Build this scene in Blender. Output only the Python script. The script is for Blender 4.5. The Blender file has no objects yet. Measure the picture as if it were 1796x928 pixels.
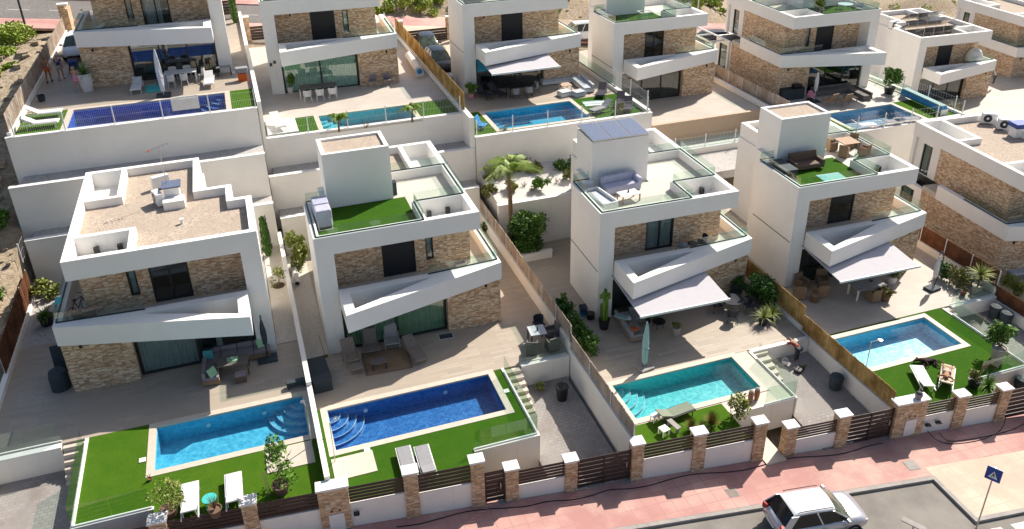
import bpy, bmesh, math, random
from mathutils import Vector, Matrix
R = math.radians
random.seed(7)
scn = bpy.context.scene
COL = scn.collection
# ---------------------------------------------------------------- camera
F, CY, YAW, PITCH, ROLL, HC = 1457.168, 375.1135, 0.3218369, 0.4688328, -0.0193018, 25.0832
_f = Vector((math.sin(YAW) * math.cos(PITCH), math.cos(YAW) * math.cos(PITCH), -math.sin(PITCH)))
_r = Vector((math.cos(YAW), -math.sin(YAW), 0)); _u = _r.cross(_f)
RT = math.cos(ROLL) * _r + math.sin(ROLL) * _u
UP = -math.sin(ROLL) * _r + math.cos(ROLL) * _u
CAM = Vector((0, 0, HC))
cd = bpy.data.cameras.new('camera'); cam = bpy.data.objects.new('camera', cd); COL.objects.link(cam)
m3 = Matrix((RT, UP, -_f)).transposed().to_4x4(); m3.translation = CAM
cam.matrix_world = m3
cd.sensor_fit = 'HORIZONTAL'; cd.sensor_width = 36; cd.lens = F / 1796 * 36
cd.shift_y = (CY - 464) / 1796; cd.clip_end = 2000; cd.clip_start = 0.5
scn.camera = cam
# ---------------------------------------------------------------- light
SUN = Vector((0.88, 0.54, 1.02)).normalized()
world = bpy.data.worlds.new('World'); scn.world = world; world.use_nodes = True
wn = world.node_tree.nodes; sky = wn.new('ShaderNodeTexSky'); sky.sky_type = 'NISHITA'
sky.sun_disc = False; sky.dust_density = 2.2; sky.ozone_density = .8; sky.sun_elevation = math.asin(SUN.z); sky.sun_rotation = math.atan2(SUN.x, SUN.y)
world.node_tree.links.new(sky.outputs[0], wn['Background'].inputs[0]); wn['Background'].inputs[1].default_value = 0.086
sl = bpy.data.lights.new('sun', 'SUN'); sl.energy = 5.0; sl.angle = R(0.5); sl.color = (1, 0.93, 0.84)
so = bpy.data.objects.new('sun', sl); COL.objects.link(so); so.rotation_euler = SUN.to_track_quat('Z', 'Y').to_euler(); so.location = (60, 60, 80)
scn.view_settings.view_transform = 'Standard'; scn.view_settings.look = 'None'
scn.view_settings.exposure = 0.5; scn.view_settings.gamma = 1
scn.render.engine = 'CYCLES'
scn.cycles.transparent_max_bounces = 24

# a zoomed window of the survey photograph -> a point of the world on the horizontal plane z
REG = {'t1': (0, 0), 't2': (440, 0), 't3': (880, 0), 't4': (1336, 0), 'm1': (0, 250), 'm2': (440, 220), 'm3': (880, 220), 'm4': (1336, 220),
       'n1': (0, 420), 'n2': (440, 420), 'n3': (880, 420), 'n4': (1336, 420), 'b1': (0, 618), 'b2': (440, 618), 'b3': (880, 618), 'b4': (1336, 618)}
def at(reg, x, y, z):
    if reg: x, y = REG[reg][0] + x / 2.9935, REG[reg][1] + y / 2.9935
    d = _f * F + RT * (x - 898) - UP * (y - CY)
    return CAM + d * ((z - HC) / d.z)
# ---------------------------------------------------------------- materials
def nt(name):
    m = bpy.data.materials.new(name); m.use_nodes = True
    n = m.node_tree.nodes; l = m.node_tree.links
    return m, n, l, n['Principled BSDF']
def coords(n, l, scale=(1, 1, 1), kind='Object'):
    tc = n.new('ShaderNodeTexCoord'); mp = n.new('ShaderNodeMapping'); mp.inputs['Scale'].default_value = scale
    l.new(tc.outputs[kind], mp.inputs[0]); return mp.outputs[0]
def mixc(n, l, fac, a, b):
    x = n.new('ShaderNodeMix'); x.data_type = 'RGBA'
    if hasattr(fac, 'node'): l.new(fac, x.inputs[0])
    else: x.inputs[0].default_value = fac
    for s, v in ((x.inputs[6], a), (x.inputs[7], b)):
        if hasattr(v, 'node'): l.new(v, s)
        else: s.default_value = (*v, 1)
    return x.outputs[2]
def noise(n, l, vec, scale, detail=4, rough=.6):
    t = n.new('ShaderNodeTexNoise'); t.inputs['Scale'].default_value = scale; t.inputs['Detail'].default_value = detail
    t.inputs['Roughness'].default_value = rough; l.new(vec, t.inputs['Vector']); return t.outputs['Fac']
def ramp(n, l, fac, a, b):
    t = n.new('ShaderNodeMapRange'); l.new(fac, t.inputs[0]); t.inputs[1].default_value = a; t.inputs[2].default_value = b; return t.outputs[0]
def bump(n, l, bs, h, s, d=.02):
    b = n.new('ShaderNodeBump'); b.inputs['Strength'].default_value = s; b.inputs['Distance'].default_value = d
    l.new(h, b.inputs['Height']); l.new(b.outputs[0], bs.inputs['Normal'])
def plain(name, c, rough=.6, metal=0, c2=None, sc=3, bs=0, spec=.4, island=False):
    m, n, l, p = nt(name); p.inputs['Roughness'].default_value = rough; p.inputs['Metallic'].default_value = metal
    p.inputs['Specular IOR Level'].default_value = spec
    c2 = c2 or tuple(v * .88 for v in c)
    v = coords(n, l); f = noise(n, l, v, sc)
    if island:
        g = n.new('ShaderNodeNewGeometry'); f = g.outputs['Random Per Island']
    else: f = ramp(n, l, f, .35, .65)
    l.new(mixc(n, l, f, c, c2), p.inputs['Base Color'])
    if bs: bump(n, l, p, noise(n, l, v, sc * 12), bs)
    return m
def brickm(name, axes, w, h, c1, c2, c3, mort, msz=.006, off=.5, rough=.7, dist=0, big=.6, bmp=.3, stain=None):
    """brick-like pattern; axes 'xy' for floors, 'v' for walls"""
    m, n, l, p = nt(name); p.inputs['Roughness'].default_value = rough; p.inputs['Specular IOR Level'].default_value = .3
    tc = n.new('ShaderNodeTexCoord'); vec = tc.outputs['Object']
    if axes == 'v':
        s = n.new('ShaderNodeSeparateXYZ'); l.new(vec, s.inputs[0]); a = n.new('ShaderNodeMath'); l.new(s.outputs[0], a.inputs[0]); l.new(s.outputs[1], a.inputs[1])
        c = n.new('ShaderNodeCombineXYZ'); l.new(a.outputs[0], c.inputs[0]); l.new(s.outputs[2], c.inputs[1]); v = c.outputs[0]
    elif axes == 'yx':
        s = n.new('ShaderNodeSeparateXYZ'); l.new(vec, s.inputs[0]); c = n.new('ShaderNodeCombineXYZ'); l.new(s.outputs[1], c.inputs[0]); l.new(s.outputs[0], c.inputs[1]); v = c.outputs[0]
    else: v = vec
    if dist:
        t = n.new('ShaderNodeTexNoise'); t.inputs['Scale'].default_value = 5; l.new(vec, t.inputs['Vector'])
        x = n.new('ShaderNodeVectorMath'); x.operation = 'MULTIPLY_ADD'; l.new(t.outputs['Color'], x.inputs[0]); x.inputs[1].default_value = (dist, dist, dist); l.new(v, x.inputs[2]); v = x.outputs[0]
    b = n.new('ShaderNodeTexBrick'); l.new(v, b.inputs['Vector']); b.offset = off
    b.inputs['Color1'].default_value = (*c1, 1); b.inputs['Color2'].default_value = (*c2, 1); b.inputs['Mortar'].default_value = (*mort, 1)
    b.inputs['Scale'].default_value = 1; b.inputs['Mortar Size'].default_value = msz; b.inputs['Brick Width'].default_value = w; b.inputs['Row Height'].default_value = h
    b.inputs['Mortar Smooth'].default_value = .1
    f = ramp(n, l, noise(n, l, vec, big, 5), .42, .6)
    col = mixc(n, l, f, b.outputs['Color'], c3) if not isinstance(c3[0], tuple) else b.outputs['Color']
    x = n.new('ShaderNodeMix'); x.data_type = 'RGBA'; l.new(f, x.inputs[0]); x.inputs[0].default_value = .5
    if stain:
        f2 = ramp(n, l, noise(n, l, vec, stain[1], 6, .7), .5, .72); col = mixc(n, l, f2, col, stain[0])
    l.new(col, p.inputs['Base Color'])
    if bmp: bump(n, l, p, b.outputs['Fac'], -bmp if False else bmp * -1, .01)
    return m
def stone(name, cs, s=1):
    m, n, l, p = nt(name); p.inputs['Roughness'].default_value = .85; p.inputs['Specular IOR Level'].default_value = .2
    tc = n.new('ShaderNodeTexCoord'); sp = n.new('ShaderNodeSeparateXYZ'); l.new(tc.outputs['Object'], sp.inputs[0])
    a = n.new('ShaderNodeMath'); l.new(sp.outputs[0], a.inputs[0]); l.new(sp.outputs[1], a.inputs[1])
    c = n.new('ShaderNodeCombineXYZ'); l.new(a.outputs[0], c.inputs[0]); l.new(sp.outputs[2], c.inputs[1])
    mp = n.new('ShaderNodeMapping'); mp.inputs['Scale'].default_value = (3.6 * s, 10.5 * s, 1); l.new(c.outputs[0], mp.inputs[0])
    vo = n.new('ShaderNodeTexVoronoi'); vo.voronoi_dimensions = '2D'; vo.distance = 'CHEBYCHEV'; vo.inputs['Scale'].default_value = 1; vo.inputs['Randomness'].default_value = .75; l.new(mp.outputs[0], vo.inputs['Vector'])
    sc = n.new('ShaderNodeSeparateColor'); l.new(vo.outputs['Color'], sc.inputs[0])
    cr = n.new('ShaderNodeValToRGB'); l.new(sc.outputs[0], cr.inputs[0]); e = cr.color_ramp; e.interpolation = 'CONSTANT'
    for i, cc in enumerate(cs):
        el = e.elements[i] if i < 2 else e.elements.new(.5)
        el.color = (*cc, 1)
    for i in range(len(cs)): e.elements[i].position = i / len(cs)
    f = ramp(n, l, noise(n, l, tc.outputs['Object'], 9, 5), .3, .75)
    fm = n.new('ShaderNodeMath'); fm.operation = 'MULTIPLY'; fm.inputs[1].default_value = .35; l.new(f, fm.inputs[0]); col = mixc(n, l, fm.outputs[0], cr.outputs[0], cs[2])
    edge = ramp(n, l, vo.outputs['Distance'], .42, .62)
    col = mixc(n, l, edge, col, (.33, .25, .17))
    l.new(col, p.inputs['Base Color']); bump(n, l, p, vo.outputs['Distance'], -.7, .03)
    return m
def transp(name, tint, gl=.1, rough=.02, bmp=0, bsc=3, body=None, bf=0.0):
    m = bpy.data.materials.new(name); m.use_nodes = True; n = m.node_tree.nodes; l = m.node_tree.links; n.clear()
    o = n.new('ShaderNodeOutputMaterial'); t = n.new('ShaderNodeBsdfTransparent'); t.inputs[0].default_value = (*tint, 1)
    g = n.new('ShaderNodeBsdfGlossy'); g.inputs['Roughness'].default_value = rough; fr = n.new('ShaderNodeLayerWeight'); pw = n.new('ShaderNodeMath'); pw.operation = 'POWER'; pw.inputs[1].default_value = 4; l.new(fr.outputs['Facing'], pw.inputs[0])
    ad = n.new('ShaderNodeMath'); ad.operation = 'MULTIPLY_ADD'; ad.inputs[1].default_value = .7; ad.inputs[2].default_value = gl; l.new(pw.outputs[0], ad.inputs[0]); mx = n.new('ShaderNodeMixShader')
    l.new(ad.outputs[0], mx.inputs[0]); src = t.outputs[0]
    if body:
        d = n.new('ShaderNodeBsdfDiffuse'); d.inputs[0].default_value = (*body, 1); m2 = n.new('ShaderNodeMixShader'); m2.inputs[0].default_value = bf
        l.new(t.outputs[0], m2.inputs[1]); l.new(d.outputs[0], m2.inputs[2]); src = m2.outputs[0]
    l.new(src, mx.inputs[1]); l.new(g.outputs[0], mx.inputs[2]); l.new(mx.outputs[0], o.inputs[0])
    if bmp:
        tc = n.new('ShaderNodeTexCoord'); nn = n.new('ShaderNodeTexNoise'); nn.inputs['Scale'].default_value = bsc; nn.inputs['Detail'].default_value = 3; nn.inputs['Distortion'].default_value = 1.2; l.new(tc.outputs['Object'], nn.inputs[0])
        b = n.new('ShaderNodeBump'); b.inputs['Strength'].default_value = bmp; b.inputs['Distance'].default_value = .05; l.new(nn.outputs[0], b.inputs['Height']); l.new(b.outputs[0], g.inputs['Normal'])
    return m
def tilem(name, c, c2):
    """small mosaic pool tiles"""
    m, n, l, p = nt(name); p.inputs['Roughness'].default_value = .35
    v = coords(n, l, (16, 16, 16)); vo = n.new('ShaderNodeTexVoronoi'); vo.distance = 'CHEBYCHEV'; vo.inputs['Scale'].default_value = 1; vo.inputs['Randomness'].default_value = .25; l.new(v, vo.inputs[0])
    s = n.new('ShaderNodeSeparateColor'); l.new(vo.outputs['Color'], s.inputs[0]); l.new(mixc(n, l, s.outputs[0], c, c2), p.inputs['Base Color']); return m
def gravelm(name, cols, sc=22, bs=.6):
    m, n, l, p = nt(name); p.inputs['Roughness'].default_value = .9; p.inputs['Specular IOR Level'].default_value = .2
    v = coords(n, l); vo = n.new('ShaderNodeTexVoronoi'); vo.inputs['Scale'].default_value = sc; l.new(v, vo.inputs[0])
    s = n.new('ShaderNodeSeparateColor'); l.new(vo.outputs['Color'], s.inputs[0])
    cr = n.new('ShaderNodeValToRGB'); l.new(s.outputs[1], cr.inputs[0]); e = cr.color_ramp
    for i, cc in enumerate(cols):
        el = e.elements[i] if i < 2 else e.elements.new(.5); el.color = (*cc, 1)
    for i in range(len(cols)): e.elements[i].position = i / max(1, len(cols) - 1)
    f = ramp(n, l, noise(n, l, v, .8, 6), .35, .7); l.new(mixc(n, l, f, cr.outputs[0], tuple(x * .9 for x in cols[-1])), p.inputs['Base Color'])
    bump(n, l, p, vo.outputs['Distance'], -bs, .03); return m
def lawnm(name, c, c2):
    m, n, l, p = nt(name); p.inputs['Roughness'].default_value = .95; p.inputs['Specular IOR Level'].default_value = .1
    v = coords(n, l); a = ramp(n, l, noise(n, l, v, 1.2, 5), .35, .7); b = ramp(n, l, noise(n, l, v, 60, 3), .3, .7)
    l.new(mixc(n, l, b, mixc(n, l, a, c, c2), tuple(x * .55 for x in c)), p.inputs['Base Color']); bump(n, l, p, noise(n, l, v, 70, 3), .9, .03); return m
def reedm(name, c, c2):
    m, n, l, p = nt(name); p.inputs['Roughness'].default_value = .9; p.inputs['Specular IOR Level'].default_value = .1
    v = coords(n, l, (38, 38, .9)); a = ramp(n, l, noise(n, l, v, 1, 3), .3, .7); w = coords(n, l, (1, 1, 1)); g = ramp(n, l, noise(n, l, w, 1.1, 5), .4, .62)
    l.new(mixc(n, l, g, mixc(n, l, a, c, c2), tuple(x * .72 for x in c)), p.inputs['Base Color']); bump(n, l, p, a, .8, .03); return m
def terrm(name, c, c2, c3, tc_s=.35):
    m, n, l, p = nt(name); p.inputs['Roughness'].default_value = .95; p.inputs['Specular IOR Level'].default_value = .1
    v = coords(n, l); a = ramp(n, l, noise(n, l, v, tc_s, 8, .65), .4, .62); b = ramp(n, l, noise(n, l, v, 3.5, 8, .7), .42, .62)
    l.new(mixc(n, l, b, mixc(n, l, a, c, c2), c3), p.inputs['Base Color']); bump(n, l, p, noise(n, l, v, 5, 8, .7), 1, .15); return m

M = {}
def stuccom(name, c, c2, dirt):
    m, n, l, p = nt(name); p.inputs['Roughness'].default_value = .88; p.inputs['Specular IOR Level'].default_value = .2; v = coords(n, l)
    a = mixc(n, l, ramp(n, l, noise(n, l, v, .7, 5), .35, .65), c, c2); s = ramp(n, l, noise(n, l, coords(n, l, (3.5, 3.5, .22)), 1, 5, .7), .6, 1.0)
    l.new(mixc(n, l, s, a, dirt), p.inputs['Base Color']); bump(n, l, p, noise(n, l, v, 30, 4), .12); return m
M['stucco'] = stuccom('white_stucco', (.86, .84, .80), (.82, .80, .755), (.68, .64, .58))
M['wall'] = stuccom('garden_wall_render', (.86, .82, .755), (.81, .77, .70), (.62, .56, .48))
M['cap'] = plain('white_stone_cap', (.76, .74, .71), .7, 0, (.71, .69, .66), 2)
M['stone'] = stone('stone_cladding', [(.60, .43, .28), (.34, .21, .125), (.67, .50, .34), (.46, .295, .18), (.74, .61, .46), (.58, .385, .24)], 1.3)
M['stone_p'] = stone('pillar_stone_cladding', [(.56, .38, .23), (.34, .20, .115), (.62, .45, .29), (.46, .29, .17), (.67, .54, .40), (.55, .35, .20)], 1.3)
M['roofgravel'] = gravelm('roof_gravel', [(.22, .175, .135), (.38, .31, .245), (.55, .46, .37), (.44, .36, .285)], 14, .6)
M['whitegravel'] = gravelm('pale_gravel', [(.45, .42, .38), (.6, .57, .52), (.68, .65, .6)], 12, .4)
M['greygravel'] = gravelm('grey_gravel', [(.22, .21, .2), (.4, .38, .36), (.5, .47, .44)], 12, .5)
M['sidegravel'] = gravelm('cream_side_gravel', [(.46, .41, .34), (.58, .53, .45), (.64, .58, .5)], 14, .3)
M['deck'] = brickm('wood_look_tiles', 'xy', 1.2, .2, (.37, .315, .25), (.46, .39, .315), (.40, .335, .265), (.26, .215, .17), .006, .37, .55)
M['decky'] = brickm('wood_look_tiles_across', 'yx', 1.2, .2, (.37, .315, .25), (.46, .39, .315), (.40, .335, .265), (.26, .215, .17), .006, .37, .55)
M['palet'] = brickm('pale_terrace_tiles', 'xy', .9, .45, (.52, .46, .40), (.56, .50, .435), (.49, .435, .375), (.46, .42, .39), .006, 0, .55)
M['whitedeck'] = brickm('cream_terrace_tiles', 'xy', .9, .3, (.46, .405, .34), (.50, .44, .375), (.43, .38, .32), (.37, .325, .275), .005, .5, .6)
M['rooftile'] = brickm('roof_terrace_tiles', 'xy', .6, .6, (.52, .48, .42), (.56, .51, .45), (.5, .46, .4), (.4, .36, .31), .006, 0, .6)
M['paver'] = brickm('grey_pavers', 'xy', .26, .18, (.28, .26, .245), (.35, .325, .305), (.28, .26, .24), (.19, .175, .165), .012, .5, .85, 0, .6, .4, ((.2, .17, .15), .5))
M['coping'] = plain('pool_coping_stone', (.58, .51, .42), .6, 0, (.52, .455, .37), 4, .05)
M['grass'] = lawnm('artificial_grass', (.07, .175, .01), (.11, .21, .013))
M['grassdark'] = lawnm('deep_green_turf', (.045, .14, .008), (.072, .165, .01))
M['glass'] = transp('railing_glass', (.86, .93, .90), .05)
M['pane'] = transp('window_glass', (.70, .77, .77), .11)
M['panegreen'] = transp('green_window_glass', (.80, .93, .88), .14)
M['dark'] = plain('dark_frame', (.025, .028, .033), .4)
M['black'] = plain('black_plastic', (.012, .012, .014), .45)
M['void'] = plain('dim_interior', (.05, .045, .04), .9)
M['curtain'] = plain('white_curtain', (.85, .85, .83), .9)
M['greencurtain'] = plain('green_curtain', (.42, .52, .40), .9)
M['shutter'] = brickm('dark_roller_shutter', 'v', 3, .045, (.022, .024, .028), (.03, .032, .036), (.025, .027, .03), (.008, .008, .01), .004, 0, .5)
M['metal'] = plain('brushed_steel', (.5, .5, .5), .3, 1)
M['white'] = plain('white_plastic', (.78, .78, .77), .4)
M['whitemetal'] = plain('white_painted_metal', (.75, .75, .74), .4)
M['fabric'] = plain('white_fabric', (.70, .69, .67), .9, 0, None, 5, .1, .1)
M['greyfab'] = plain('grey_fabric', (.30, .30, .31), .9, 0, None, 5, .1, .1)
M['ltgreyfab'] = plain('light_grey_fabric', (.52, .54, .57), .9, 0, None, 5, .1, .1)
M['lilacfab'] = plain('lilac_cover', (.50, .50, .60), .9, 0, (.42, .42, .52), 3, .3, .1)
M['darkfab'] = plain('charcoal_fabric', (.06, .06, .07), .9, 0, None, 5, .1, .1)
M['slate'] = plain('dark_slate_cover', (.035, .05, .06), .7)
M['greenfab'] = plain('sage_green_stripe', (.22, .25, .18), .9)
M['tealfab'] = plain('pale_teal_fabric', (.30, .44, .42), .9, 0, (.24, .38, .37), 6)
M['turq'] = plain('turquoise_plastic', (.06, .5, .46), .5)
M['teal'] = plain('teal_cushion', (.08, .35, .36), .9)
M['lime'] = plain('green_leaf_cushion', (.2, .5, .22), .9, 0, (.5, .7, .5), 18)
M['awning'] = plain('grey_awning_canvas', (.50, .48, .50), .85, 0, (.47, .45, .47), 2)
M['rattan'] = plain('brown_rattan', (.20, .125, .08), .8, 0, (.12, .075, .05), 40, .4)
M['rattan2'] = plain('tan_rattan', (.33, .22, .13), .8, 0, (.2, .13, .08), 40, .4)
M['greyrattan'] = plain('grey_rattan', (.19, .17, .155), .8, 0, (.12, .11, .1), 40, .4)
M['brownfab'] = plain('brown_leather', (.13, .075, .055), .7)
M['mauve'] = plain('mauve_cushion', (.27, .23, .25), .9)
M['wood'] = plain('teak_wood', (.36, .23, .13), .6, 0, (.26, .16, .09), 8)
M['palewood'] = plain('pale_wood', (.52, .38, .27), .6, 0, (.45, .32, .22), 8)
M['greywood'] = plain('weathered_wood', (.26, .215, .18), .8, 0, (.2, .165, .14), 10)
M['rug'] = plain('brown_rug', (.22, .15, .10), .95)
M['slat'] = plain('dark_brown_slats', (.050, .030, .026), .5, 0, (.04, .024, .021), 3)
M['slatback'] = plain('slat_gap_backing', (.55, .53, .5), .7)
M['reed'] = reedm('straw_reed_screen', (.50, .36, .20), (.62, .47, .30))
M['reedpale'] = reedm('pale_reed_screen', (.50, .40, .32), (.62, .52, .43))
M['reedgold'] = reedm('golden_reed_screen', (.42, .25, .08), (.72, .50, .22))
M['reedbrown'] = reedm('brown_heather_screen', (.17, .075, .04), (.24, .11, .06))
M['side'] = brickm('pink_pavement_tiles', 'xy', .62, .62, (.50, .285, .245), (.55, .34, .29), (.42, .215, .19), (.34, .2, .175), .014, 0, .8, 0, .35, .3, ((.55, .42, .34), .16))
M['sidecream'] = brickm('cream_pavement_tiles', 'xy', .62, .62, (.56, .45, .34), (.60, .49, .38), (.52, .41, .31), (.42, .34, .26), .012, 0, .8, 0, .5, .3, ((.52, .36, .28), .3))
M['asphalt'] = plain('worn_asphalt', (.185, .17, .15), .9, 0, (.26, .24, .21), .6, .12, .2)
M['roadgrey'] = terrm('grey_asphalt', (.20, .185, .175), (.235, .22, .205), (.185, .17, .16), .3)
M['kerb'] = plain('concrete_kerb', (.36, .33, .30), .85, 0, (.28, .26, .24), 3)
M['paint'] = plain('road_paint', (.68, .66, .62), .7, 0, (.5, .48, .45), 9)
M['terrain'] = terrm('rocky_hillside', (.53, .44, .32), (.41, .33, .23), (.29, .225, .16))
M['soil'] = plain('dark_soil', (.09, .055, .035), .95)
M['pot'] = plain('black_pot', (.02, .02, .022), .5)
M['whitepot'] = plain('white_pot', (.7, .69, .67), .5)
M['stonepot'] = plain('cream_stone_pot', (.48, .42, .36), .8)
M['terra'] = plain('terracotta', (.30, .13, .08), .8)
M['bark'] = plain('palm_bark', (.24, .16, .09), .95, 0, (.13, .09, .055), 14, .8)
M['twig'] = plain('dry_twigs', (.24, .14, .09), .9)
M['leaf'] = plain('green_leaves', (.06, .15, .015), .6, 0, (.15, .27, .03), island=True)
M['leafy'] = plain('yellow_green_leaves', (.13, .19, .03), .6, 0, (.27, .28, .06), island=True)
M['leafd'] = plain('dark_green_leaves', (.025, .08, .012), .6, 0, (.08, .17, .02), island=True)
M['palmleaf'] = plain('palm_fronds', (.12, .23, .02), .55, 0, (.30, .38, .04), island=True)
M['leafo'] = plain('olive_scrub', (.13, .14, .035), .7, 0, (.22, .22, .06), island=True)
M['leafr'] = plain('orange_tipped_grass', (.26, .15, .04), .7, 0, (.12, .16, .03), island=True)
M['scrub'] = plain('bright_scrub', (.20, .30, .03), .7, 0, (.36, .42, .07), island=True)
M['solar'] = plain('solar_cells', (.12, .15, .225), .2, 0, (.15, .18, .26), 6, 0, .7)
M['skin'] = plain('skin', (.5, .27, .17), .6)
M['skint'] = plain('tanned_skin', (.36, .17, .09), .6)
M['hair'] = plain('dark_hair', (.03, .02, .015), .7)
M['hairb'] = plain('blond_hair', (.45, .3, .12), .7)
M['orange'] = plain('orange_cloth', (.75, .14, .02), .8)
M['blue'] = plain('navy_blue_cloth', (.03, .05, .2), .8)
M['beige'] = plain('beige_cloth', (.5, .43, .33), .8)
M['pink'] = plain('pink_cloth', (.7, .08, .3), .8, 0, (.8, .5, .6), 14)
M['red'] = plain('dark_red_cloth', (.30, .03, .04), .8)
M['signblue'] = plain('sign_blue', (.015, .06, .32), .4)
M['tail'] = plain('red_lamp_plastic', (.35, .01, .01), .2)
M['lampglass'] = plain('clear_lamp_plastic', (.6, .6, .6), .15)
M['silver'] = plain('silver_car_paint', (.52, .52, .56), .22, .55, (.52, .52, .56), 1, 0, .6)
M['whitecar'] = plain('white_car_paint', (.78, .79, .80), .25, 0, None, 1, 0, .6)
M['blackcar'] = plain('black_car_paint', (.015, .018, .03), .15, 0, None, 1, 0, .7)
M['carglass'] = plain('car_glass', (.008, .010, .014), .12, 0, None, 1, 0, .45)
M['greenglass'] = plain('windscreen_glass', (.10, .14, .09), .1, 0, (.03, .04, .03), 2, 0, .9)
M['tyre'] = plain('tyre_rubber', (.02, .02, .02), .8)
M['bluecover'] = plain('blue_pool_cover', (.02, .17, .42), .6, 0, (.03, .25, .5), 3)
M['fluff'] = plain('brown_dog_fur', (.035, .02, .015), .9)
M['water'] = transp('pool_water', (.86, .96, .98), .03, .03, .35, 2.2)
def water():
    m = bpy.data.materials.new('pool_water'); m.use_nodes = True; n = m.node_tree.nodes; l = m.node_tree.links; n.clear()
    o = n.new('ShaderNodeOutputMaterial'); t = n.new('ShaderNodeBsdfTransparent'); g = n.new('ShaderNodeBsdfGlossy'); g.inputs['Roughness'].default_value = .04
    tc = n.new('ShaderNodeTexCoord'); ns = n.new('ShaderNodeTexNoise'); ns.inputs['Scale'].default_value = 1.6; ns.inputs['Detail'].default_value = 3; l.new(tc.outputs['Object'], ns.inputs[0])
    vm = n.new('ShaderNodeVectorMath'); vm.operation = 'MULTIPLY_ADD'; vm.inputs[1].default_value = (.9, .9, .9); l.new(ns.outputs['Color'], vm.inputs[0]); l.new(tc.outputs['Object'], vm.inputs[2])
    vo = n.new('ShaderNodeTexVoronoi'); vo.feature = 'SMOOTH_F1'; vo.inputs['Scale'].default_value = 5; l.new(vm.outputs[0], vo.inputs['Vector'])
    f = ramp(n, l, vo.outputs['Distance'], .25, .60); l.new(mixc(n, l, f, (.66, .80, .86), (1, 1, 1)), t.inputs[0])  # bright cell edges in the see-through colour stand in for caustic ripples
    b = n.new('ShaderNodeBump'); b.inputs['Strength'].default_value = .22; b.inputs['Distance'].default_value = .05; l.new(vo.outputs['Distance'], b.inputs['Height']); l.new(b.outputs[0], g.inputs['Normal'])
    lw = n.new('ShaderNodeLayerWeight'); pw = n.new('ShaderNodeMath'); pw.operation = 'POWER'; pw.inputs[1].default_value = 4; l.new(lw.outputs['Facing'], pw.inputs[0])
    ad = n.new('ShaderNodeMath'); ad.operation = 'MULTIPLY_ADD'; ad.inputs[1].default_value = .6; ad.inputs[2].default_value = .03; l.new(pw.outputs[0], ad.inputs[0])
    mx = n.new('ShaderNodeMixShader'); l.new(ad.outputs[0], mx.inputs[0]); l.new(t.outputs[0], mx.inputs[1]); l.new(g.outputs[0], mx.inputs[2]); l.new(mx.outputs[0], o.inputs[0]); return m
M['water'] = water()
M['steptile'] = plain('pale_step_tile', (.28, .48, .60), .4)
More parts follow.
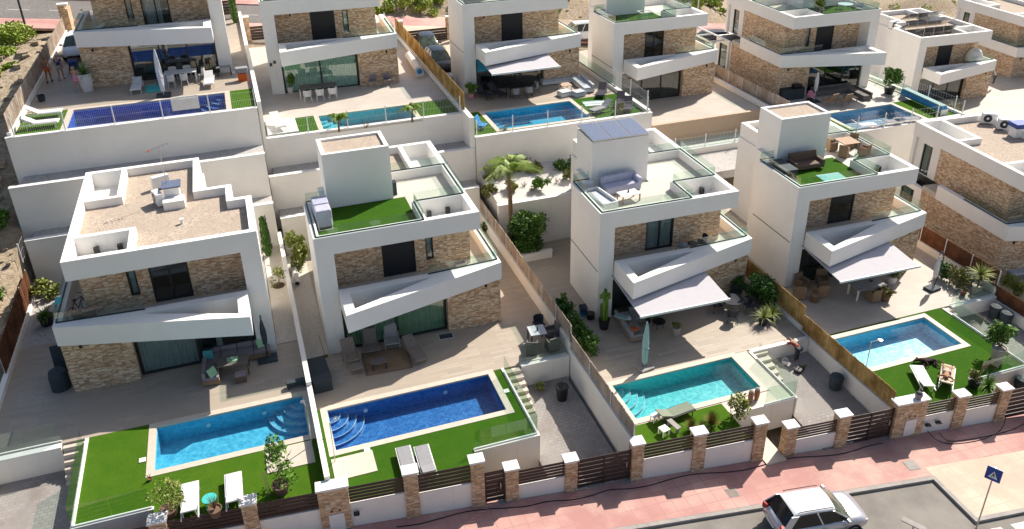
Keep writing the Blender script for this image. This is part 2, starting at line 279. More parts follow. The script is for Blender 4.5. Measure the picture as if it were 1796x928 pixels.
# ---------------------------------------------------------------- mesh building
class MB:
    def __init__(s, m=1): s.v = []; s.f = []; s.mi = []; s.m = m; s.k = 0
    def add(s, vs, fs):
        o = len(s.v); s.v += [(p[0] * s.m, p[1], p[2]) for p in vs]
        for f in fs: s.f.append([i + o for i in f]); s.mi.append(s.k)
        return s
    def box(s, x0, x1, y0, y1, z0, z1):
        return s.add([(x0, y0, z0), (x1, y0, z0), (x1, y1, z0), (x0, y1, z0), (x0, y0, z1), (x1, y0, z1), (x1, y1, z1), (x0, y1, z1)],
                     [(0, 3, 2, 1), (4, 5, 6, 7), (0, 1, 5, 4), (1, 2, 6, 5), (2, 3, 7, 6), (3, 0, 4, 7)])
    def xbox(s, c, d, rz=0, rx=0, ry=0):
        mt = Matrix.Translation(c) @ Matrix.Rotation(rz, 4, 'Z') @ Matrix.Rotation(ry, 4, 'Y') @ Matrix.Rotation(rx, 4, 'X')
        vs = [mt @ Vector((a * d[0] / 2, b * d[1] / 2, e * d[2] / 2)) for e in (-1, 1) for a, b in ((-1, -1), (1, -1), (1, 1), (-1, 1))]
        return s.add([tuple(p) for p in vs], [(0, 3, 2, 1), (4, 5, 6, 7), (0, 1, 5, 4), (1, 2, 6, 5), (2, 3, 7, 6), (3, 0, 4, 7)])
    def prism(s, poly, z0, z1):
        """z0, z1 numbers or functions of (x, y)"""
        a = z0 if callable(z0) else (lambda x, y: z0); b = z1 if callable(z1) else (lambda x, y: z1); n = len(poly)
        return s.add([(x, y, a(x, y)) for x, y in poly] + [(x, y, b(x, y)) for x, y in poly],
                     [tuple(range(n))[::-1], tuple(range(n, 2 * n))] + [(i, (i + 1) % n, n + (i + 1) % n, n + i) for i in range(n)])
    def ring(s, poly, w, z0, z1, closed=True):
        """wall of width w (inside, for a counter-clockwise outline)"""
        n = len(poly); inn = []
        for i in range(n):
            p = Vector(poly[i]); a = Vector(poly[i - 1]) if (closed or i > 0) else None; b = Vector(poly[(i + 1) % n]) if (closed or i < n - 1) else None
            d1 = (p - a).normalized() if a is not None else (b - p).normalized(); d2 = (b - p).normalized() if b is not None else d1
            n1 = Vector((-d1.y, d1.x)); n2 = Vector((-d2.y, d2.x)); q = (n1 + n2)
            inn.append(p + q * (w / max(.3, q.dot(n1))) if q.length > 1e-6 else p + n1 * w)
        for i in range(n if closed else n - 1):
            j = (i + 1) % n
            s.prism([tuple(poly[i]), tuple(poly[j]), tuple(inn[j]), tuple(inn[i])], z0, z1)
        return s
    def cyl(s, p0, p1, r0, r1=None, n=12):
        r1 = r0 if r1 is None else r1; p0 = Vector(p0); p1 = Vector(p1); d = (p1 - p0).normalized()
        a = d.orthogonal().normalized(); b = d.cross(a); vs = []
        for p, r in ((p0, r0), (p1, r1)):
            for i in range(n): t = 2 * math.pi * i / n; vs.append(tuple(p + a * (r * math.cos(t)) + b * (r * math.sin(t))))
        return s.add(vs, [tuple(range(n))[::-1], tuple(range(n, 2 * n))] + [(i, (i + 1) % n, n + (i + 1) % n, n + i) for i in range(n)])
    def tube(s, pts, r, n=8):
        for a, b in zip(pts, pts[1:]): s.cyl(a, b, r, r, n)
        return s
    def lathe(s, prof, n=16, c=(0, 0), wob=0, sx=1, sy=1):
        vs = []
        for k, (r, z) in enumerate(prof):
            for i in range(n):
                t = 2 * math.pi * i / n; q = r * (1 + wob * math.sin(t * 5 + k)); vs.append((c[0] + q * math.cos(t) * sx, c[1] + q * math.sin(t) * sy, z))
        fs = [(k * n + i, k * n + (i + 1) % n, (k + 1) * n + (i + 1) % n, (k + 1) * n + i) for k in range(len(prof) - 1) for i in range(n)]
        fs += [tuple(range(n))[::-1], tuple(range((len(prof) - 1) * n, len(prof) * n))]
        return s.add(vs, fs)
    def quad(s, *p): return s.add([tuple(q) for q in p], [tuple(range(len(p)))])
    def build(s, name, mat, parent=None, bev=0, smooth=False, fix=True, loc=None, rot=None, sub=0):
        me = bpy.data.meshes.new(name); me.from_pydata(s.v, [], s.f); mats = mat if isinstance(mat, (list, tuple)) else [mat]
        for q in mats: me.materials.append(M[q])
        if len(mats) > 1:
            for p, i in zip(me.polygons, s.mi): p.material_index = i
        if fix:
            bm = bmesh.new(); bm.from_mesh(me); bmesh.ops.recalc_face_normals(bm, faces=bm.faces); bm.to_mesh(me); bm.free()
        if smooth:
            for p in me.polygons: p.use_smooth = True
        o = bpy.data.objects.new(name, me); COL.objects.link(o)
        if parent is not None: o.parent = parent
        if loc is not None: o.location = loc
        if rot is not None: o.rotation_euler = (0, 0, rot)
        if bev: b = o.modifiers.new('b', 'BEVEL'); b.width = bev; b.segments = 2; b.limit_method = 'ANGLE'; b.harden_normals = False
        if sub: b = o.modifiers.new('s', 'SUBSURF'); b.levels = sub; b.render_levels = sub
        return o
def tag(o, label=None, cat=None, group=None, kind=None):
    if label: o['label'] = label
    if cat: o['category'] = cat
    if group: o['group'] = group
    if kind: o['kind'] = kind
    return o
def thing(name, label, cat, loc=(0, 0, 0), rz=0, group=None):
    o = bpy.data.objects.new(name, None); COL.objects.link(o); o.location = loc; o.rotation_euler = (0, 0, rz); o.empty_display_size = .3
    return tag(o, label, cat, group)
def copy_tree(o, parent=None):
    c = o.copy(); COL.objects.link(c); c.parent = parent
    for ch in o.children: copy_tree(ch, c)
    return c
def clone(o, loc, rz, label):
    c = copy_tree(o); c.location = loc; c.rotation_euler = (0, 0, rz); c['label'] = label; return c
def struct(o, label=None): return tag(o, label, kind='structure')

# ---------------------------------------------------------------- levels
tA, tB, tC, tD, tE = .9, 0., -.85, -1.47, -2.5
t1, t2, t3, t4, t5, t6 = 8.46, 6.25, 5.1, 2.72, 2.3, -2.7
def zs(x, y=0): return -.85 - .052 * x                 # the street in front
def fy(x): return 24.91 - .085 * x                     # front face of the street fences
def ky(x): return 22.58 - .10 * x                      # kerb of the street
def zr(x, y=0): return 8.3 - .118 * (x + 12) if x < 60 else -.2 - .05 * (x - 60)   # the street behind
def rect(a, b, c, d): return [(a, c), (b, c), (b, d), (a, d)]
# ---------------------------------------------------------------- terrain: one sheet
def lerp_tab(t, v):
    for (a, za), (b, zb) in zip(t, t[1:]):
        if v <= b: 
            k = max(0, (v - a) / (b - a)); return za + (zb - za) * k
    return t[-1][1]
def terr(x, y):
    ax = max(-12, min(75, x))
    lo = -1.9 - .055 * ax; hi = zr(ax) - 3 - max(0, ax - 50) * .1
    if x < -12.9:
        z = lerp_tab([(-60, -1.5), (26, -1.1), (33, -.2), (40, 1.0), (47, 3.6), (51, 5.4), (58, 7.4), (66, 8.0), (72, 8.2), (200, 8.2)], y)
        z += .22 * math.sin(x * .9 + y * .3) + .18 * math.sin(x * 2.1 - y * 1.3) + .15 * math.sin(y * 2.3) if y < 74 else 0
        if y > 72: z = min(z, zr(x) - .12)
        return z
    t = max(0, min(1, (y - 47.5) / 3)); z = lo * (1 - t) + hi * t
    if y > 72: z = zr(ax) - .3 if ax < 58 else min(zr(ax) - 3, -3.2)
    return z
def bank(x, y):
    """embankment beyond the rear street"""
    y0 = 83.3 if 8 < x < 60 else 91
    if y < y0: return 0
    return min(1, (y - y0) / 3) * (1.2 + .5 * math.sin(x * .35) + .4 * math.sin(x * .9 + y * .5) + .25 * math.sin(x * 2.3 - y)) + min(14, (y - y0) * .10)
b = MB(); xs = [-600, -300, -150, -80, -50] + [-36 + i * 1.2 for i in range(19)] + [-13.0, -12.8] + [-11 + 3 * i for i in range(45)] + [160, 240, 400, 700]
ys = [-200, -60, 0, 10, 18] + [22 + 1.1 * i for i in range(72)] + [106, 112, 120, 140, 180, 260, 420, 800]
xs = sorted(set(xs)); grid = [(x, y, terr(x, y) + bank(x, y)) for y in ys for x in xs]; nx = len(xs)
b.add(grid, [(j * nx + i, j * nx + i + 1, (j + 1) * nx + i + 1, (j + 1) * nx + i) for j in range(len(ys) - 1) for i in range(nx - 1)])
struct(b.build('terrain', 'terrain', smooth=True, fix=False))
# ---------------------------------------------------------------- the street in front
def strip(name, mat, poly, zf, th=.25, dz=0): return struct(MB().prism(poly, lambda x, y: zf(x, y) + dz - th, lambda x, y: zf(x, y) + dz).build(name, mat))
rx0, rx1 = -60, 140
strip('road', 'asphalt', [(rx0, -10), (rx1, -10), (rx1, 14.0), (25.9, 20.4), (rx0, ky(rx0) + .3)], zs, .3, -.13)
side = [(rx0, ky(rx0) + .2), (26.15, 20.2), (26.4, fy(26.4) + .3), (rx0, fy(rx0) + .3)]
strip('sidewalk', 'side', side, zs)
strip('sidewalk_corner', 'sidecream', [(26.0, 17.6), (70, 14.2), (70, fy(70) - 2.2), (26.1, 20.75)], zs, .25, -.004)
strip('sidewalk', 'side', [(26.1, 20.75), (70, fy(70) - 2.2), (70, fy(70) + .3), (26.4, fy(26.4) + .3)], zs, .25, .001)
kb = MB(); kp = [(rx0, ky(rx0)), (26.0, 20.0), (25.86, 17.52), (70, 13.98)]
kb.ring(kp, .2, lambda x, y: zs(x) - .3, lambda x, y: zs(x) + .006, closed=False)
struct(kb.build('kerb', 'kerb'))
zb = MB()
for x0, x1, y0, y1 in ((26.25, 26.75, 16.6, 17.12), (27.25, 28.15, 16.55, 17.05), (28.7, 29.6, 16.4, 16.9), (30.1, 31, 16.3, 16.8)):
    zb.prism([(x0, y0), (x1, y0 - .06), (x1, y1 - .06), (x0, y1)], lambda x, y: zs(x) - .13 + .002, lambda x, y: zs(x) - .13 + .006)
zb.prism([(23.55, 17.42), (24.75, 17.34), (24.75, 17.46), (23.55, 17.54)], lambda x, y: zs(x) - .13 + .002, lambda x, y: zs(x) - .13 + .006)
struct(zb.build('road_markings', 'paint'))
# the street behind
strip('rear_road', 'roadgrey', [(-90, 79.6), (60, 79.6), (60, 88), (-90, 88)], zr, .2, -.13)
strip('rear_sidewalk', 'side', [(-90, 76.2), (13.4, 76.2), (13.4, 79.6), (-90, 79.6)], zr, .2, .0)
strip('rear_sidewalk', 'side', [(-90, 88), (20, 88), (20, 91.2), (-90, 91.2)], zr, .2, .0)
strip('rear_sidewalk', 'side', [(13.4, 75.0), (60, 73.0), (60, 84), (13.4, 84.2)], zr, .2, .05)
strip('rear_sidewalk_cream', 'sidecream', [(14.8, 74.3), (27, 74.3), (27, 79.6), (15.6, 79.6)], zr, .2, .056)
struct(MB().prism([(60, 70), (150, 60), (150, 88), (60, 84)], lambda x, y: -3.2 - .045 * (x - 60), lambda x, y: -2.9 - .045 * (x - 60)).build('rear_road', 'roadgrey'))
struct(MB().prism([(60, 84), (150, 88), (150, 92.5), (60, 88)], lambda x, y: -3.2 - .045 * (x - 60), lambda x, y: -2.8 - .045 * (x - 60)).build('rear_sidewalk', 'side'))
pm = MB()
for i in range(22):
    x = -60 + i * 3.2; pm.prism(rect(x, x + 1.7, 83.5, 83.62), lambda x, y: zr(x) - .128, lambda x, y: zr(x) - .122)
struct(pm.build('road_markings', 'paint'))
# ---------------------------------------------------------------- terraces, courts and lawns of the lower row
def slab(name, mat, a, b_, c, d, z, th=.5, hole=None):
    m = MB()
    if hole:
        e, f, g, h = hole
        for r in ((a, e, c, d), (f, b_, c, d), (e, f, c, g), (e, f, h, d)):
            if r[1] - r[0] > .01 and r[3] - r[2] > .01: m.box(r[0], r[1], r[2], r[3], z - th, z)
    else: m.box(a, b_, c, d, z - th, z)
    return struct(m.build(name, mat))
TE = dict(A=31.78, B=31.33, C=29.45, D=29.85)
slab('terrace', 'deck', -12.55, .72, 31.78, 40, tA)
slab('side_gravel', 'sidegravel', -.42, .72, 40.2, 46.3, tA + .04, .3)
slab('side_gravel', 'sidegravel', -.42, .72, 35.9, 40.2, tA + .03, .3)
slab('side_path', 'greygravel', -12.55, -.45, 40, 46.3, tA)
slab('court', 'paver', -12.3, -8.85, 24.9, 31.5, -.3, .4)
slab('terrace', 'deck', .8, 13.3, 31.33, 35.4, tB); slab('terrace', 'deck', 10.1, 13.3, 35.4, 46.5, tB); slab('side_gravel', 'sidegravel', .8, 1.95, 35.4, 46.5, tB)
slab('under_house', 'deck', 1.95, 10.1, 35.4, 46.5, tB - .02)
strip('court', 'paver', rect(9.78, 13.1, 24.0, 31.1), lambda x, y: -1.2 - max(0, 27 - y) * .06, .5)
slab('terrace', 'decky', 13.45, 16.2, 32.4, 44, tC - .004); slab('terrace', 'deck', 13.45, 26.1, 29.45, 44, tC)
strip('court', 'paver', rect(22.5, 26.1, 23.0, 29.2), lambda x, y: -1.65 - max(0, 26.5 - y) * .09, .5)
slab('terrace', 'whitedeck', 26.35, 39.45, 29.85, 46, tD)
strip('court', 'paver', rect(35.6, 39.3, 21.3, 29.6), lambda x, y: -2.3 - max(0, 26.5 - y) * .08, .5)
slab('terrace', 'deck', 39.6, 62, 20.5, 46, tE)
def lawn(mat, poly, z, name='lawn'): return struct(MB().prism(poly, z - .5, z).build(name, mat))
def holed(mat, a, b_, c0, c1, d, z, hole):
    """lawn polygon whose front edge runs c0..c1, with a rectangular hole for the pool"""
    e, f, g, h = hole; c = lambda x: c0 + (c1 - c0) * (x - a) / (b_ - a)
    mb = MB()
    for p in ([(a, c(a)), (e, c(e)), (e, d), (a, d)], [(f, c(f)), (b_, c(b_)), (b_, d), (f, d)], [(e, c(e)), (f, c(f)), (f, g), (e, g)], [(e, h), (f, h), (f, d), (e, d)]):
        if abs(p[0][0] - p[1][0]) > .02 and abs(p[3][1] - p[0][1]) > .02: mb.prism(p, z - .5, z)
    struct(mb.build('lawn' if mat != 'coping' else 'pool_deck', mat))
PC = {}  # pool water rectangles  x0 x1 y0 y1 z
PC['A'] = (-5.85, .28, 28.72, 31.42, tA); PC['B'] = (1.3, 8.98, 28.38, 31.1, tB); PC['C'] = (14.75, 21.4, 26.65, 29.2, tC); PC['D'] = (27.0, 33.95, 26.72, 29.36, tD)
PC['1'] = (-9.85, -1.15, 50.3, 53.6, t1); PC['2'] = (4.45, 10.4, 50.4, 53.3, t2); PC['3'] = (15.75, 22.2, 49.4, 53.0, t3); PC['5'] = (42.6, 48.9, 46.7, 50.2, t5)
def hole(k, e=.02): p = PC[k]; return (p[0] - e, p[1] + e, p[2] - e, p[3] + e)
holed('grass', -8.6, .55, 26.66, 26.66, 31.76, tA + .01, hole('A', .2)); lawn('grass', [(-5.8, fy(-5.8) + .3), (.55, fy(.55) + .3), (.55, 26.66), (-5.8, 26.66)], tA + .01)
holed('grassdark', .85, 9.7, 26.42, 26.42, 31.31, tB + .01, hole('B', .2)); lawn('grassdark', [(.85, fy(.85) + .3), (6.8, fy(6.8) + .3), (6.8, 26.42), (.85, 26.42)], tB + .01)
holed('coping', 13.6, 22.45, 25.52, 25.52, 29.43, tC - .005, hole('C', .2)); lawn('grass', [(13.6, fy(13.6) + .3), (19.0, fy(19) + .3), (19.0, 26.25), (13.6, 26.25)], tC + .012)
holed('grassdark', 26.5, 35.5, 24.2, 24.2, 29.83, tD + .01, hole('D', .2)); lawn('grassdark', [(26.5, fy(26.5) + .3), (32.3, fy(32.3) + .3), (32.3, 24.2), (26.5, 24.2)], tD + .01)
slab('stone_slab', 'coping', -1.55, .35, 26.95, 28.3, tA + .045, .04); slab('stone_slab', 'coping', 1.0, 2.75, 26.55, 27.85, tB + .045, .04)
# upper row
slab('terrace', 'deck', -12.5, .65, 53.9, 75, t1, 1); holed('grass', -12.5, .65, 49.9, 49.9, 53.9, t1 + .01, hole('1', .2))
slab('terrace', 'palet', .9, 13.3, 53.55, 76, t2, 1); holed('grassdark', .95, 13.3, 50.35, 50.35, 53.55, t2 + .01, hole('2', .2))
slab('terrace', 'deck', 13.9, 26.3, 53.3, 75, t3, 1); holed('grassdark', 13.9, 26.2, 48.75, 48.75, 53.3, t3 + .01, hole('3', .2))
slab('court', 'sidecream', 13.9, 19, 62, 74, t3 + .02, .1)
slab('terrace', 'whitedeck', 26.5, 39.5, 51.9, 74, t4, 1)
slab('terrace', 'palet', 39.8, 52, 50.5, 75, t5, 1); holed('grass', 39.9, 52, 46.3, 46.3, 50.5, t5 + .01, hole('5', .2))
slab('terrace', 'whitedeck', 52.3, 80, 49, 75, t6, 1)
# gravel ledges between the rows
slab('gravel_ledge', 'greygravel', -12.5, .6, 48.0, 49.6, 6.2, .6); slab('gravel_ledge', 'greygravel', -12.3, .6, 46.6, 47.8, 3.6, .6)
slab('gravel_ledge', 'greygravel', .95, 14, 48.6, 50.2, 4.4, .6); slab('gravel_ledge', 'greygravel', .95, 13.5, 47.0, 48.4, 2.3, .6)
struct(MB().prism(rect(13.9, 26.3, 44.3, 48.4), lambda x, y: 1, lambda x, y: 2.2 + (y - 44.3) * .13).build('gravel_bed', 'whitegravel'))
slab('gravel_ledge', 'greygravel', 26.5, 40, 46.3, 50, .9, .6)
# ---------------------------------------------------------------- pools
def pool(k, label, tile, depth=.88, steps=None, lights=(), cop=.33, copmat='coping'):
    x0, x1, y0, y1, z = PC[k]; w, d = x1 - x0, y1 - y0
    t = thing('swimming_pool', label, 'pool', (x0, y0, z))
    b = MB(); e = .2
    b.box(-e, w + e, -e, d + e, -depth - .2, -depth); b.box(-e, 0, 0, d, -depth, -.06); b.box(w, w + e, 0, d, -depth, -.06); b.box(-e, w + e, -e, 0, -depth, -.06); b.box(-e, w + e, d, d + e, -depth, -.06)
    b.build('basin', tile, t)
    MB().ring([(-cop, -cop), (w + cop, -cop), (w + cop, d + cop), (-cop, d + cop)], cop - .02, -.055, .03).build('coping', copmat, t)
    MB().quad((0, 0, -.14), (w, 0, -.14), (w, d, -.14), (0, d, -.14)).build('water', 'water', t)
    if steps:
        cx, cy, a0 = steps; cx *= w; cy *= d
        for i, (r, zz) in enumerate(((.55, -.3), (.9, -.44), (1.25, -.58), (1.6, -.73))):
            for (rr, za, mt, nm) in ((r, zz, tile, 'step'),):
                n = 14; P = [(cx, cy)] + [(cx + rr * math.cos(a0 + j * math.pi / 2 / n), cy + rr * math.sin(a0 + j * math.pi / 2 / n)) for j in range(n + 1)]
                P = [(min(w - .004, max(.004, p[0])), min(d - .004, max(.004, p[1]))) for p in P]
                o = MB().prism(P, -depth, za - .004 * i).build(nm, tile, t)
                ed = MB().ring(P[1:], .045, za, za + .006, closed=False); ed.build('step_edge', 'steptile', o)
    for lx in lights: MB().cyl((lx * w, d - .005, -.45), (lx * w, d - .04, -.45), .1, .1, 14).build('pool_light', 'white', t)
    return t
M['tA'] = tilem('pool_mosaic_azure', (.05, .38, .56), (.09, .46, .64)); M['tB'] = tilem('pool_mosaic_royal_blue', (.014, .095, .33), (.04, .20, .47))
M['tC'] = tilem('pool_mosaic_turquoise', (.045, .46, .47), (.08, .54, .53)); M['tD'] = tilem('pool_mosaic_sky', (.13, .50, .66), (.18, .56, .72))
M['t1'] = tilem('pool_mosaic_cobalt', (.015, .09, .42), (.03, .14, .52)); M['t2'] = tilem('pool_mosaic_aqua', (.10, .55, .60), (.14, .61, .66))
M['t3'] = tilem('pool_mosaic_blue', (.03, .38, .58), (.05, .44, .64)); M['t5'] = tilem('pool_mosaic_dusk', (.16, .34, .48), (.20, .40, .54))
PI = math.pi
pool('A', 'azure pool half in shade beside two white loungers on grass', 'tA', steps=(1, 1, PI), lights=(.33, .72))
pool('B', 'long royal blue pool with curved steps below the covered roof furniture', 'tB', steps=(0, 1, -PI / 2), lights=(.22, .72))
pool('C', 'turquoise pool in front of the closed pale teal parasol', 'tC', steps=(0, 1, -PI / 2))
pool('D', 'light blue pool beside the lawn with the sunbather', 'tD')
pool('1', 'cobalt blue pool behind wire fence in the top left garden', 't1', steps=(1, 1, PI))
pool('2', 'small aqua pool with two little palms in front of it', 't2', steps=(0, 1, -PI / 2))
pool('3', 'clear blue pool next to the white corner sofa terrace', 't3', steps=(0, 1, -PI / 2))
pool('5', 'dusky blue pool beside the rolled blue cover', 't5')
# ---------------------------------------------------------------- garden and retaining walls
def wallbox(label, x0, x1, y0, y1, z0, z1, mat='wall', name='garden_wall', cap=None, cat='wall'):
    t = thing(name, label, cat, ((x0 + x1) / 2, (y0 + y1) / 2, z0)); w, d = (x1 - x0) / 2, (y1 - y0) / 2
    MB().box(-w, w, -d, d, 0, z1 - z0 - (.06 if cap else 0)).build('wall', mat, t)
    if cap: MB().box(-w - .02, w + .02, -d - .02, d + .02, z1 - z0 - .06, z1 - z0).build('coping', cap, t)
    return t
RW = [('tall white retaining wall under the top left pool fence', -12.85, .62, 49.6, 49.9, 4, t1 + .12), ('second white retaining wall step below the top left pool', -12.95, .6, 47.75, 48.05, 1, 6.35), ('lowest white retaining wall behind the gravel roofed villa', -12.6, .6, 46.3, 46.6, 0, 3.75),
      ('white retaining wall under the small aqua pool', .9, 13.45, 50.1, 50.4, 3, t2 + .12), ('middle retaining wall step below the small aqua pool', .65, 13.6, 48.35, 48.65, 1, 4.55), ('lowest retaining wall behind the villa with grass roof corner', .9, 13.4, 46.75, 47.05, -.5, 2.45),
      ('white retaining wall above the white gravel bed of shrubs', 13.75, 26.5, 48.4, 48.7, 0, t3 + .12), ('white wall holding the gravel bed behind the palm', 13.8, 26.6, 44.0, 44.3, -1.4, 2.3),
      ('cream retaining wall below the wooden boarded border', 26.6, 39.7, 49.7, 50.0, -1.7, 1.35), ('white retaining wall under the loungers of the dusky blue pool', 39.5, 52.3, 45.95, 46.25, -3, t5 + .12)]
for r in RW: wallbox(*r, name='retaining_wall', cap='cap')
slab('gravel_ledge', 'whitegravel', 26.5, 39.5, 50.0, 51.9, 1.2, .6)
wallbox('wood clad border wall below the empty cream terrace', 28.4, 38.0, 51.6, 51.88, 1.2, t4 + .12, 'palewood', 'border_wall')
wallbox('white side wall beyond the empty cream terrace', 38.2, 38.5, 49.5, 66, 0, t4 + .35)
# divider walls running back from the street
def divider(label, x0, x1, segs, screen=None, smat='reed', sh=1.0, posts=True, name='boundary_wall', xoff=0, cat='wall'):
    """segs: (y0, y1, z bottom, z top)"""
    t = thing(name, label, cat, ((x0 + x1) / 2, segs[0][0], segs[0][2])); Y, Z = segs[0][0], segs[0][2]; w = (x1 - x0) / 2
    b = MB()
    for y0, y1, z0, z1 in segs: b.box(-w, w, y0 - Y, y1 - Y, z0 - Z, z1 - Z)
    b.build('wall', 'wall', t)
    if screen:
        for y0, y1, z0, z1, *q in screen:
            s = MB(); n = max(2, int((y1 - y0) / .06)); h0 = z1 - Z
            # a thin reed mat with a slightly ragged top
            top = [h0 + random.uniform(-.02, .03) for _ in range(n + 1)]
            for i in range(n):
                a, c = y0 - Y + (y1 - y0) * i / n, y0 - Y + (y1 - y0) * (i + 1) / n; xx = xoff + random.uniform(-.012, .012)
                s.add([(xx - .015, a, z0 - Z), (xx + .015, a, z0 - Z), (xx + .015, c, z0 - Z), (xx - .015, c, z0 - Z), (xx - .015, a, top[i]), (xx + .015, a, top[i]), (xx + .015, c, top[i + 1]), (xx - .015, c, top[i + 1])],
                      [(0, 3, 2, 1), (4, 5, 6, 7), (0, 1, 5, 4), (1, 2, 6, 5), (2, 3, 7, 6), (3, 0, 4, 7)])
            s.build('reed_screen', smat, t)
            if posts:
                k = max(1, round((y1 - y0) / 2.1))
                for i in range(k + 1):
                    y = y0 - Y + (y1 - y0) * i / k; MB().box(xoff - .05, xoff - .015 - .012, y - .03, y + .03, z0 - Z - .1, z1 - Z + .04).build('post', 'whitemetal', t)
    return t
divider('white wall with brown heather screen left of the gravel roofed villa', -12.8, -12.55, [(33.2, 46.3, -2, tA + .25), (24, 33.2, -2, -.3 + .9)], [(37.6, 45.2, tA + .2, 2.55)], 'reedbrown', cat='wall')
divider('long low white wall between the gravel roofed villa and the grass roof villa', .56, .78, [(25.3, 31.2, -2, 1.55), (31.2, 46.5, -2, 1.75)])
divider('white wall with pale reed screen between the grass roof villa and the solar villa', 13.3, 13.55, [(24.0, 31.3, -2.5, .35), (31.3, 48, -2, .75)], [(24.3, 31.3, .35, 1.15), (31.3, 47.4, .75, 1.65)], 'reedpale')
divider('white wall with golden reed screen between the solar villa and the lounge terrace', 26.15, 26.4, [(23.0, 30.0, -3, -.85), (30.0, 46, -3, -.6)], [(23.2, 30.0, -.85, .12), (30.0, 44, -.6, .6)], 'reedgold', posts=False)
divider('white wall with brown heather screen beside the hanging parasol terrace', 39.45, 39.7, [(20.9, 29.9, -4, -1.75), (29.9, 46, -4, -1.0)], [(21.1, 29.9, -1.75, -.9), (29.9, 44, -1.0, .05)], 'reedbrown')
divider('white wall with tall straw screen left of the three people', -12.78, -12.55, [(49.9, 75, 4, t1 + .3)], [(50.0, 74, t1 + .3, t1 + 1.35)], 'reedpale', posts=False)
divider('low white wall with small post row between the two top left gardens', .65, .9, [(50, 75, 3, t1 + .35)])
divider('white wall with golden reed screen beside the two parked black cars', 13.4, 13.7, [(48.4, 72, 1, t2 + .35)], [(50.0, 72, t2 + .35, t2 + 1.5)], 'reedgold', posts=False)
divider('white side wall with glass rail right of the white corner sofa terrace', 26.2, 26.5, [(48.7, 70, 0, t3 + .25)])
divider('white wall with pale reed screen right of the empty cream terrace', 38.9, 39.15, [(50, 72, -2, t4 + .1)], [(50, 71, t4 + .1, t4 + 1.15)], 'reedpale')
divider('white side wall right of the dusky blue pool', 52.0, 52.25, [(46, 72, -6, t5 + .2)])
# court retaining walls with glass rails
wallbox('low white wall above the paved court at the far left', -12.3, -9.65, 31.5, 31.76, -.8, tA + .03, cap='cap')
wallbox('white garden edge wall with glass above the left court', -8.72, -8.58, 26.55, 31.7, -.9, tA + .06)
wallbox('white lawn edge wall at the foot of the left garden', -8.7, -5.8, 26.5, 26.66, -.9, tA + .05)
wallbox('white wall between the table terrace and the grey court', 10.72, 13.25, 31.1, 31.32, -1.6, tB + .03)
wallbox('white edge wall beside the lawn of the royal blue pool', 9.7, 9.84, 26.3, 31.3, -1.9, tB + .06)
wallbox('white lawn front wall beside the grey court', 6.85, 9.84, 26.22, 26.4, -1.9, tB + .05)
wallbox('white front wall of the turquoise pool deck', 19.05, 22.5, 25.36, 25.5, -2.4, tC + .05)
wallbox('white side wall of the turquoise pool deck', 22.46, 22.6, 25.36, 29.3, -2.4, tC + .05)
wallbox('white wall behind the court where the person bends over the pots', 22.6, 26.1, 29.2, 29.44, -2.4, tC + .03)
wallbox('white side wall of the lawn with the sunbather', 35.5, 35.64, 24.1, 29.7, -3.2, tD + .06)
wallbox('white front wall below the big potted bush', 32.3, 35.64, 24.0, 24.17, -3.2, tD + .05)
wallbox('white wall below the right end of the lounge terrace', 36.2, 39.4, 29.6, 29.84, -3.2, tD + .03)
def stairs(label, x0, x1, y0, z0, z1, n, tread=.3, mat='coping'):
    t = thing('garden_steps', label, 'steps', (x0, y0, z1))
    for i in range(n):
        h = z0 - (z0 - z1) * (i + .5) / n; MB().box(0, x1 - x0, -tread * (i + 1), -tread * i, -.4, h - z1).build('step', mat, t)
    return t
stairs('five pale steps down to the left court', -9.6, -8.72, 31.75, tA, -.3, 6, .22)
stairs('green lit steps between glass and the grey court', 9.86, 10.7, 31.3, tB, -1.25, 7, .31)
stairs('pale steps beside the turquoise pool deck', 22.62, 23.5, 29.4, tC, -1.7, 5, .36)
stairs('short pale steps at the top of the right lawn', 35.66, 36.3, 29.8, tD, -2.3, 5, .28)
def glassrail(label, pts, h=1.0, ch='cap', pan=1.3, base=0):
    t = thing('glass_balustrade', label, 'railing', (pts[0][0], pts[0][1], pts[0][2])); O = Vector(pts[0])
    for p, q in zip(pts, pts[1:]):
        p = Vector(p) - O; q = Vector(q) - O; L = (q - p).length; k = max(1, round(L / pan)); d = (q - p) / k; n = Vector((-d.y, d.x, 0)).normalized() * .006
        for i in range(k):
            a = p + d * (i + .012); c = p + d * (i + .988); MB().prism([(a.x - n.x, a.y - n.y), (c.x - n.x, c.y - n.y), (c.x + n.x, c.y + n.y), (a.x + n.x, a.y + n.y)], a.z, a.z + h).build('glass_panel', 'glass', t)
        e = n * 5; MB().prism([(p.x - e.x, p.y - e.y), (q.x - e.x, q.y - e.y), (q.x + e.x, q.y + e.y), (p.x + e.x, p.y + e.y)], p.z - .02, p.z + .05).build('channel', ch, t)
    return t
glassrail('glass balustrade along the low wall at the far left', [(-12.3, 31.9, tA + .02), (-9.65, 31.9, tA + .02)])
glassrail('glass balustrade around the corner of the left lawn', [(-8.65, 31.0, tA + .06), (-8.65, 26.6, tA + .06), (-5.85, 26.6, tA + .06)])
glassrail('glass balustrade by the small table above the grey court', [(10.75, 31.4, tB), (13.2, 31.4, tB)])
glassrail('glass balustrade beside the steps and lawn of the royal blue pool', [(9.77, 31.0, tB + .06), (9.77, 26.35, tB + .06), (6.9, 26.35, tB + .06)])
glassrail('glass balustrade on the turquoise pool deck edge', [(22.53, 28.6, tC + .05), (22.53, 25.43, tC + .05), (20.8, 25.43, tC + .05)])
glassrail('glass balustrade along the lawn of the sunbather', [(35.57, 29.0, tD + .06), (35.57, 24.1, tD + .06), (32.4, 24.1, tD + .06)])
glassrail('glass balustrade at the right end of the lounge terrace', [(36.3, 29.9, tD), (39.35, 29.9, tD)])
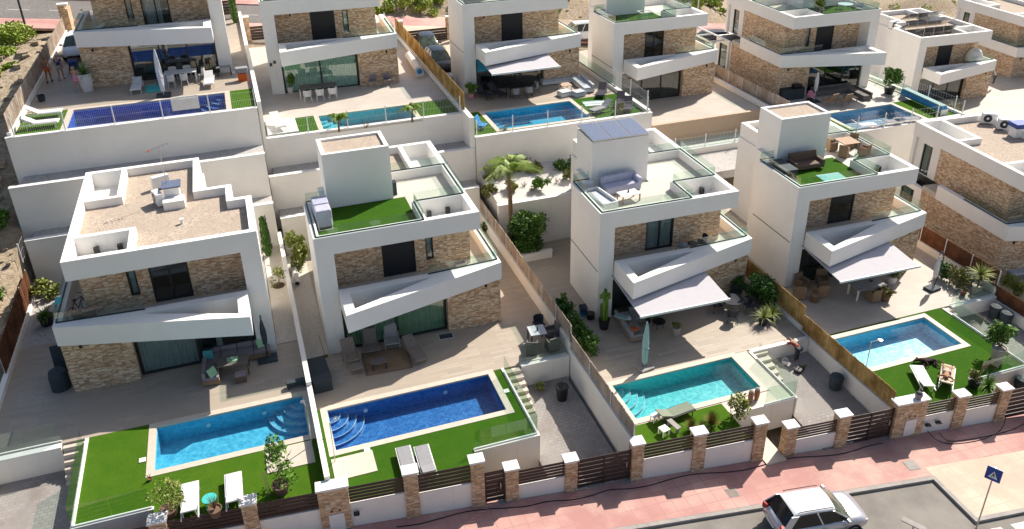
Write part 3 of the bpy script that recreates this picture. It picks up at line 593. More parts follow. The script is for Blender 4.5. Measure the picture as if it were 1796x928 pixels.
glassrail('glass rail on the side wall of the corner sofa terrace', [(26.35, 66, t3 + .25), (26.35, 54, t3 + .25)], .8, 'dark')
glassrail('glass balustrade above the blue pool cover', [(51.5, 62, t5), (51.5, 51, t5)], .9, 'dark')
glassrail('glass rail on the cream wall below the wooden boarded border', [(27, 50, 1.35), (39.4, 50, 1.35)], .8)
# wire mesh fences of the upper gardens
def wirefence(label, x0, x1, y0, y1, z, h=1.0, dx=.1):
    t = thing('wire_fence', label, 'fence', (x0, y0, z)); L = math.hypot(x1 - x0, y1 - y0); a = math.atan2(y1 - y0, x1 - x0); t.rotation_euler = (0, 0, a); b = MB()
    n = int(L / dx)
    for i in range(n): x = i * dx; b.box(x, x + .006, -.003, .003, .04, h)
    for k in range(3): zz = .05 + (h - .07) * k / 2; b.box(0, L, -.003, .003, zz, zz + .005)
    b.build('wire_mesh', 'whitemetal', t)
    k = max(1, round(L / 2.5))
    for i in range(k + 1): x = L * i / k; MB().box(x - .03, x + .03, -.03, .03, 0, h + .12).build('post', 'whitemetal', t)
wirefence('white wire fence on the wall in front of the cobalt pool', -12.4, .55, 49.75, 49.75, t1 + .12)
wirefence('white wire fence on the wall in front of the small aqua pool', 1.0, 13.3, 50.25, 50.25, t2 + .12)
wirefence('white wire fence on the wall in front of the corner sofa garden', 13.9, 26.2, 48.55, 48.55, t3 + .12)
wirefence('white wire fence on the side wall of the corner sofa garden', 26.35, 26.35, 54.2, 48.9, t3 + .25, 1.2)
wirefence('white wire fence on the wall of the dusky blue pool', 39.8, 52, 46.1, 46.1, t5 + .12, 1.0, .3)
wirefence('white wire fence in front of the wooden boarded border', 26.8, 39.5, 49.85, 49.85, 1.35, .9, .3)
wirefence('white wire fence beside the rocky slope at the far left', -12.7, -12.7, 48, 45.3, 3.0, 1.0, .2)
wirefence('wire fence right of the blue pool cover', 52.1, 52.1, 58, 47, t5 + .2, 1.0, .25)
# ---------------------------------------------------------------- street fences
def street_fence(label, bays, pillars, ztop, wallh, name='street_fence'):
    """bays: (x0, x1, kind, top, low-wall top); pillars (x0, x1, top)"""
    x0 = pillars[0][0]; t = thing(name, label, 'fence', (x0, fy(x0), zs(x0)))
    ang = math.atan(-.085); t.rotation_euler = (0, 0, ang); Z = zs(x0)
    def X(x): return (x - x0) / math.cos(ang)
    for a, b_, top in pillars:
        zb = zs(b_) - .3
        p = MB().box(X(a), X(b_), -.02, .42, zb - Z, top - Z).build('pillar', 'stone_p', t)
        MB().box(X(a) - .05, X(b_) + .05, -.07, .47, top - Z, top - Z + .09).build('pillar_cap', 'cap', p, bev=.008)
    for a, b_, kind, top, lw in bays:
        zb = zs(b_) - .3
        if kind == 'panel':
            MB().box(X(a), X(b_), .08, .28, zb - Z, lw - Z).build('low_wall', 'wall', t)
            s = MB(); n = 5; h = (top - lw - .04) / n
            for i in range(n): s.box(X(a) + .01, X(b_) - .01, .12, .138, lw - Z + .03 + h * i, lw - Z + .03 + h * (i + 1) - .035)
            s.build('slat_panel', 'slat', t)
        elif kind == 'gate':
            s = MB(); n = 7; z0 = zs((a + b_) / 2) + .06; h = (top - z0) / n
            for i in range(n): s.box(X(a) + .01, X(b_) - .01, .14, .158, z0 - Z + h * i, z0 - Z + h * (i + 1) - .038)
            g = s.build('gate', 'slat', t)
            for xx in (X(a) + .02, X(b_) - .09) + ((X((a + b_) / 2) - .035,) if b_ - a > 2 else ()): MB().box(xx, xx + .07, .1, .14, z0 - Z, top - Z).build('gate_stile', 'slat', g)
            MB().box(X(b_) - .22, X(b_) - .19, .04, .09, z0 - Z + .7, z0 - Z + 1.0).build('handle', 'metal', g)
            MB().box(X(a), X(b_), -.1, .45, zb - Z, zs(b_) + .015 - Z).build('threshold', 'kerb', t)
    return t
def lw(a): return a
street_fence('stone pillared dark slat fence in front of the azure pool', [(-12.2, -5.9, 'gate', 1.1, 0), (-5.3, -2.62, 'panel', 1.18, .25), (-2.08, .18, 'panel', 1.2, .3)], [(-5.9, -5.3, 1.25), (-2.62, -2.08, 1.3)], 0, 0)
street_fence('stone pillared dark slat fence in front of the royal blue pool', [(1.34, 3.5, 'panel', 1.15, .28), (4.06, 6.18, 'panel', 1.1, .1), (6.72, 7.6, 'gate', .5, 0), (8.14, 10.15, 'panel', .3, -.55), (10.68, 13.1, 'gate', .2, 0)],
             [(.18, 1.34, 1.27), (3.5, 4.06, 1.28), (6.18, 6.72, 1.2), (7.6, 8.14, .46), (10.15, 10.68, .27)], 0, 0)
street_fence('stone pillared dark slat fence in front of the turquoise pool', [(13.62, 15.92, 'panel', .38, -.5), (16.5, 18.82, 'panel', .28, -.62), (20.95, 23.02, 'panel', -.38, -1.15), (23.62, 26.0, 'gate', -.42, 0)],
             [(13.1, 13.62, .48), (15.92, 16.5, .37), (18.82, 19.38, .3), (20.42, 20.95, -.3), (23.02, 23.62, -.25)], 0, 0)
street_fence('stone pillared dark slat fence in front of the sunbather lawn', [(27.65, 29.3, 'panel', -.5, -1.3), (29.9, 31.75, 'panel', -.68, -1.45), (32.3, 34.2, 'gate', -.75, 0), (34.75, 39, 'panel', -.85, -1.9)],
             [(26.0, 27.65, -.22), (29.3, 29.9, -.47), (31.75, 32.3, -.6), (34.2, 34.75, -.8)], 0, 0)
slab('entrance_path', 'coping', 19.4, 20.4, 22.9, 25.3, -1.8, .4)
# meter boxes on the wide pillars
for nm, x, z, lab in (('meter_box', .78, -.55, 'white meter cabinet door on the wide pillar below the royal pool'), ('meter_box', 26.9, -1.75, 'white meter cabinet door on the wide pillar below the golden reed screen')):
    t = thing(nm, lab, 'cabinet', (x, fy(x) - .03, z), math.atan(-.085))
    MB().box(-.3, .3, -.03, 0, -.35, .55).build('door', 'white', t, bev=.005)
    for q in (-.15, .15): MB().box(q - .04, q + .04, -.012, -.0, .68, .76).build('lock', 'dark', t)
# rear street fences seen between the villas
def rearfence(label, x0, x1, y, z, zt, lwh=.9):
    t = thing('rear_fence', label, 'fence', (x0, y, z)); L = x1 - x0
    MB().box(0, L, 0, .2, -.5, lwh).build('low_wall', 'wall', t); s = MB()
    for i in range(5): s.box(.3, L - .3, -.05, -.01, lwh - .6 + i * .24 + .05, lwh - .6 + i * .24 + .26)
    s.build('slat_panel', 'slat', t)
    for q in (0, L - .5):
        p = MB().box(q, q + .5, -.06, .4, -.5, zt - z).build('pillar', 'stone_p', t); MB().box(q - .05, q + .55, -.11, .45, zt - z, zt - z + .09).build('pillar_cap', 'cap', p)
    return t
rearfence('dark slatted fence with stone pillars behind the top left path', -3.2, .6, 74.3, t1, t1 + 2)
rearfence('dark slatted fence with stone pillars beside the second villa entrance', .9, 5, 73.6, t2, t2 + 2.3)
rearfence('wide dark slatted gate behind the black cars', 13.9, 18.9, 72.9, t3, t3 + 2.0, .5)
rearfence('dark slatted panel over white wall beside the gate of the black cars', 19.3, 23.6, 72.3, t3, t3 + 2.1, 1.1)
t = thing('stone_pillar', 'stone gate pillar with white cap at the end of the straw screen', 'pillar', (-12.5, 74.3, t1))
MB().box(-.35, .1, 0, .5, -.3, 2.2).build('pillar', 'stone_p', t); MB().box(.1, .3, -.0, 1.6, -.3, 1.9).build('side_wall', 'stone_p', t); MB().box(-.42, .38, -.06, .56, 2.2, 2.32).build('pillar_cap', 'cap', t)
# ---------------------------------------------------------------- villas
H = {'A': (-.46, 35.45, .9, -1, 0), 'B': (1.97, 35.42, 0, 1, 0), 'C': (16.39, 34.75, -.95, 1, R(-1.2)), 'D': (28.6, 34.8, -1.55, 1, R(-1.6)),
     '1': (-.41, 58.2, 8.46, -1, 0), '2': (1.95, 59, 6.2, 1, R(-2)), '3': (15.7, 57.45, 5.1, 1, 0), '4': (27.55, 57.1, 2.7, 1, 0),
     '5': (50.2, 54.5, 2.3, -1, R(-1.6)), '6': (61, 60.5, -2.7, 1, R(-3.5)), 'E': (51.5, 32.0, -2.5, -1, R(-4.5)), '7': (86, 63, -3.2, -1, R(-4))}
def loc(k, x, y, z=0):
    hx, hy, hz, m, a = H[k]; c, s = math.cos(a), math.sin(a); x *= m
    return (hx + c * x - s * y, hy + s * x + c * y, hz + z)
def wallgrid(b, x0, x1, z0, z1, y0, y1, ops, swap=False):
    xs = sorted({x0, x1, *[o[0] for o in ops], *[o[1] for o in ops]}); zz = sorted({z0, z1, *[o[2] for o in ops], *[o[3] for o in ops]})
    for i in range(len(xs) - 1):
        for j in range(len(zz) - 1):
            cx, cz = (xs[i] + xs[i + 1]) / 2, (zz[j] + zz[j + 1]) / 2
            if any(o[0] < cx < o[1] and o[2] < cz < o[3] for o in ops): continue
            if swap: b.box(y0, y1, xs[i], xs[i + 1], zz[j], zz[j + 1])
            else: b.box(xs[i], xs[i + 1], y0, y1, zz[j], zz[j + 1])
def curtain_mesh(b, x0, x1, y, z0, z1, amp=.05, per=.16, swap=False):
    n = max(4, int((x1 - x0) / per * 4)); vs = []
    for i in range(n + 1):
        x = x0 + (x1 - x0) * i / n; yy = y + amp * math.sin(i * math.pi / 2) + amp * .3 * math.sin(i * .7)
        vs += [((yy, x, z0) if swap else (x, yy, z0)), ((yy, x, z1) if swap else (x, yy, z1))]
    b.add(vs, [(2 * i, 2 * i + 2, 2 * i + 3, 2 * i + 1) for i in range(n)])
def window(t, m, x0, x1, z0, z1, y, n=2, cur=None, pane='pane', swap=False, shut=0, lab=None, side=-1, fw=.06):
    """frame flush in a wall opening; y is the plane of the frame's outer face, going inward"""
    s = -side
    def bx(b, a, c, d, e, f, g):
        d, e = sorted((d, e))
        return b.box(d, e, a, c, f, g) if swap else b.box(a, c, d, e, f, g)
    f = MB(m); bx(f, x0, x1, y, y + s * .07, z0, z0 + fw); bx(f, x0, x1, y, y + s * .07, z1 - fw, z1)
    for i in range(n + 1):
        x = x0 + (x1 - x0 - fw) * i / n; bx(f, x, x + fw, y, y + s * .07, z0 + fw, z1 - fw)
    w = f.build('window', 'dark', t)
    if lab: w['label'] = lab
    zt = z1 - fw - shut * (z1 - z0 - 2 * fw)
    if shut < 1:
        p = MB(m); bx(p, x0 + fw, x1 - fw, y + s * .045, y + s * .051, z0 + fw, zt); p.build('pane', pane, w)
    if shut > 0:
        p = MB(m); bx(p, x0 + fw, x1 - fw, y + s * .02, y + s * .05, zt, z1 - fw); p.build('roller_shutter', 'shutter', w)
    if shut < 1:
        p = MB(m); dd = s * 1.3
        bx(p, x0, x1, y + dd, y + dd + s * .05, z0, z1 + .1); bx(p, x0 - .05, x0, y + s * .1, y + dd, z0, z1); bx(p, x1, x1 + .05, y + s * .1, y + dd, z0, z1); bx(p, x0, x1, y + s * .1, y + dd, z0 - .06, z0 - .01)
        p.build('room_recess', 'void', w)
        if cur:
            c = MB(m)
            for a, e in cur[1]: curtain_mesh(c, x0 + (x1 - x0) * a, x0 + (x1 - x0) * e, y + s * .12, z0 + .03, z1 - .05, swap=swap)
            c.build('curtain', cur[0], w)
    return w
def railpart(t, m, pts, h=.5):
    g = MB(m); c = MB(m)
    for p, q in zip(pts, pts[1:]):
        dx, dy = q[0] - p[0], q[1] - p[1]; L = math.hypot(dx, dy); nx_, ny_ = -dy / L, dx / L; k = max(1, round(L / 1.6))
        for i in range(k):
            a, e = (i + .008) / k, (i + .992) / k
            P = [(p[0] + dx * a - nx_ * .006, p[1] + dy * a - ny_ * .006), (p[0] + dx * e - nx_ * .006, p[1] + dy * e - ny_ * .006), (p[0] + dx * e + nx_ * .006, p[1] + dy * e + ny_ * .006), (p[0] + dx * a + nx_ * .006, p[1] + dy * a + ny_ * .006)]
            g.prism(P, p[2] + .03, p[2] + h)
        P = [(p[0] - nx_ * .03, p[1] - ny_ * .03), (q[0] - nx_ * .03, q[1] - ny_ * .03), (q[0] + nx_ * .03, q[1] + ny_ * .03), (p[0] + nx_ * .03, p[1] + ny_ * .03)]
        c.prism(P, p[2], p[2] + .045)
    o = g.build('glass_railing', 'glass', t); c.build('rail_channel', 'dark', o)
def villa(k, label, roof='terrace', gf=None, big=None, turf=None, awn=False, tower='gravel', sidewin=None, small=True, rail='front', joint=False, gfsh=0, turfx=(0.35, 5.25), parts='all'):
    hx, hy, hz, m, a = H[k]; t = thing('villa', label, 'house', (hx, hy, hz), a, 'white flat roofed villas')
    gf = gf or dict(n=2, pane='pane'); big = big or dict(n=2)
    # --- white walls
    w = MB(m); w.box(0, .86, 0, .35, -.5, 5.64); w.box(0, .35, .35, 4.05, -.5, 5.64); w.box(.35, .86, .35, 1.25, 3.1, 5.64)
    w.box(.35, 1.2, 3.75, 4.05, -.5, 5.64); w.box(.9, 1.2, 4.05, 5.8, -.5, 5.64); w.box(2.35, 2.65, 5.8, 10.1, -.5, 5.64); w.box(1.2, 2.35, 5.55, 5.8, -.5, 5.64); w.box(2.65, 8.1, 9.8, 10.1, 3.1, 5.64)
    w.box(2.65, 8.75, 9.8, 10.1, -.5, 2.8)
    w.box(.86, 6.2, 0, .3, 2.5, 2.8)
    if sidewin:   # the side of the balcony seen from the left: wall with tall windows
        wallgrid(w, 7.6, 9.8, 3.1, 5.64, 7.6, 7.9, [(8.3, 9.2, 3.15, 5.3)], True); wallgrid(w, 7.2, 9.8, -.5, 2.8, 8.75, 9.05, [(7.9, 9.2, .05, 2.4)], True)
        window(t, m, 8.3, 9.2, 3.15, 5.3, 7.84, 1, ('greencurtain', [(.45, 1)]), swap=True, side=1); window(t, m, 7.9, 9.2, .05, 2.4, 8.99, 1, ('greencurtain', [(.35, 1)]), swap=True, side=1)
    else:
        w.box(7.6, 7.9, 7.6, 9.8, 3.1, 5.64); w.box(8.75, 9.05, 7.2, 9.8, -.5, 2.8)
    w.build('wall', 'stucco', t)
    # --- stone clad walls
    s = MB(m); s.box(6.2, 9.05, -.2, .12, -.3, 2.8); s.box(8.75, 9.05, .12, 7.2, -.3, 2.8); s.box(6.2, 6.4, .12, .5, -.3, 2.8); s.build('stone_wall', 'stone', t)
    s = MB(m); ops = [(3.3, 5.0, 3.1, 5.38)] + ([(5.55, 5.95, 3.7, 5.3)] if small else [])
    wallgrid(s, .86, 7.9, 3.1, 5.64, 1.2, 1.42, ops); s.box(7.6, 7.9, 1.42, 7.6, 3.1, 5.64); s.build('stone_wall', 'stone', t)
    # --- ground floor sliding doors, upper windows
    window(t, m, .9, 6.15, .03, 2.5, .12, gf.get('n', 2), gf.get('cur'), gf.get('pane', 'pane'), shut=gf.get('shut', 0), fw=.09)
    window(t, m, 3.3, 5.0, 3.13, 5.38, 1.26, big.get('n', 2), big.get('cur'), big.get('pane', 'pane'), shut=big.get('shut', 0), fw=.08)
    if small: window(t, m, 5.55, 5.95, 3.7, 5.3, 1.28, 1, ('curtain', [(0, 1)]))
    # --- balcony slab, its slanted fascia and the planter slot behind it
    f = MB(m); f.box(.86, 9.05, -.1, 1.42, 2.8, 3.1); f.box(7.9, 9.05, 1.42, 7.2, 2.8, 3.1); f.prism([(1.33, -.55), (1.33, -2.02), (5.3, -.56)], 2.78, 2.86)
    f.build('balcony_floor', 'rooftile', t)
    f = MB(m)
    f.prism([(.86, -2.5), (9.1, -.35), (9.1, .1), (8.76, .1), (5.37, -.1), (5.37, -.55), (1.33, -2.02)], 2.72, 3.7)
    f.prism([(.86, -2.5), (1.33, -2.02), (1.33, -.55), (.86, -.55)], 2.72, 3.7); f.prism([(.86, -.55), (5.37, -.55), (5.37, -.1), (.86, -.1)], 2.72, 3.7)
    f.box(8.76, 9.1, .1, 5.85, 2.72, 3.7)
    f.build('balcony_fascia', 'stucco', t)
    railpart(t, m, [(5.3, -.2, 3.7), (8.98, .0, 3.7), (8.98, 4.6 if rail != 'long' else 3.6, 3.7)], .52)
    # --- roof: fascia and parapets
    out = [(0, 0), (8.14, 0), (8.14, 10.15), (2.45, 10.15), (2.45, 5.8), (.9, 5.8), (.9, 4.05), (0, 4.05)]
    p = MB(m); p.prism(out, 5.64, 5.76); p.ring(out, .3, 5.76, 6.6)
    def vbox(x0, x1, y0, y1): p.box(x0, x0 + .28, y0, y1, 5.76, 6.6); p.box(x0 + .28, x1, y1 - .28, y1, 5.76, 6.6)
    p.box(5.25, 5.5, .3, 2.45, 5.76, 6.597); p.box(5.5, 7.84, 2.2, 2.45, 5.76, 6.597)
    if roof == 'terrace':
        p.box(6.1, 6.35, 6.55, 9.85, 5.76, 6.597); p.box(4.6, 7.84, 6.3, 6.55, 5.76, 6.597)
    else:
        p.box(6.1, 6.35, 6.2, 9.85, 5.76, 6.597); p.box(6.35, 7.84, 6.2, 6.45, 5.76, 6.597)
    p.build('roof_parapet', 'stucco', t)
    for q in ((5.9, 1.9), (6.9, 1.95)): MB(m).box(q[0], q[0] + .22, q[1] - .1, q[1] + .12, 5.765, 6.1).build('roof_lamp', 'black', t)
    for i, (q, y) in enumerate(((1.9, -1.55), (2.65, -1.3), (3.3, -1.05))): MB(m).box(q, q + .2, y - .1, y + .1, 2.865, 3.32).build('balcony_lamp', 'black', t)
    if roof == 'gravel':
        g = MB(m); g.box(.3, 5.25, .3, 4.05 - .3, 5.76, 6.18); g.box(1.2, 8 - .16, 2.45, 5.5, 5.76, 6.176) if False else None
        g.box(5.25, 7.84, 2.45, 6.2, 5.76, 6.18); g.box(1.2, 5.25, 3.75, 5.5, 5.76, 6.18); g.box(2.75, 6.1, 6.2, 9.85, 5.76, 6.18); g.box(2.75, 5.25, 5.5, 6.2, 5.76, 6.18)
        g.build('roof_gravel', 'roofgravel', t)
    else:
        g = MB(m); g.box(turfx[1], 7.84, 2.45, 6.3, 5.76, 6.1)
        g.box(.3 if not turf else turfx[0], 5.25, .3, 3.75, 5.76, 6.1); g.box(4.62, 5.25, 3.75, 6.3, 5.76, 6.1)
        if turf is None: pass
        g.build('roof_terrace_floor', 'rooftile', t)
        if turf: MB(m).box(.32, 5.22, .32, 4.0, 6.104, 6.13).build('roof_turf', turf, t)
        g = MB(m); g.box(2.75, 6.1, 6.55, 9.85, 5.76, 6.18); g.build('roof_gravel', 'roofgravel', t)
        w = MB(m); w.box(1.2, 4.62, 4.05, 6.35, 5.78, 8.85); 
        if tower == 'gravel': w.ring([(1.2, 4.05), (4.62, 4.05), (4.62, 6.35), (1.2, 6.35)], .2, 8.85, 9.1)
        tw = w.build('stair_tower', 'stucco', t)
        if tower == 'gravel': MB(m).box(1.4, 4.42, 4.25, 6.15, 8.852, 8.98).build('tower_gravel', 'roofgravel', tw)
        if tower == 'solar':
            for i in range(3):
                sp = MB(m).xbox((1.78 + i * 1.15, 5.2, 8.98), (1.12, 2.36, .05), 0, R(3)).build('solar_panel', 'metal', tw)
                MB(m).xbox((1.78 + i * 1.15, 5.2, 9.008), (1.04, 2.28, .012), 0, R(3)).build('solar_cells', 'solar', sp)
        railpart(t, m, [(1.1, 4.2, 6.6), (.15, 4.2, 6.6), (.15, .12, 6.6), (5.35, .12, 6.6), (5.35, 2.33, 6.6), (7.98, 2.33, 6.6), (7.98, 6.42, 6.6), (4.7, 6.42, 6.6)], .5)
    # --- small fittings
    for q in ((1.9, 1.14, 5.3), (8.2, -.26, 2.45)): MB(m).box(q[0], q[0] + .12, q[1] - .02, q[1] + .06, q[2] - .1, q[2] + .08).build('wall_lamp', 'black', t)
    if joint: MB(m).box(-.012, 0, .1, 4.0, 3.05, 3.1).build('wall_joint', 'dark', t)  # dark strip standing in for the horizontal groove in the wall
    if awn:
        x0, x1 = awn; n = 10
        c = MB(m); P = [(-.0, 2.79), (-1.2, 2.66), (-2.5, 2.54), (-3.65, 2.45)]
        for (ya, za), (yb, zb_) in zip(P, P[1:]): c.add([(x0, ya, za), (x1, ya, za), (x1, yb, zb_), (x0, yb, zb_), (x0, ya, za - .02), (x1, ya, za - .02), (x1, yb, zb_ - .02), (x0, yb, zb_ - .02)], [(0, 1, 2, 3), (4, 7, 6, 5), (0, 4, 5, 1), (3, 2, 6, 7), (0, 3, 7, 4), (1, 5, 6, 2)])
        aw = c.build('awning', 'awning', t); MB(m).box(x0 - .03, x1 + .03, -3.74, -3.65, 2.36, 2.47).build('front_bar', 'whitemetal', aw)
        for q in (x0 + .6, x1 - .6): MB(m).tube([(q, -.1, 2.62), (q + .5, -1.9, 2.45), (q, -3.66, 2.4)], .03).build('folding_arm', 'whitemetal', aw)
    return t
LC = [(0, .18), (.45, .55)]
vA = villa('A', 'villa with gravel roof, zigzag parapet and no roof terrace, in front of the azure pool', 'gravel', gf=dict(n=2, cur=('curtain', [(.29, .34), (.5, .98)])), big=dict(n=2, pane='pane'))
vB = villa('B', 'villa with artificial grass on its roof terrace and a gravel topped stair tower', turf='grassdark', gf=dict(n=2, cur=('greencurtain', [(.02, .98)]), pane='panegreen'), big=dict(n=1, shut=1))
vC = villa('C', 'villa with three solar panels on its stair tower and a cream tiled roof terrace', gf=dict(n=3), tower='solar', awn=(.75, 5.8), big=dict(n=2, cur=('curtain', [(.05, .95)])), small=False, joint=True)
vD = villa('D', 'villa with brown sofa and wooden dining set on its green roof terrace', turf='grassdark', awn=(.75, 6.0), gf=dict(n=3), big=dict(n=1, shut=.45), small=False, joint=True)
v1 = villa('1', 'uppermost left villa behind the cobalt pool with people beside it', gf=dict(n=3), big=dict(n=2, cur=('curtain', [(.3, .9)])))
v2 = villa('2', 'upper villa with pale green ground floor glass behind a long dark table', gf=dict(n=2, cur=('curtain', [(.0, 1)]), pane='panegreen'), big=dict(n=1, shut=1))
v3 = villa('3', 'upper villa with grey awning beside the white corner sofa', awn=(.95, 6.1), gf=dict(n=3), big=dict(n=1, shut=1), small=False, joint=True)
v4 = villa('4', 'upper villa behind the empty cream terrace with turf and glass cube on its roof', turf='grassdark', gf=dict(n=3), big=dict(n=2, pane='pane'), small=False, joint=True)
v5 = villa('5', 'upper villa with round green roof table, seen past the dusky blue pool', turf='grassdark', gf=dict(n=3), big=dict(n=1, shut=1), sidewin=True)
v6 = villa('6', 'villa whose flat roof is filled with tilted solar panels', 'gravel', gf=dict(n=3), big=dict(n=1, shut=1), small=False)
vE = villa('E', 'villa at the right edge with two air conditioners on its gravel roof', 'gravel', gf=dict(n=3), sidewin=True, rail='long')
v7 = villa('7', 'villa cut off by the top right corner with an empty pale roof', 'gravel', gf=dict(n=3), sidewin=True)
# ---------------------------------------------------------------- furniture builders
def T(name, label, cat, P, rz=0, group=None): return thing(name, label, cat, P, rz, group)
def pad(b, x0, x1, y0, y1, z0, z1): return b.box(x0, x1, y0, y1, z0, z1)
def lounger(label, P, rz, fr='white', fab='fabric', back=25, group='sun loungers in the gardens', flat=False, h=.34):
    """head end towards +x local"""
    t = T('sun_lounger', label, 'sun lounger', P, rz, group); L, W = 1.95, .66; bk = .72
    f = MB(); f.box(-L / 2, L / 2, -W / 2, -W / 2 + .05, h - .06, h); f.box(-L / 2, L / 2, W / 2 - .05, W / 2, h - .06, h); f.box(-L / 2, -L / 2 + .05, -W / 2 + .05, W / 2 - .05, h - .06, h); f.build('frame', fr, t, .006)
    for x in (-L / 2 + .18, L / 2 - .3):
        for y in (-W / 2 + .03, W / 2 - .03): MB().cyl((x, y, 0), (x, y, h - .06), .024, .02, 8).build('leg', fr, t)
    MB().box(-L / 2 + .03, L / 2 - bk, -W / 2 + .05, W / 2 - .05, h - .02, h + .035).build('seat', fab, t, .012)
    a = R(back if not flat else 2); c = MB(); x0 = L / 2 - bk
    c.xbox((x0 + bk / 2 * math.cos(a), 0, h + .008 + bk / 2 * math.sin(a)), (bk, W - .1, .055), 0, 0, -a); c.build('backrest', fab, t, .012)
    if back > 5:
        for y in (-W / 2 + .1, W / 2 - .1): MB().cyl((x0 + bk * .7 * math.cos(a), y, h + bk * .7 * math.sin(a)), (L / 2 - .15, y, h - .03), .012, .012, 6).build('strut', fr, t)
    return t
def table(label, P, rz, w, d, h, top, leg, name='table', round_=False, lr=.03, cat='table', group=None, item=None):
    t = T(name, label, cat, P, rz, group)
    if round_: MB().cyl((0, 0, h - .03), (0, 0, h), w / 2, w / 2, 28).build('tabletop', top, t)
    else: MB().box(-w / 2, w / 2, -d / 2, d / 2, h - .04, h).build('tabletop', top, t, .008)
    k = .6 if round_ else .94
    for x in (-1, 1):
        for y in (-1, 1):
            if round_: MB().cyl((x * w * .32, y * d * .32, 0), (x * w * .16, y * d * .16, h - .03), .018, .018, 8).build('leg', leg, t)
            else: MB().box(*sorted((x * (w / 2 - .02), x * (w / 2 - .02 - 2 * lr))), *sorted((y * (d / 2 - .02), y * (d / 2 - .02 - 2 * lr))), 0, h - .04).build('leg', leg, t)
    return t
def chair(label, P, rz, fr='black', seat='darkfab', arms=False, name='chair', cat='chair', group=None, w=.5, wicker=False, back=.42):
    """faces -y local"""
    t = T(name, label, cat, P, rz, group); hs = .43
    if wicker:
        b = MB(); b.ring([(-w / 2, -w / 2), (w / 2, -w / 2), (w / 2, w / 2), (-w / 2, w / 2)], .07, .06, .40); b.build('base', fr, t, .02)
        MB().xbox((0, w / 2 - .02, .62), (w, .08, .5), 0, R(-8)).build('backrest', fr, t, .03)
        for x in (-1, 1): MB().box(*sorted((x * w / 2, x * (w / 2 - .075))), -w / 2 + .02, w / 2 - .06, .40, .62).build('armrest', fr, t, .02)
        MB().box(-w / 2 + .08, w / 2 - .08, -w / 2 + .02, w / 2 - .08, .36, .46).build('seat', seat, t, .02)
        return t
    for x in (-1, 1):
        for y in (-1, 1): MB().cyl((x * (w / 2 - .01), y * (w / 2 - .01), 0), (x * (w / 2 - .07), y * (w / 2 - .07), hs), .016, .016, 6).build('leg', fr, t)
    MB().box(-w / 2 + .03, w / 2 - .03, -w / 2 + .03, w / 2 - .03, hs - .02, hs + .03).build('seat', seat, t, .012)
    bk = MB(); n = 8; rr = w * .5; vs = []
    for i in range(n + 1):
        a = R(200) + R(-220) * i / n; 
        for k, z in enumerate((hs + .03, hs + back)): 
            q = rr * (1 + .05 * k); vs += [(q * math.cos(a), q * .9 * abs(math.sin(a)) if math.sin(a) > 0 else q * .9 * math.sin(a) * .3, z - (.18 * k if i in (0, n) else 0))]
    vs2 = [(x * .93, y * .93, z) for x, y, z in vs]; m = len(vs); fs = []
    for i in range(n): a = 2 * i; fs += [(a, a + 2, a + 3, a + 1), (m + a, m + a + 1, m + a + 3, m + a + 2), (a + 1, a + 3, m + a + 3, m + a + 1), (a, m + a, m + a + 2, a + 2)]
    fs += [(0, 1, m + 1, m), (m - 2, 2 * m - 2, 2 * m - 1, m - 1)]
    bk.add(vs + vs2, fs); bk.build('backrest', seat, t)
    return t
def sofa(label, P, rz, segs, base='whitemetal', cush='ltgreyfab', h=.28, bh=.62, pillow=None, name='sofa', group=None, cat='sofa'):
    """segs: list of (x0,x1,y0,y1,back side 'n','s','e','w' or combinations)"""
    t = T(name, label, cat, P, rz, group); fb = MB(); n = 0
    for x0, x1, y0, y1, bk in segs:
        fb.box(x0, x1, y0, y1, .06, h)
        L = x1 - x0 if (x1 - x0) > (y1 - y0) else y1 - y0; k = max(1, round(L / .75))
        for i in range(k):
            if (x1 - x0) > (y1 - y0): MB().box(x0 + (x1 - x0) * i / k + .01, x0 + (x1 - x0) * (i + 1) / k - .01, y0 + .02, y1 - .02, h, h + .14).build('seat_cushion', cush, t, .03)
            else: MB().box(x0 + .02, x1 - .02, y0 + (y1 - y0) * i / k + .01, y0 + (y1 - y0) * (i + 1) / k - .01, h, h + .14).build('seat_cushion', cush, t, .03)
        for s in bk:
            for i in range(k):
                a, c = i / k, (i + 1) / k
                if s in 'ns':
                    yy = (y1 - .16, y1) if s == 'n' else (y0, y0 + .16); X = (x0 + (x1 - x0) * a + .01, x0 + (x1 - x0) * c - .01); MB().box(*X, *yy, h + .145, bh).build('back_cushion', cush, t, .03)
                else:
                    xx = (x1 - .16, x1) if s == 'e' else (x0, x0 + .16)
                    Y = (y0 + (y1 - y0) * a + .01, y0 + (y1 - y0) * c - .01) if (y1 - y0) >= (x1 - x0) else (y0 + .02, y1 - .18)
                    if (y1 - y0) < (x1 - x0) and i: continue
                    MB().box(*xx, *Y, h + .145, bh).build('back_cushion', cush, t, .03)
    fb.build('base', base, t, .01)
    if pillow:
        for (x, y, mt, a) in pillow: tag(MB().xbox((0, 0, 0), (.42, .42, .13), a, R(55)).build('cushion', mt, None, .04), 'loose %s on the sofa nearest its %s end' % ('patterned green cushion' if mt == 'lime' else 'teal cushion' if mt == 'teal' else 'pale cushion', 'left' if x < 0 else 'right'), 'cushion').location = t.matrix_world @ Vector((0, 0, 0)) if False else Vector(P) + Matrix.Rotation(rz, 3, 'Z') @ Vector((x, y, h + .3))
    return t
def canopy_closed(b, z0, z1, r, seed=0, n=20):
    rnd = random.Random(seed); prof = []
    for i in range(7):
        k = i / 6; prof.append((r * (.75 + .35 * math.sin(k * 2.6)) * (1 - .75 * k ** 3), z0 + (z1 - z0) * k))
    return b.lathe(prof, n, wob=.16)
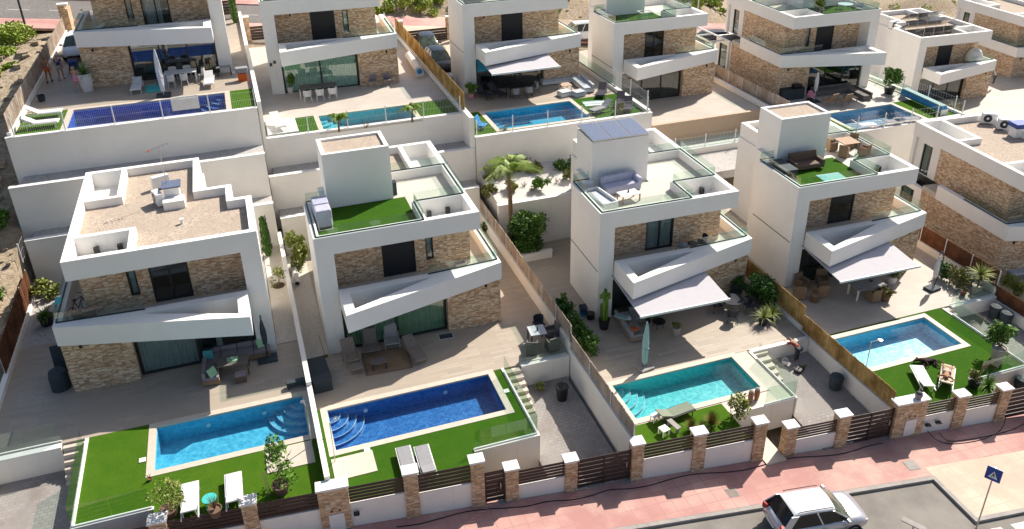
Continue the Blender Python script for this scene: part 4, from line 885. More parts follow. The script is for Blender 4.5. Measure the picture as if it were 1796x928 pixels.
def parasol(label, P, rz, mat='fabric', h=2.6, z0=.9, r=.13, base='greywood', bw=.5, bh=.1, pole='whitemetal', flat=False):
    t = T('parasol', label, 'parasol', P, rz)
    b = MB(); b.box(-bw, bw, -.04, .04, 0, bh); 
    MB().box(-bw / 1.3, bw / 1.3, -bw / 1.3, bw / 1.3, 0, bh).build('base', base, t, .02)
    MB().cyl((0, 0, bh), (0, 0, h), .028, .028, 10).build('pole', pole, t)
    canopy_closed(MB(), z0, h, r).build('canopy', mat, t, smooth=False)
    MB().cyl((0, 0, z0 + (h - z0) * .35), (0, 0, z0 + (h - z0) * .35 + .05), r * 1.12, r * 1.12, 14).build('strap', mat, t)
    return t
def pot(P, label, r=.25, h=.4, mat='pot', plant='leaf', kind='bush', ph=.7, pr=.4, n=260, ls=.11, seed=1, square=False, name='potted_plant', cat='plant', group=None):
    t = T(name, label, cat, P, 0, group)
    if square: MB().box(-r, r, -r, r, 0, h).build('pot', mat, t, .02)
    else: MB().lathe([(r * .72, 0), (r * .95, h * .8), (r, h), (r * .85, h), (r * .83, h - .05)], 18).build('pot', mat, t, smooth=False)
    foliage(t, kind, plant, (0, 0, h - .04), ph, pr, n, ls, seed)
    return t
# ---------------------------------------------------------------- foliage
def leaf_cloud(b, c, rad, n, s, rnd, clumps=7, flat=.75):
    cl = []
    for i in range(clumps):
        a = rnd.uniform(0, 6.283); u = rnd.uniform(-.75, .95); q = math.sqrt(max(0, 1 - u * u)) * rnd.uniform(.35, .8); cl.append((q * math.cos(a), q * math.sin(a), u * .75, rnd.uniform(.32, .55)))
    for i in range(int(n * 1.7)):
        k = cl[rnd.randrange(clumps)]; v = Vector((rnd.gauss(0, 1), rnd.gauss(0, 1), rnd.gauss(0, 1))).normalized() * k[3] * rnd.uniform(.55, 1.08)
        p = Vector((c[0] + (k[0] + v.x) * rad[0], c[1] + (k[1] + v.y) * rad[1], c[2] + (k[2] + v.z) * rad[2]))
        d = Vector((rnd.uniform(-1, 1), rnd.uniform(-1, 1), rnd.uniform(-.3, .9))).normalized(); e = d.orthogonal().normalized(); e = (e * math.cos(i) + d.cross(e) * math.sin(i)); L = s * rnd.uniform(.7, 1.5)
        b.add([p, p + d * L * .5 + e * L * .36, p + d * L, p + d * L * .5 - e * L * .36], [(0, 1, 2, 3)])
    return b
def blades(b, c, n, L, w, rnd, spread=1.0, up=.9, droop=.35, seg=3):
    for i in range(n):
        a = rnd.uniform(0, 6.283); el = rnd.uniform(.1, 1.35) if spread > .9 else rnd.uniform(.7, 1.45); l = L * rnd.uniform(.65, 1.1)
        h = Vector((math.cos(a), math.sin(a), 0)); sd = Vector((-math.sin(a), math.cos(a), 0)); vs = []
        for j in range(seg + 1):
            k = j / seg; p = Vector(c) + h * (l * k * math.cos(el) * spread) + Vector((0, 0, l * (k * math.sin(el) * up - droop * k * k * math.cos(el)))); ww = w * (1 - k) + .003
            vs += [p - sd * ww, p + sd * ww]
        b.add(vs, [(2 * j, 2 * j + 1, 2 * j + 3, 2 * j + 2) for j in range(seg)])
    return b
def foliage(t, kind, mat, c, h, r, n=260, ls=.11, seed=1):
    rnd = random.Random(seed); b = MB()
    if kind == 'bush':
        s = MB()
        for i in range(5): a = rnd.uniform(0, 6.28); s.cyl(c, (c[0] + r * .5 * math.cos(a), c[1] + r * .5 * math.sin(a), c[2] + h * .7), .014, .006, 5)
        s.build('stem', 'bark', t); leaf_cloud(b, (c[0], c[1], c[2] + h * .5), (r, r, h * .55), n, ls, rnd)
    elif kind == 'spiky': blades(b, (c[0], c[1], c[2]), n, h, .022, rnd)
    elif kind == 'grass': blades(b, (c[0], c[1], c[2]), n, h, .012, rnd, .75, 1, .3)
    elif kind == 'yucca':
        MB().cyl(c, (c[0], c[1], c[2] + h * .45), .05, .04, 8).build('stem', 'bark', t)
        blades(b, (c[0], c[1], c[2] + h * .45), n, h * .6, .022, rnd, 1, .9, .25); blades(b, (c[0] + .08, c[1], c[2] + h * .25), n // 2, h * .5, .022, rnd, 1, .8, .3)
    elif kind == 'cactus':
        for i, (dx, dy, hh, rr) in enumerate(((0, 0, 1, .09), (.17, .05, .72, .07), (-.15, .08, .6, .065), (.06, -.14, .5, .06), (-.08, -.1, .8, .07))):
            b.lathe([(rr * .8, c[2]), (rr, c[2] + h * hh * .5), (rr * .95, c[2] + h * hh * .9), (rr * .4, c[2] + h * hh)], 10, (c[0] + dx, c[1] + dy), .1)
        for i in range(7): a = i; b.xbox((c[0] + .2 * math.cos(a), c[1] + .2 * math.sin(a), c[2] + h * (.9 + .1 * math.sin(i * 2))), (.2, .04, .26), a * 2)
    elif kind == 'twigs':
        for i in range(n): a = rnd.uniform(0, 6.28); q = r * rnd.uniform(.5, 1); b.cyl((c[0], c[1], c[2]), (c[0] + q * math.cos(a), c[1] + q * math.sin(a), c[2] + h * rnd.uniform(.5, 1)), .008, .004, 4)
    elif kind == 'cone':
        for i in range(n):
            k = rnd.random(); a = rnd.uniform(0, 6.28); q = r * (1 - .5 * k ** 2) * rnd.uniform(.8, 1.05) * min(1, .4 + k * 4); p = Vector((c[0] + q * math.cos(a), c[1] + q * math.sin(a), c[2] + h * k)); d = Vector((math.cos(a) * .4, math.sin(a) * .4, 1)).normalized(); e = Vector((-math.sin(a), math.cos(a), 0)); L = ls * rnd.uniform(.7, 1.3)
            b.add([p, p + d * L * .5 + e * L * .3, p + d * L, p + d * L * .5 - e * L * .3], [(0, 1, 2, 3)])
        MB().cyl(c, (c[0], c[1], c[2] + h * .95), r * .55, .03, 9).build('stem', mat, t)
    return b.build('foliage', mat, t, fix=False)
def shrub(label, P, h, r, mat='leaf', kind='bush', n=500, ls=.13, seed=1, name='shrub', cat='shrub', group=None):
    t = T(name, label, cat, P, 0, group); foliage(t, kind, mat, (0, 0, 0), h, r, n, ls, seed); return t
def fan_unit(label, P, rz, s=1):
    t = T('air_conditioner', label, 'air conditioner', P, rz); w, d, h = .42 * s, .17 * s, .62 * s
    MB().box(-w, w, -d, d, .08, .08 + h).build('casing', 'white', t, .015)
    f = MB(); [f.cyl((-.1 * s, -d - .008 - i * .001, .08 + h / 2), (-.1 * s, -d - .012 - i * .001, .08 + h / 2), (.24 - .05 * i) * s, (.24 - .05 * i) * s, 20) for i in range(1)]
    f.build('fan_grille', 'dark', t); MB().cyl((-.1 * s, -d - .016, .08 + h / 2), (-.1 * s, -d - .022, .08 + h / 2), .08 * s, .08 * s, 12).build('fan_hub', 'white', t)
    for x in (-w + .08, w - .08): MB().box(x - .03, x + .03, -d, d, 0, .08).build('foot', 'greywood', t)
    return t
# ---------------------------------------------------------------- garden of the azure pool (lot A)
lounger('white sun lounger left of the turquoise side table', (-4.44, 26.2, tA), R(-90), 'white', 'fabric', 24)
lounger('cream sun lounger beside the stone pillar and potted tree', (-2.83, 26.15, tA), R(-90), 'white', 'fabric', 24)
table('round turquoise side table between the two white sun loungers', (-3.72, 25.95, tA), 0, .56, .56, .42, 'turq', 'turq', 'side_table', True)
pot((-5.2, 25.95, tA), 'yellow green potted shrub in a brown basket at the left lawn corner', .34, .42, 'rattan', 'leafy', 'bush', 1.15, .75, 420, .085, 3)
t = pot((-1.1, 25.75, tA), 'tall sparse citrus tree in a brown basket near the fence pillar', .34, .45, 'rattan', 'leaf', 'bush', 2.1, .78, 420, .12, 5, name='potted_tree', cat='tree')
for q in ((-.5, 0), (-.42, .03)): MB().cyl((q[0], q[1], 0), (q[0] - .05, q[1] + .02, 1.2), .018, .018, 6).build('bamboo_cane', 'palewood', t)
pot((-3.55, 25.42, tA), 'pot of bare reddish twigs in front of the turquoise table', .27, .35, 'rattan', 'twig', 'twigs', .7, .25, 60, .1, 8)
pot((-6.0, 28.2, tA), 'tiny pot plant on the coping corner of the azure pool', .09, .12, 'terra', 'leafr', 'twigs', .35, .14, 16, .06, 9)
s = sofa('brown rattan corner sofa with mauve cushions in front of the open glass doors', (-3.85, 34.95, tA), R(-3), [(0, 3.05, .1, .85, 'n'), (0, .75, -1.35, .1, 'w')], 'rattan2', 'mauve', .3, .72)
table('dark rattan dining table with glass top by the corner sofa', (-2.5, 34.3, tA), R(-4), 1.4, .8, .72, 'greyrattan', 'rattan', 'table')
def prop(name, label, cat, P, rz, build, group=None):
    t = T(name, label, cat, P, rz, group); build(t); return t
def boxpart(n, m, *a, **k): return lambda t: MB().box(*a).build(n, m, t, k.get('bev', .02))
prop('footstool', 'brown rattan footstool in front of the rattan table', 'stool', (-2.25, 33.55, tA), 0, lambda t: (MB().box(-.25, .25, -.22, .22, 0, .34).build('base', 'rattan', t, .02), MB().box(-.24, .24, -.21, .21, .34, .42).build('seat_cushion', 'mauve', t, .03)))
for P, rz, mt, lab in (((-3.6, 35.25, tA + .62), 0, 'teal', 'teal square cushion at the left end of the rattan corner sofa'), ((-1.15, 35.4, tA + .62), .3, 'lime', 'leaf patterned cushion at the right end of the rattan corner sofa'), ((-3.45, 33.85, tA + .58), .8, 'lime', 'leaf patterned cushion at the front arm of the rattan corner sofa')):
    t = T('cushion', lab, 'cushion', P, rz); MB().xbox((0, 0, 0), (.45, .45, .14), 0, R(60)).build('cover', mt, t, .05)
prop('serving_tray', 'small green tray on the dark rattan dining table', 'tray', (-2.5, 34.35, tA + .72), 0, lambda t: (MB().box(-.25, .25, -.18, .18, 0, .02).build('tray', 'lime', t, .004), MB().lathe([(.05, .02), (.08, .1), (.07, .1), (.04, .03)], 12).build('bowl', 'white', t)))
t = T('parasol', 'closed dark blue grey cantilever parasol beside the white corner wall', 'parasol', (-.95, 34.75, tA)); MB().box(-.45, .45, -.3, .4, 0, .1).build('base', 'slate', t, .02); MB().cyl((0, .1, .1), (0, .1, 2.5), .04, .04, 10).build('pole', 'slate', t)
canopy_closed(MB(), .95, 2.35, .13, 3).build('canopy', 'slate', t); MB().cyl((0, .1, 2.45), (0, -.03, 2.36), .025, .025, 6).build('arm', 'slate', t)
prop('storage_bench', 'long low dark bench at the right end of the left terrace', 'bench', (.2, 32.2, tA), 0, lambda t: (MB().box(-.5, .38, -.12, .16, .12, .34).build('seat', 'slate', t, .02), MB().box(-.45, -.35, -.1, .1, 0, .12).build('leg', 'slate', t), MB().box(.25, .35, -.1, .1, 0, .12).build('leg', 'slate', t)))
prop('covered_barbecue', 'dark green covered barbecue left of the stone corner', 'barbecue', (-10.15, 35.9, tA), 0, lambda t: (MB().lathe([(.42, 0), (.42, .7), (.36, .95), (.1, 1.02)], 14).build('cover', 'slate', t), MB().cyl((0, 0, 1.0), (0, 0, 1.05), .04, .04, 8).build('handle', 'black', t)))
prop('folded_lounger', 'dark folded garden chair leaning behind the covered barbecue', 'chair', (-10.25, 37.2, tA), .1, lambda t: (MB().xbox((0, 0, .75), (.55, .08, 1.4), 0, R(-12)).build('backrest', 'slate', t, .02), MB().xbox((0, -.18, .3), (.5, .08, .6), 0, R(20)).build('seat', 'slate', t, .02)))
pot((-11.55, 41.9, tA), 'fan leaved shrub in a big black pot by the left path', .38, .55, 'pot', 'leaf', 'spiky', .9, .6, 90, .1, 11)
shrub('broad leaved shrub on pale gravel in the left corner', (-11.9, 44.9, tA), 1.1, .85, 'leafy', 'bush', 380, .17, 12)
pot((-10.7, 41.4, tA), 'small green plant in a pot under the balcony corner of the left villa', .2, .3, 'terra', 'leaf', 'bush', .7, .35, 150, .1, 13)
prop('towel', 'green towel hung over the left balcony corner', 'towel', loc('A', 8.95, 1.0, 3.75), 0, lambda t: (MB().xbox((-.1, 0, .25), (.03, .6, .5), 0, 0, R(8)).build('cloth', 'turq', t, .01), MB().xbox((.05, 0, .5), (.28, .6, .03)).build('fold', 'turq', t, .01)))
chair('brown rattan armchair on the left villa balcony', loc('A', 7.9, -.0 + .45, 3.1), R(160), 'rattan', 'rattan', wicker=True, w=.7)
t = T('bicycle', 'small black bicycle leaning on the left villa balcony wall', 'bicycle', loc('A', 8.3, 1.5, 3.1), R(60))
for x in (-.5, .5):
    w = MB(); n = 16; P = [(x + .3 * math.cos(6.283 * i / n), 0, .3 + .3 * math.sin(6.283 * i / n)) for i in range(n + 1)]; w.tube(P, .02, 6).build('wheel', 'black', t)
MB().tube([(-.5, 0, .3), (-.15, 0, .75), (.35, 0, .75), (.5, 0, .3)], .018).tube([(-.15, 0, .75), (0, 0, .3), (.35, 0, .72)], .018).build('frame', 'dark', t); MB().box(-.22, -.05, -.05, .05, .8, .85).build('saddle', 'black', t); MB().cyl((.35, -.22, .92), (.35, .22, .92), .015).build('handlebar', 'dark', t)
# on the gravel roof
fan_unit('rear white air conditioner on the zigzag gravel roof', loc('A', 4.35, 7.6, 6.18), R(200)); fan_unit('front white air conditioner facing the street on the zigzag gravel roof', loc('A', 4.4, 5.5, 6.18), R(-70))
prop('roof_chimney', 'low white masonry block beside the roof air conditioners', 'chimney', loc('A', 3.65, 5.0, 6.18), 0, lambda t: (MB().box(-.5, .5, -.35, .35, 0, .42).build('base', 'stucco', t), MB().box(-.42, .3, .38, 1.0, 0, .85).build('block', 'stucco', t), MB().box(-.5, .4, .3, 1.2, .85, .93).build('cap', 'solar', t)))
t = T('tv_antenna', 'thin roof antenna mast standing on the zigzag gravel roof', 'antenna', loc('A', 3.9, 5.9, 6.18), .3)
MB().cyl((0, 0, 0), (0, 0, 2.9), .02, .015, 6).build('mast', 'metal', t); a = MB().cyl((-.5, 0, 2.8), (.5, 0, 2.95), .012, .012, 5); [a.cyl((x, -.22, 2.87 + x * .15), (x, .22, 2.87 + x * .15), .008, .008, 4) for x in (-.4, -.2, 0, .2, .4)]; a.build('aerial', 'metal', t); MB().box(-.54, -.46, -.04, .04, 2.74, 2.82).build('amplifier', 'orange', t)
prop('roof_vent', 'tiny white vent pipe on the zigzag gravel roof', 'vent', loc('A', 3.3, 2.9, 6.18), 0, lambda t: (MB().cyl((0, 0, 0), (0, 0, .22), .07, .07, 12).build('pipe', 'white', t), MB().cyl((0, 0, .22), (0, 0, .26), .11, .11, 12).build('cap', 'white', t)))
shrub('tall narrow cypress against the white wall between the first villas', (-.15, 45.2, tA), 2.5, .27, 'leafd', 'cone', 900, .16, 21, 'cypress_tree', 'tree')
t = shrub('young lemon tree in a brown soil ring on the gravel side yard', (.12, 41.5, tA), 1.1, .45, 'leafy', 'bush', 150, .11, 22, 'sapling', 'tree'); MB().cyl((0, 0, .0), (0, 0, .07), .33, .33, 16).build('soil_ring', 'soil', t)
for P, lab in (((.35, 28.0, tA), 'slim steel outdoor shower at the right end of the azure pool'), ((1.15, 27.7, tB), 'slim steel outdoor shower at the left end of the royal blue pool')):
    t = T('outdoor_shower', lab, 'shower', P); MB().cyl((0, 0, 0), (0, 0, 2.1), .025, .025, 8).build('pole', 'metal', t); MB().tube([(0, 0, 2.08), (-.1, .35, 2.12)] if P[0] < .5 else [(0, 0, 2.08), (.3, .25, 2.12)], .018).build('arm', 'metal', t); MB().cyl(*(((-.1, .35, 2.06), (-.1, .35, 2.1)) if P[0] < .5 else ((.3, .25, 2.06), (.3, .25, 2.1))), .1, .1, 12).build('shower_head', 'metal', t)
for P, lab in (((-6.35, 29.5, tA + .02), 'left white skimmer lid beside the azure pool'), ((-.95, 28.25, tA + .02), 'front white skimmer lid of the azure pool'), ((9.42, 29.6, tB + .02), 'white skimmer lid beside the steps of the royal blue pool'), ((2.55, 27.95, tB + .02), 'front white skimmer lid of the royal blue pool')):
    t = T('skimmer_lid', lab, 'pool lid', P); MB().box(-.13, .13, -.13, .13, 0, .03).build('lid', 'white', t, .005); MB().cyl((0, 0, .03), (0, 0, .037), .05, .05, 10).build('plug', 'coping', t)
# ---------------------------------------------------------------- lot B
prop('storage_box', 'large dark storage box beside the low white wall', 'box', (1.28, 33.5, tB), R(3), lambda t: (MB().box(-.42, .42, -1.0, 1.0, 0, .58).build('box', 'slate', t, .02), MB().box(-.45, .45, -1.03, 1.03, .58, .66).build('lid', 'slate', t, .02)))
def relax(label, P, rz, mat='greywood'):
    t = T('relax_chair', label, 'chair', P, rz)
    MB().box(-.33, .33, -.35, .3, .34, .42).build('seat', mat, t, .02); MB().xbox((0, .5, .72), (.66, .07, .85), 0, R(-28)).build('backrest', mat, t, .03)
    for x in (-1, 1):
        MB().box(*sorted((x * .33, x * .39)), -.35, .45, .56, .6).build('armrest', mat, t, .01)
        for y in (-.3, .36): MB().box(*sorted((x * .34, x * .38)), y - .02, y + .02, 0, .56).build('leg', mat, t)
    return t
relax('tall reclining chair at the left end of the brown rug', (2.95, 34.3, tB), R(8)); relax('dark reclining chair behind the low table on the rug', (4.0, 34.75, tB), R(-5), 'greyrattan')
relax('reclining chair standing on the brown rug near the glass doors', (5.1, 35.0, tB), R(-6), 'greyfab')
prop('footstool', 'low slatted footstool in front of the tall reclining chair', 'stool', (3.05, 33.55, tB), 0, lambda t: (MB().box(-.3, .3, -.25, .25, .28, .36).build('seat', 'greywood', t, .02), *[MB().box(x - .02, x + .02, y - .02, y + .02, 0, .28).build('leg', 'greywood', t) for x in (-.27, .27) for y in (-.2, .2)]))
table('low coffee table on the brown rug', (4.15, 33.5, tB), R(-4), .75, .5, .42, 'greyrattan', 'dark', 'coffee_table')
lounger('grey slatted sun lounger between the rug and the stone wall', (6.0, 33.9, tB), R(100), 'greywood', 'greywood', 28)
t = T('rug', 'flat brown rug under the chairs on the covered terrace', 'rug', (4.6, 33.9, tB + .004), R(-3)); MB().box(-1.15, 1.15, -.95, .95, 0, .012).build('mat', 'rug', t); MB().box(-1.05, 1.05, -.85, .85, .012, .014).build('border', 'rattan2', t)
lounger('left of two grey loungers on the lawn by the royal blue pool', (3.95, 26.3, tB), R(-92), 'white', 'greyfab', 20); lounger('right of two grey loungers on the lawn by the royal blue pool', (4.7, 26.1, tB), R(-92), 'white', 'greyfab', 20)
table('small square pale topped table by the pale reed screen', (12.15, 32.8, tB), R(-5), .85, .85, .74, 'ltgreyfab', 'dark')
for P, rz, lab in (((12.6, 33.75, tB), 10, 'dark chair behind the pale topped table by the reed screen'), ((13.0, 32.85, tB), -85, 'wicker chair right of the pale topped table'), ((11.6, 32.0, tB), 160, 'wicker chair at the front left of the pale topped table'), ((12.65, 31.95, tB), 185, 'wicker chair at the front right of the pale topped table')):
    chair(lab, P, R(rz), 'greyrattan' if 'wicker' in lab else 'dark', 'greyrattan' if 'wicker' in lab else 'darkfab', w=.58, wicker='wicker' in lab)
prop('bottle', 'dark bottle standing on the pale topped table', 'bottle', (12.15, 32.75, tB + .74), 0, lambda t: (MB().lathe([(.04, 0), (.04, .16), (.015, .22), (.015, .28)], 10).build('glass', 'black', t), MB().cyl((0, 0, .28), (0, 0, .3), .018, .018, 8).build('cap', 'dark', t)))
prop('waste_bin', 'round black bin on the grey court below the pale topped table', 'bin', (12.25, 29.6, -1.25), 0, lambda t: (MB().lathe([(.24, 0), (.3, .7), (.31, .74)], 18).build('body', 'black', t), MB().lathe([(.33, .74), (.3, .8), (.1, .84)], 18).build('lid', 'black', t)))
shrub('small weed bush against the white wall of the grey court', (11.45, 30.5, -1.25), .5, .3, 'leafy', 'bush', 120, .09, 31)
shrub('tall light green bush beside the rolled mat', (1.5, 44.8, tB), 2.3, .75, 'leafy', 'bush', 800, .17, 32)
prop('rolled_mat', 'rolled white mat lying in the narrow gravel side yard', 'mat', (1.15, 43.6, tB + .22), 0, lambda t: (MB().cyl((0, -1.0, 0), (0, 1.3, 0), .17, .17, 14).build('roll', 'fabric', t), MB().cyl((0, -1.02, 0), (0, -1.0, 0), .12, .12, 14).build('core', 'black', t)))
prop('broom', 'thin broom leaning on the corner of the grass roof villa', 'broom', (1.72, 35.3, tB), 0, lambda t: (MB().cyl((0, 0, .1), (-.12, .1, 1.3), .014, .014, 6).build('handle', 'wood', t), MB().box(-.04, .16, -.06, .04, 0, .12).build('brush', 'leafr', t)))
prop('floor_mat', 'blue grey doormat by the stone corner of the grass roof villa', 'mat', (7.9, 34.9, tB + .004), R(-4), lambda t: (MB().box(-.4, .4, -.25, .25, 0, .015).build('mat', 'ltgreyfab', t), MB().box(-.34, .34, -.2, .2, .015, .017).build('pile', 'slate', t))).name = 'doormat'  # a flat doormat; no lamp stands here
t = T('covered_furniture', 'furniture stacked under a lilac dust cover on the grass roof', 'furniture', loc('B', .75, 2.6, 6.13), R(2))
b = MB(); b.xbox((0, -.0, .5), (.8, 1.5, .95)); b.build('cover', 'lilacfab', t, .09); MB().xbox((0, .35, 1.02), (.78, .75, .12), 0, R(8)).build('cover_fold', 'lilacfab', t, .05)
for x in (-.33, .33): MB().cyl((x, -.95, 0), (x, -.7, .5), .02, .02, 6).build('leg', 'whitemetal', t)
MB().cyl((-.33, -.95, .02), (.33, -.95, .02), .02, .02, 6).build('foot_bar', 'whitemetal', t)
prop('dark_object', 'small slate coloured box at the foot of the grass roof stair tower', 'box', loc('B', 4.8, 4.6, 6.1), 0, lambda t: (MB().box(-.08, .1, -.2, .2, 0, .7).build('box', 'slate', t, .01), MB().box(-.09, .11, -.21, .21, .7, .73).build('lid', 'dark', t))).name = 'storage_box'
prop('plant_trough', 'pale planter trough on the balcony of the grass roof villa', 'planter', loc('B', 7.3, 1.0, 3.1), 0, lambda t: (MB().box(-.3, .3, -.15, .15, 0, .2).build('trough', 'stonepot', t, .01), MB().box(-.26, .26, -.12, .12, .2, .22).build('soil', 'soil', t)))
# ---------------------------------------------------------------- lot C
def palm(label, P, h, n, L, seed, lean=(.25, .1), r=.16):
    t = T('palm_tree', label, 'palm tree', P); rnd = random.Random(seed); b = MB(); k = 12; pts = [(lean[0] * (i / k) ** 2, lean[1] * (i / k), h * i / k) for i in range(k + 1)]
    for i in range(k): b.cyl(pts[i], pts[i + 1], r * (1.1 - .3 * i / k), r * (.92 - .3 * i / k), 10)
    b.build('trunk', 'bark', t); top = Vector(pts[-1]); f = MB(); d = MB()
    for i in range(n):
        a = 6.283 * i / n + rnd.uniform(-.2, .2); e = rnd.uniform(.55, 1.5); l = L * rnd.uniform(.8, 1.1); hd = Vector((math.cos(a), math.sin(a), 0)); sd = Vector((-math.sin(a), math.cos(a), 0)); S = 14; prev = top
        for j in range(1, S + 1):
            u = j / S; p = top + hd * (l * (u * math.cos(e) + .12 * u * u)) + Vector((0, 0, l * (u * math.sin(e) - .62 * u * u))); f.cyl(prev, p, .02 * (1.1 - u), .02 * (1.1 - u), 4)
            if j > 1:
                for s in (-1, 1):
                    q = p + sd * s * (.42 * L / 2 * math.sin(min(1, u * 1.15) * 2.7) + .12) + hd * .2 * L / 2 + Vector((0, 0, -.16 - .1 * rnd.random()))
                    for w in (0, .5):
                        pp = prev.lerp(p, w); f.add([pp, pp + hd * .035, q + (pp - p) * 1.0], [(0, 1, 2)])
            prev = p
    f.build('fronds', 'palmleaf', t, fix=False); return t
palm('tall palm tree rising beside the white gravel bed', (14.5, 43.6, tC + .3), 5.2, 30, 2.3, 3, (-.1, .1))
T_ = shrub('big dark rounded bush in the white planter under the palm', (15.35, 43.3, tC + .35), 2.3, 1.25, 'leafd', 'bush', 3400, .17, 41); leaf_cloud(b := MB(), (.2, -.2, 1.7), (1.1, .9, .9), 600, .17, random.Random(4)); b.build('upper_foliage', 'leaf', T_, fix=False)  # lighter leaves over the upper part of the bush
wallbox('low white planter wall around the dark bush', 13.9, 16.6, 42.0, 42.2, tC - .1, tC + .55, name='planter_wall', cap='cap')
SH = [('m3', 180, 262, 'leafo', .95, .62), ('m3', 210, 335, 'leaf', .9, .6), ('m3', 308, 252, 'leafd', .95, .6), ('m3', 90, 262, 'leafo', 1.4, .85), ('m3', 372, 240, 'leafd', 1.1, .5), ('m3', 365, 288, 'leafo', .8, .5), ('m3', 45, 345, 'leafr', .7, .55), ('m3', -55, 300, 'leafo', 1.2, .75), ('m3', -70, 345, 'leafo', .5, .55), ('m3', -75, 375, 'leafo', .4, .35)]
LB = ['olive brown shrub at the back of the gravel bed left of the middle', 'spiky green shrub alone at the front of the gravel bed', 'dark green spiky shrub against the wall right of the gravel bed', 'large olive shrub right behind the palm crown', 'dark shrub half hidden by the solar stair tower', 'small olive shrub touching the solar stair tower', 'reddish dry shrub beside the palm trunk', 'olive shrub left of the palm above the reed screen', 'flat olive cushion shrub left of the palm trunk', 'smallest olive tuft at the gravel bed corner']
for i, (rg, x, y, mt, h, r) in enumerate(SH):
    P = at(rg, x, y, 2.35); t = T('shrub', LB[i], 'shrub', P, 0, 'shrubs in the white gravel bed'); rnd = random.Random(60 + i); bb = MB(); leaf_cloud(bb, (0, 0, h * .45), (r, r, h * .5), 420, .12, rnd, 5); blades(bb, (0, 0, 0), 120, h * 1.0, .014, rnd, .7, 1.05, .1); bb.build('foliage', mt, t, fix=False)
for i, (x, y) in enumerate(((160, 345), (120, 320), (255, 290), (290, 300))):
    P = at('m3', x, y, 2.4); t = T('dry_plant', ['dead twig tuft left of the lone green shrub', 'dry reddish tuft beside the palm trunk base', 'withered twigs behind the lone green shrub', 'withered low twigs right of the lone green shrub'][i], 'plant', P); foliage(t, 'twigs', 'twig', (0, 0, 0), .35, .28, 30, .1, i)
shrub('dark seat like covered heap behind the grass roof villa', at('m2', 1235, 560, tB), .6, .45, 'leafd', 'bush', 200, .12, 71)
shrub('row of dark green hedge plants along the pale reed screen', (14.75, 34.1, tC), 1.25, .55, 'leafd', 'bush', 10, .14, 72, 'hedge', 'hedge')
hb = bpy.data.objects['hedge']; b = MB(); rnd = random.Random(5)
for i in range(9): leaf_cloud(b, (-.05 + rnd.uniform(-.1, .1), -2.2 + i * .52, .55), (.42, .42, .62), 230, .15, rnd, 4)
b.build('foliage', 'leafd', hb, fix=False); b = MB()
for i in range(7): leaf_cloud(b, (.15, -2 + i * .65, .75), (.3, .35, .4), 60, .13, rnd, 3)
b.build('foliage', 'leaf', hb, fix=False)
s = sofa('long grey lounge sofa seen from behind under the front awning', (17.15, 32.1, tC), R(-2), [(0, .85, 0, 2.3, 'w'), (.85, 2.6, 1.45, 2.3, 'n')], 'greywood', 'greyfab', .28, .66)
prop('sofa_throw', 'crumpled pale green throw on the back of the long grey sofa', 'blanket', (17.3, 33.6, tC + .64), .4, lambda t: (MB().xbox((0, 0, .04), (.38, .75, .1), .3).build('cloth', 'tealfab', t, .04), MB().xbox((.15, -.3, .02), (.3, .35, .08), 1).build('fold', 'fabric', t, .03)))
parasol('closed pale teal parasol on a stone base beside the turquoise pool', at('n3', 748, 672, tC), R(10), 'tealfab', 2.75, .3, .16, 'kerb', .5, .12)
MB().box(-.1, .1, -.1, .1, .12, .14).build('base_plate', 'metal', [o for o in bpy.data.objects if o.name.startswith('parasol') and o.parent is None][-1])
table('round dark coffee table under the awning edge near the teal parasol', (19.2, 32.9, tC), 0, .7, .7, .4, 'black', 'black', 'coffee_table', True)
pot((18.9, 33.5, tC), 'yellow green plant in a dark pot near the round coffee table', .16, .3, 'pot', 'leafy', 'bush', .45, .22, 120, .09, 81)
pot((19.75, 31.95, tC), 'grey planter with a dull green plant beside the sunny patch', .22, .5, 'kerb', 'leafo', 'bush', .35, .3, 120, .09, 82)
pot((16.4, 33.85, tC), 'tall cactus in a black pot at the white corner wall', .32, .6, 'pot', 'leaf', 'cactus', 1.7, .4, 0, .1, 83)
prop('hose_reel', 'blue hose reel with black pot by the left white wall', 'hose reel', (15.85, 35.4, tC), 0, lambda t: (MB().cyl((-.15, 0, .45), (.15, 0, .45), .25, .25, 16).build('reel', 'slate', t), MB().cyl((.25, -.45, 0), (.25, -.45, .35), .2, .24, 14).build('pot', 'black', t), MB().box(-.2, .2, -.05, .05, 0, .5).build('frame', 'bluecover', t)))
table('round dark garden table right of the front awning', (23.75, 32.95, tC), 0, 1.2, 1.2, .74, 'darkfab', 'dark', 'table', True)
for P, rz, lab in (((22.95, 33.2, tC), 80, 'dark shell chair left of the round dark table'), ((23.2, 32.0, tC), 150, 'dark shell chair in front of the round dark table'), ((24.6, 32.5, tC), -110, 'dark shell chair right of the round dark table'), ((24.5, 33.8, tC), -20, 'dark shell chair behind the round dark table')):
    chair(lab, P, R(rz), 'dark', 'darkfab', w=.58)
pot((24.6, 31.2, tC), 'spiky dracaena in a black pot at the terrace edge', .26, .5, 'pot', 'leafy', 'spiky', .85, .5, 80, .1, 84); pot((25.3, 31.4, tC), 'spreading spiky plant in a black pot beside the golden screen', .26, .45, 'pot', 'leafy', 'spiky', .95, .5, 110, .1, 85)
shrub('tall dark bush leaning over the golden reed screen', (25.5, 33.0, tC), 1.9, .95, 'leafd', 'bush', 1300, .14, 86); shrub('rounded dark bush left of the spiky pots', (24.9, 34.3, tC), 1.1, .6, 'leafd', 'bush', 500, .14, 87)
lounger('green striped reclining lounger beside the turquoise pool lawn', (16.45, 26.15, tC), R(187), 'dark', 'greenfab', 22)
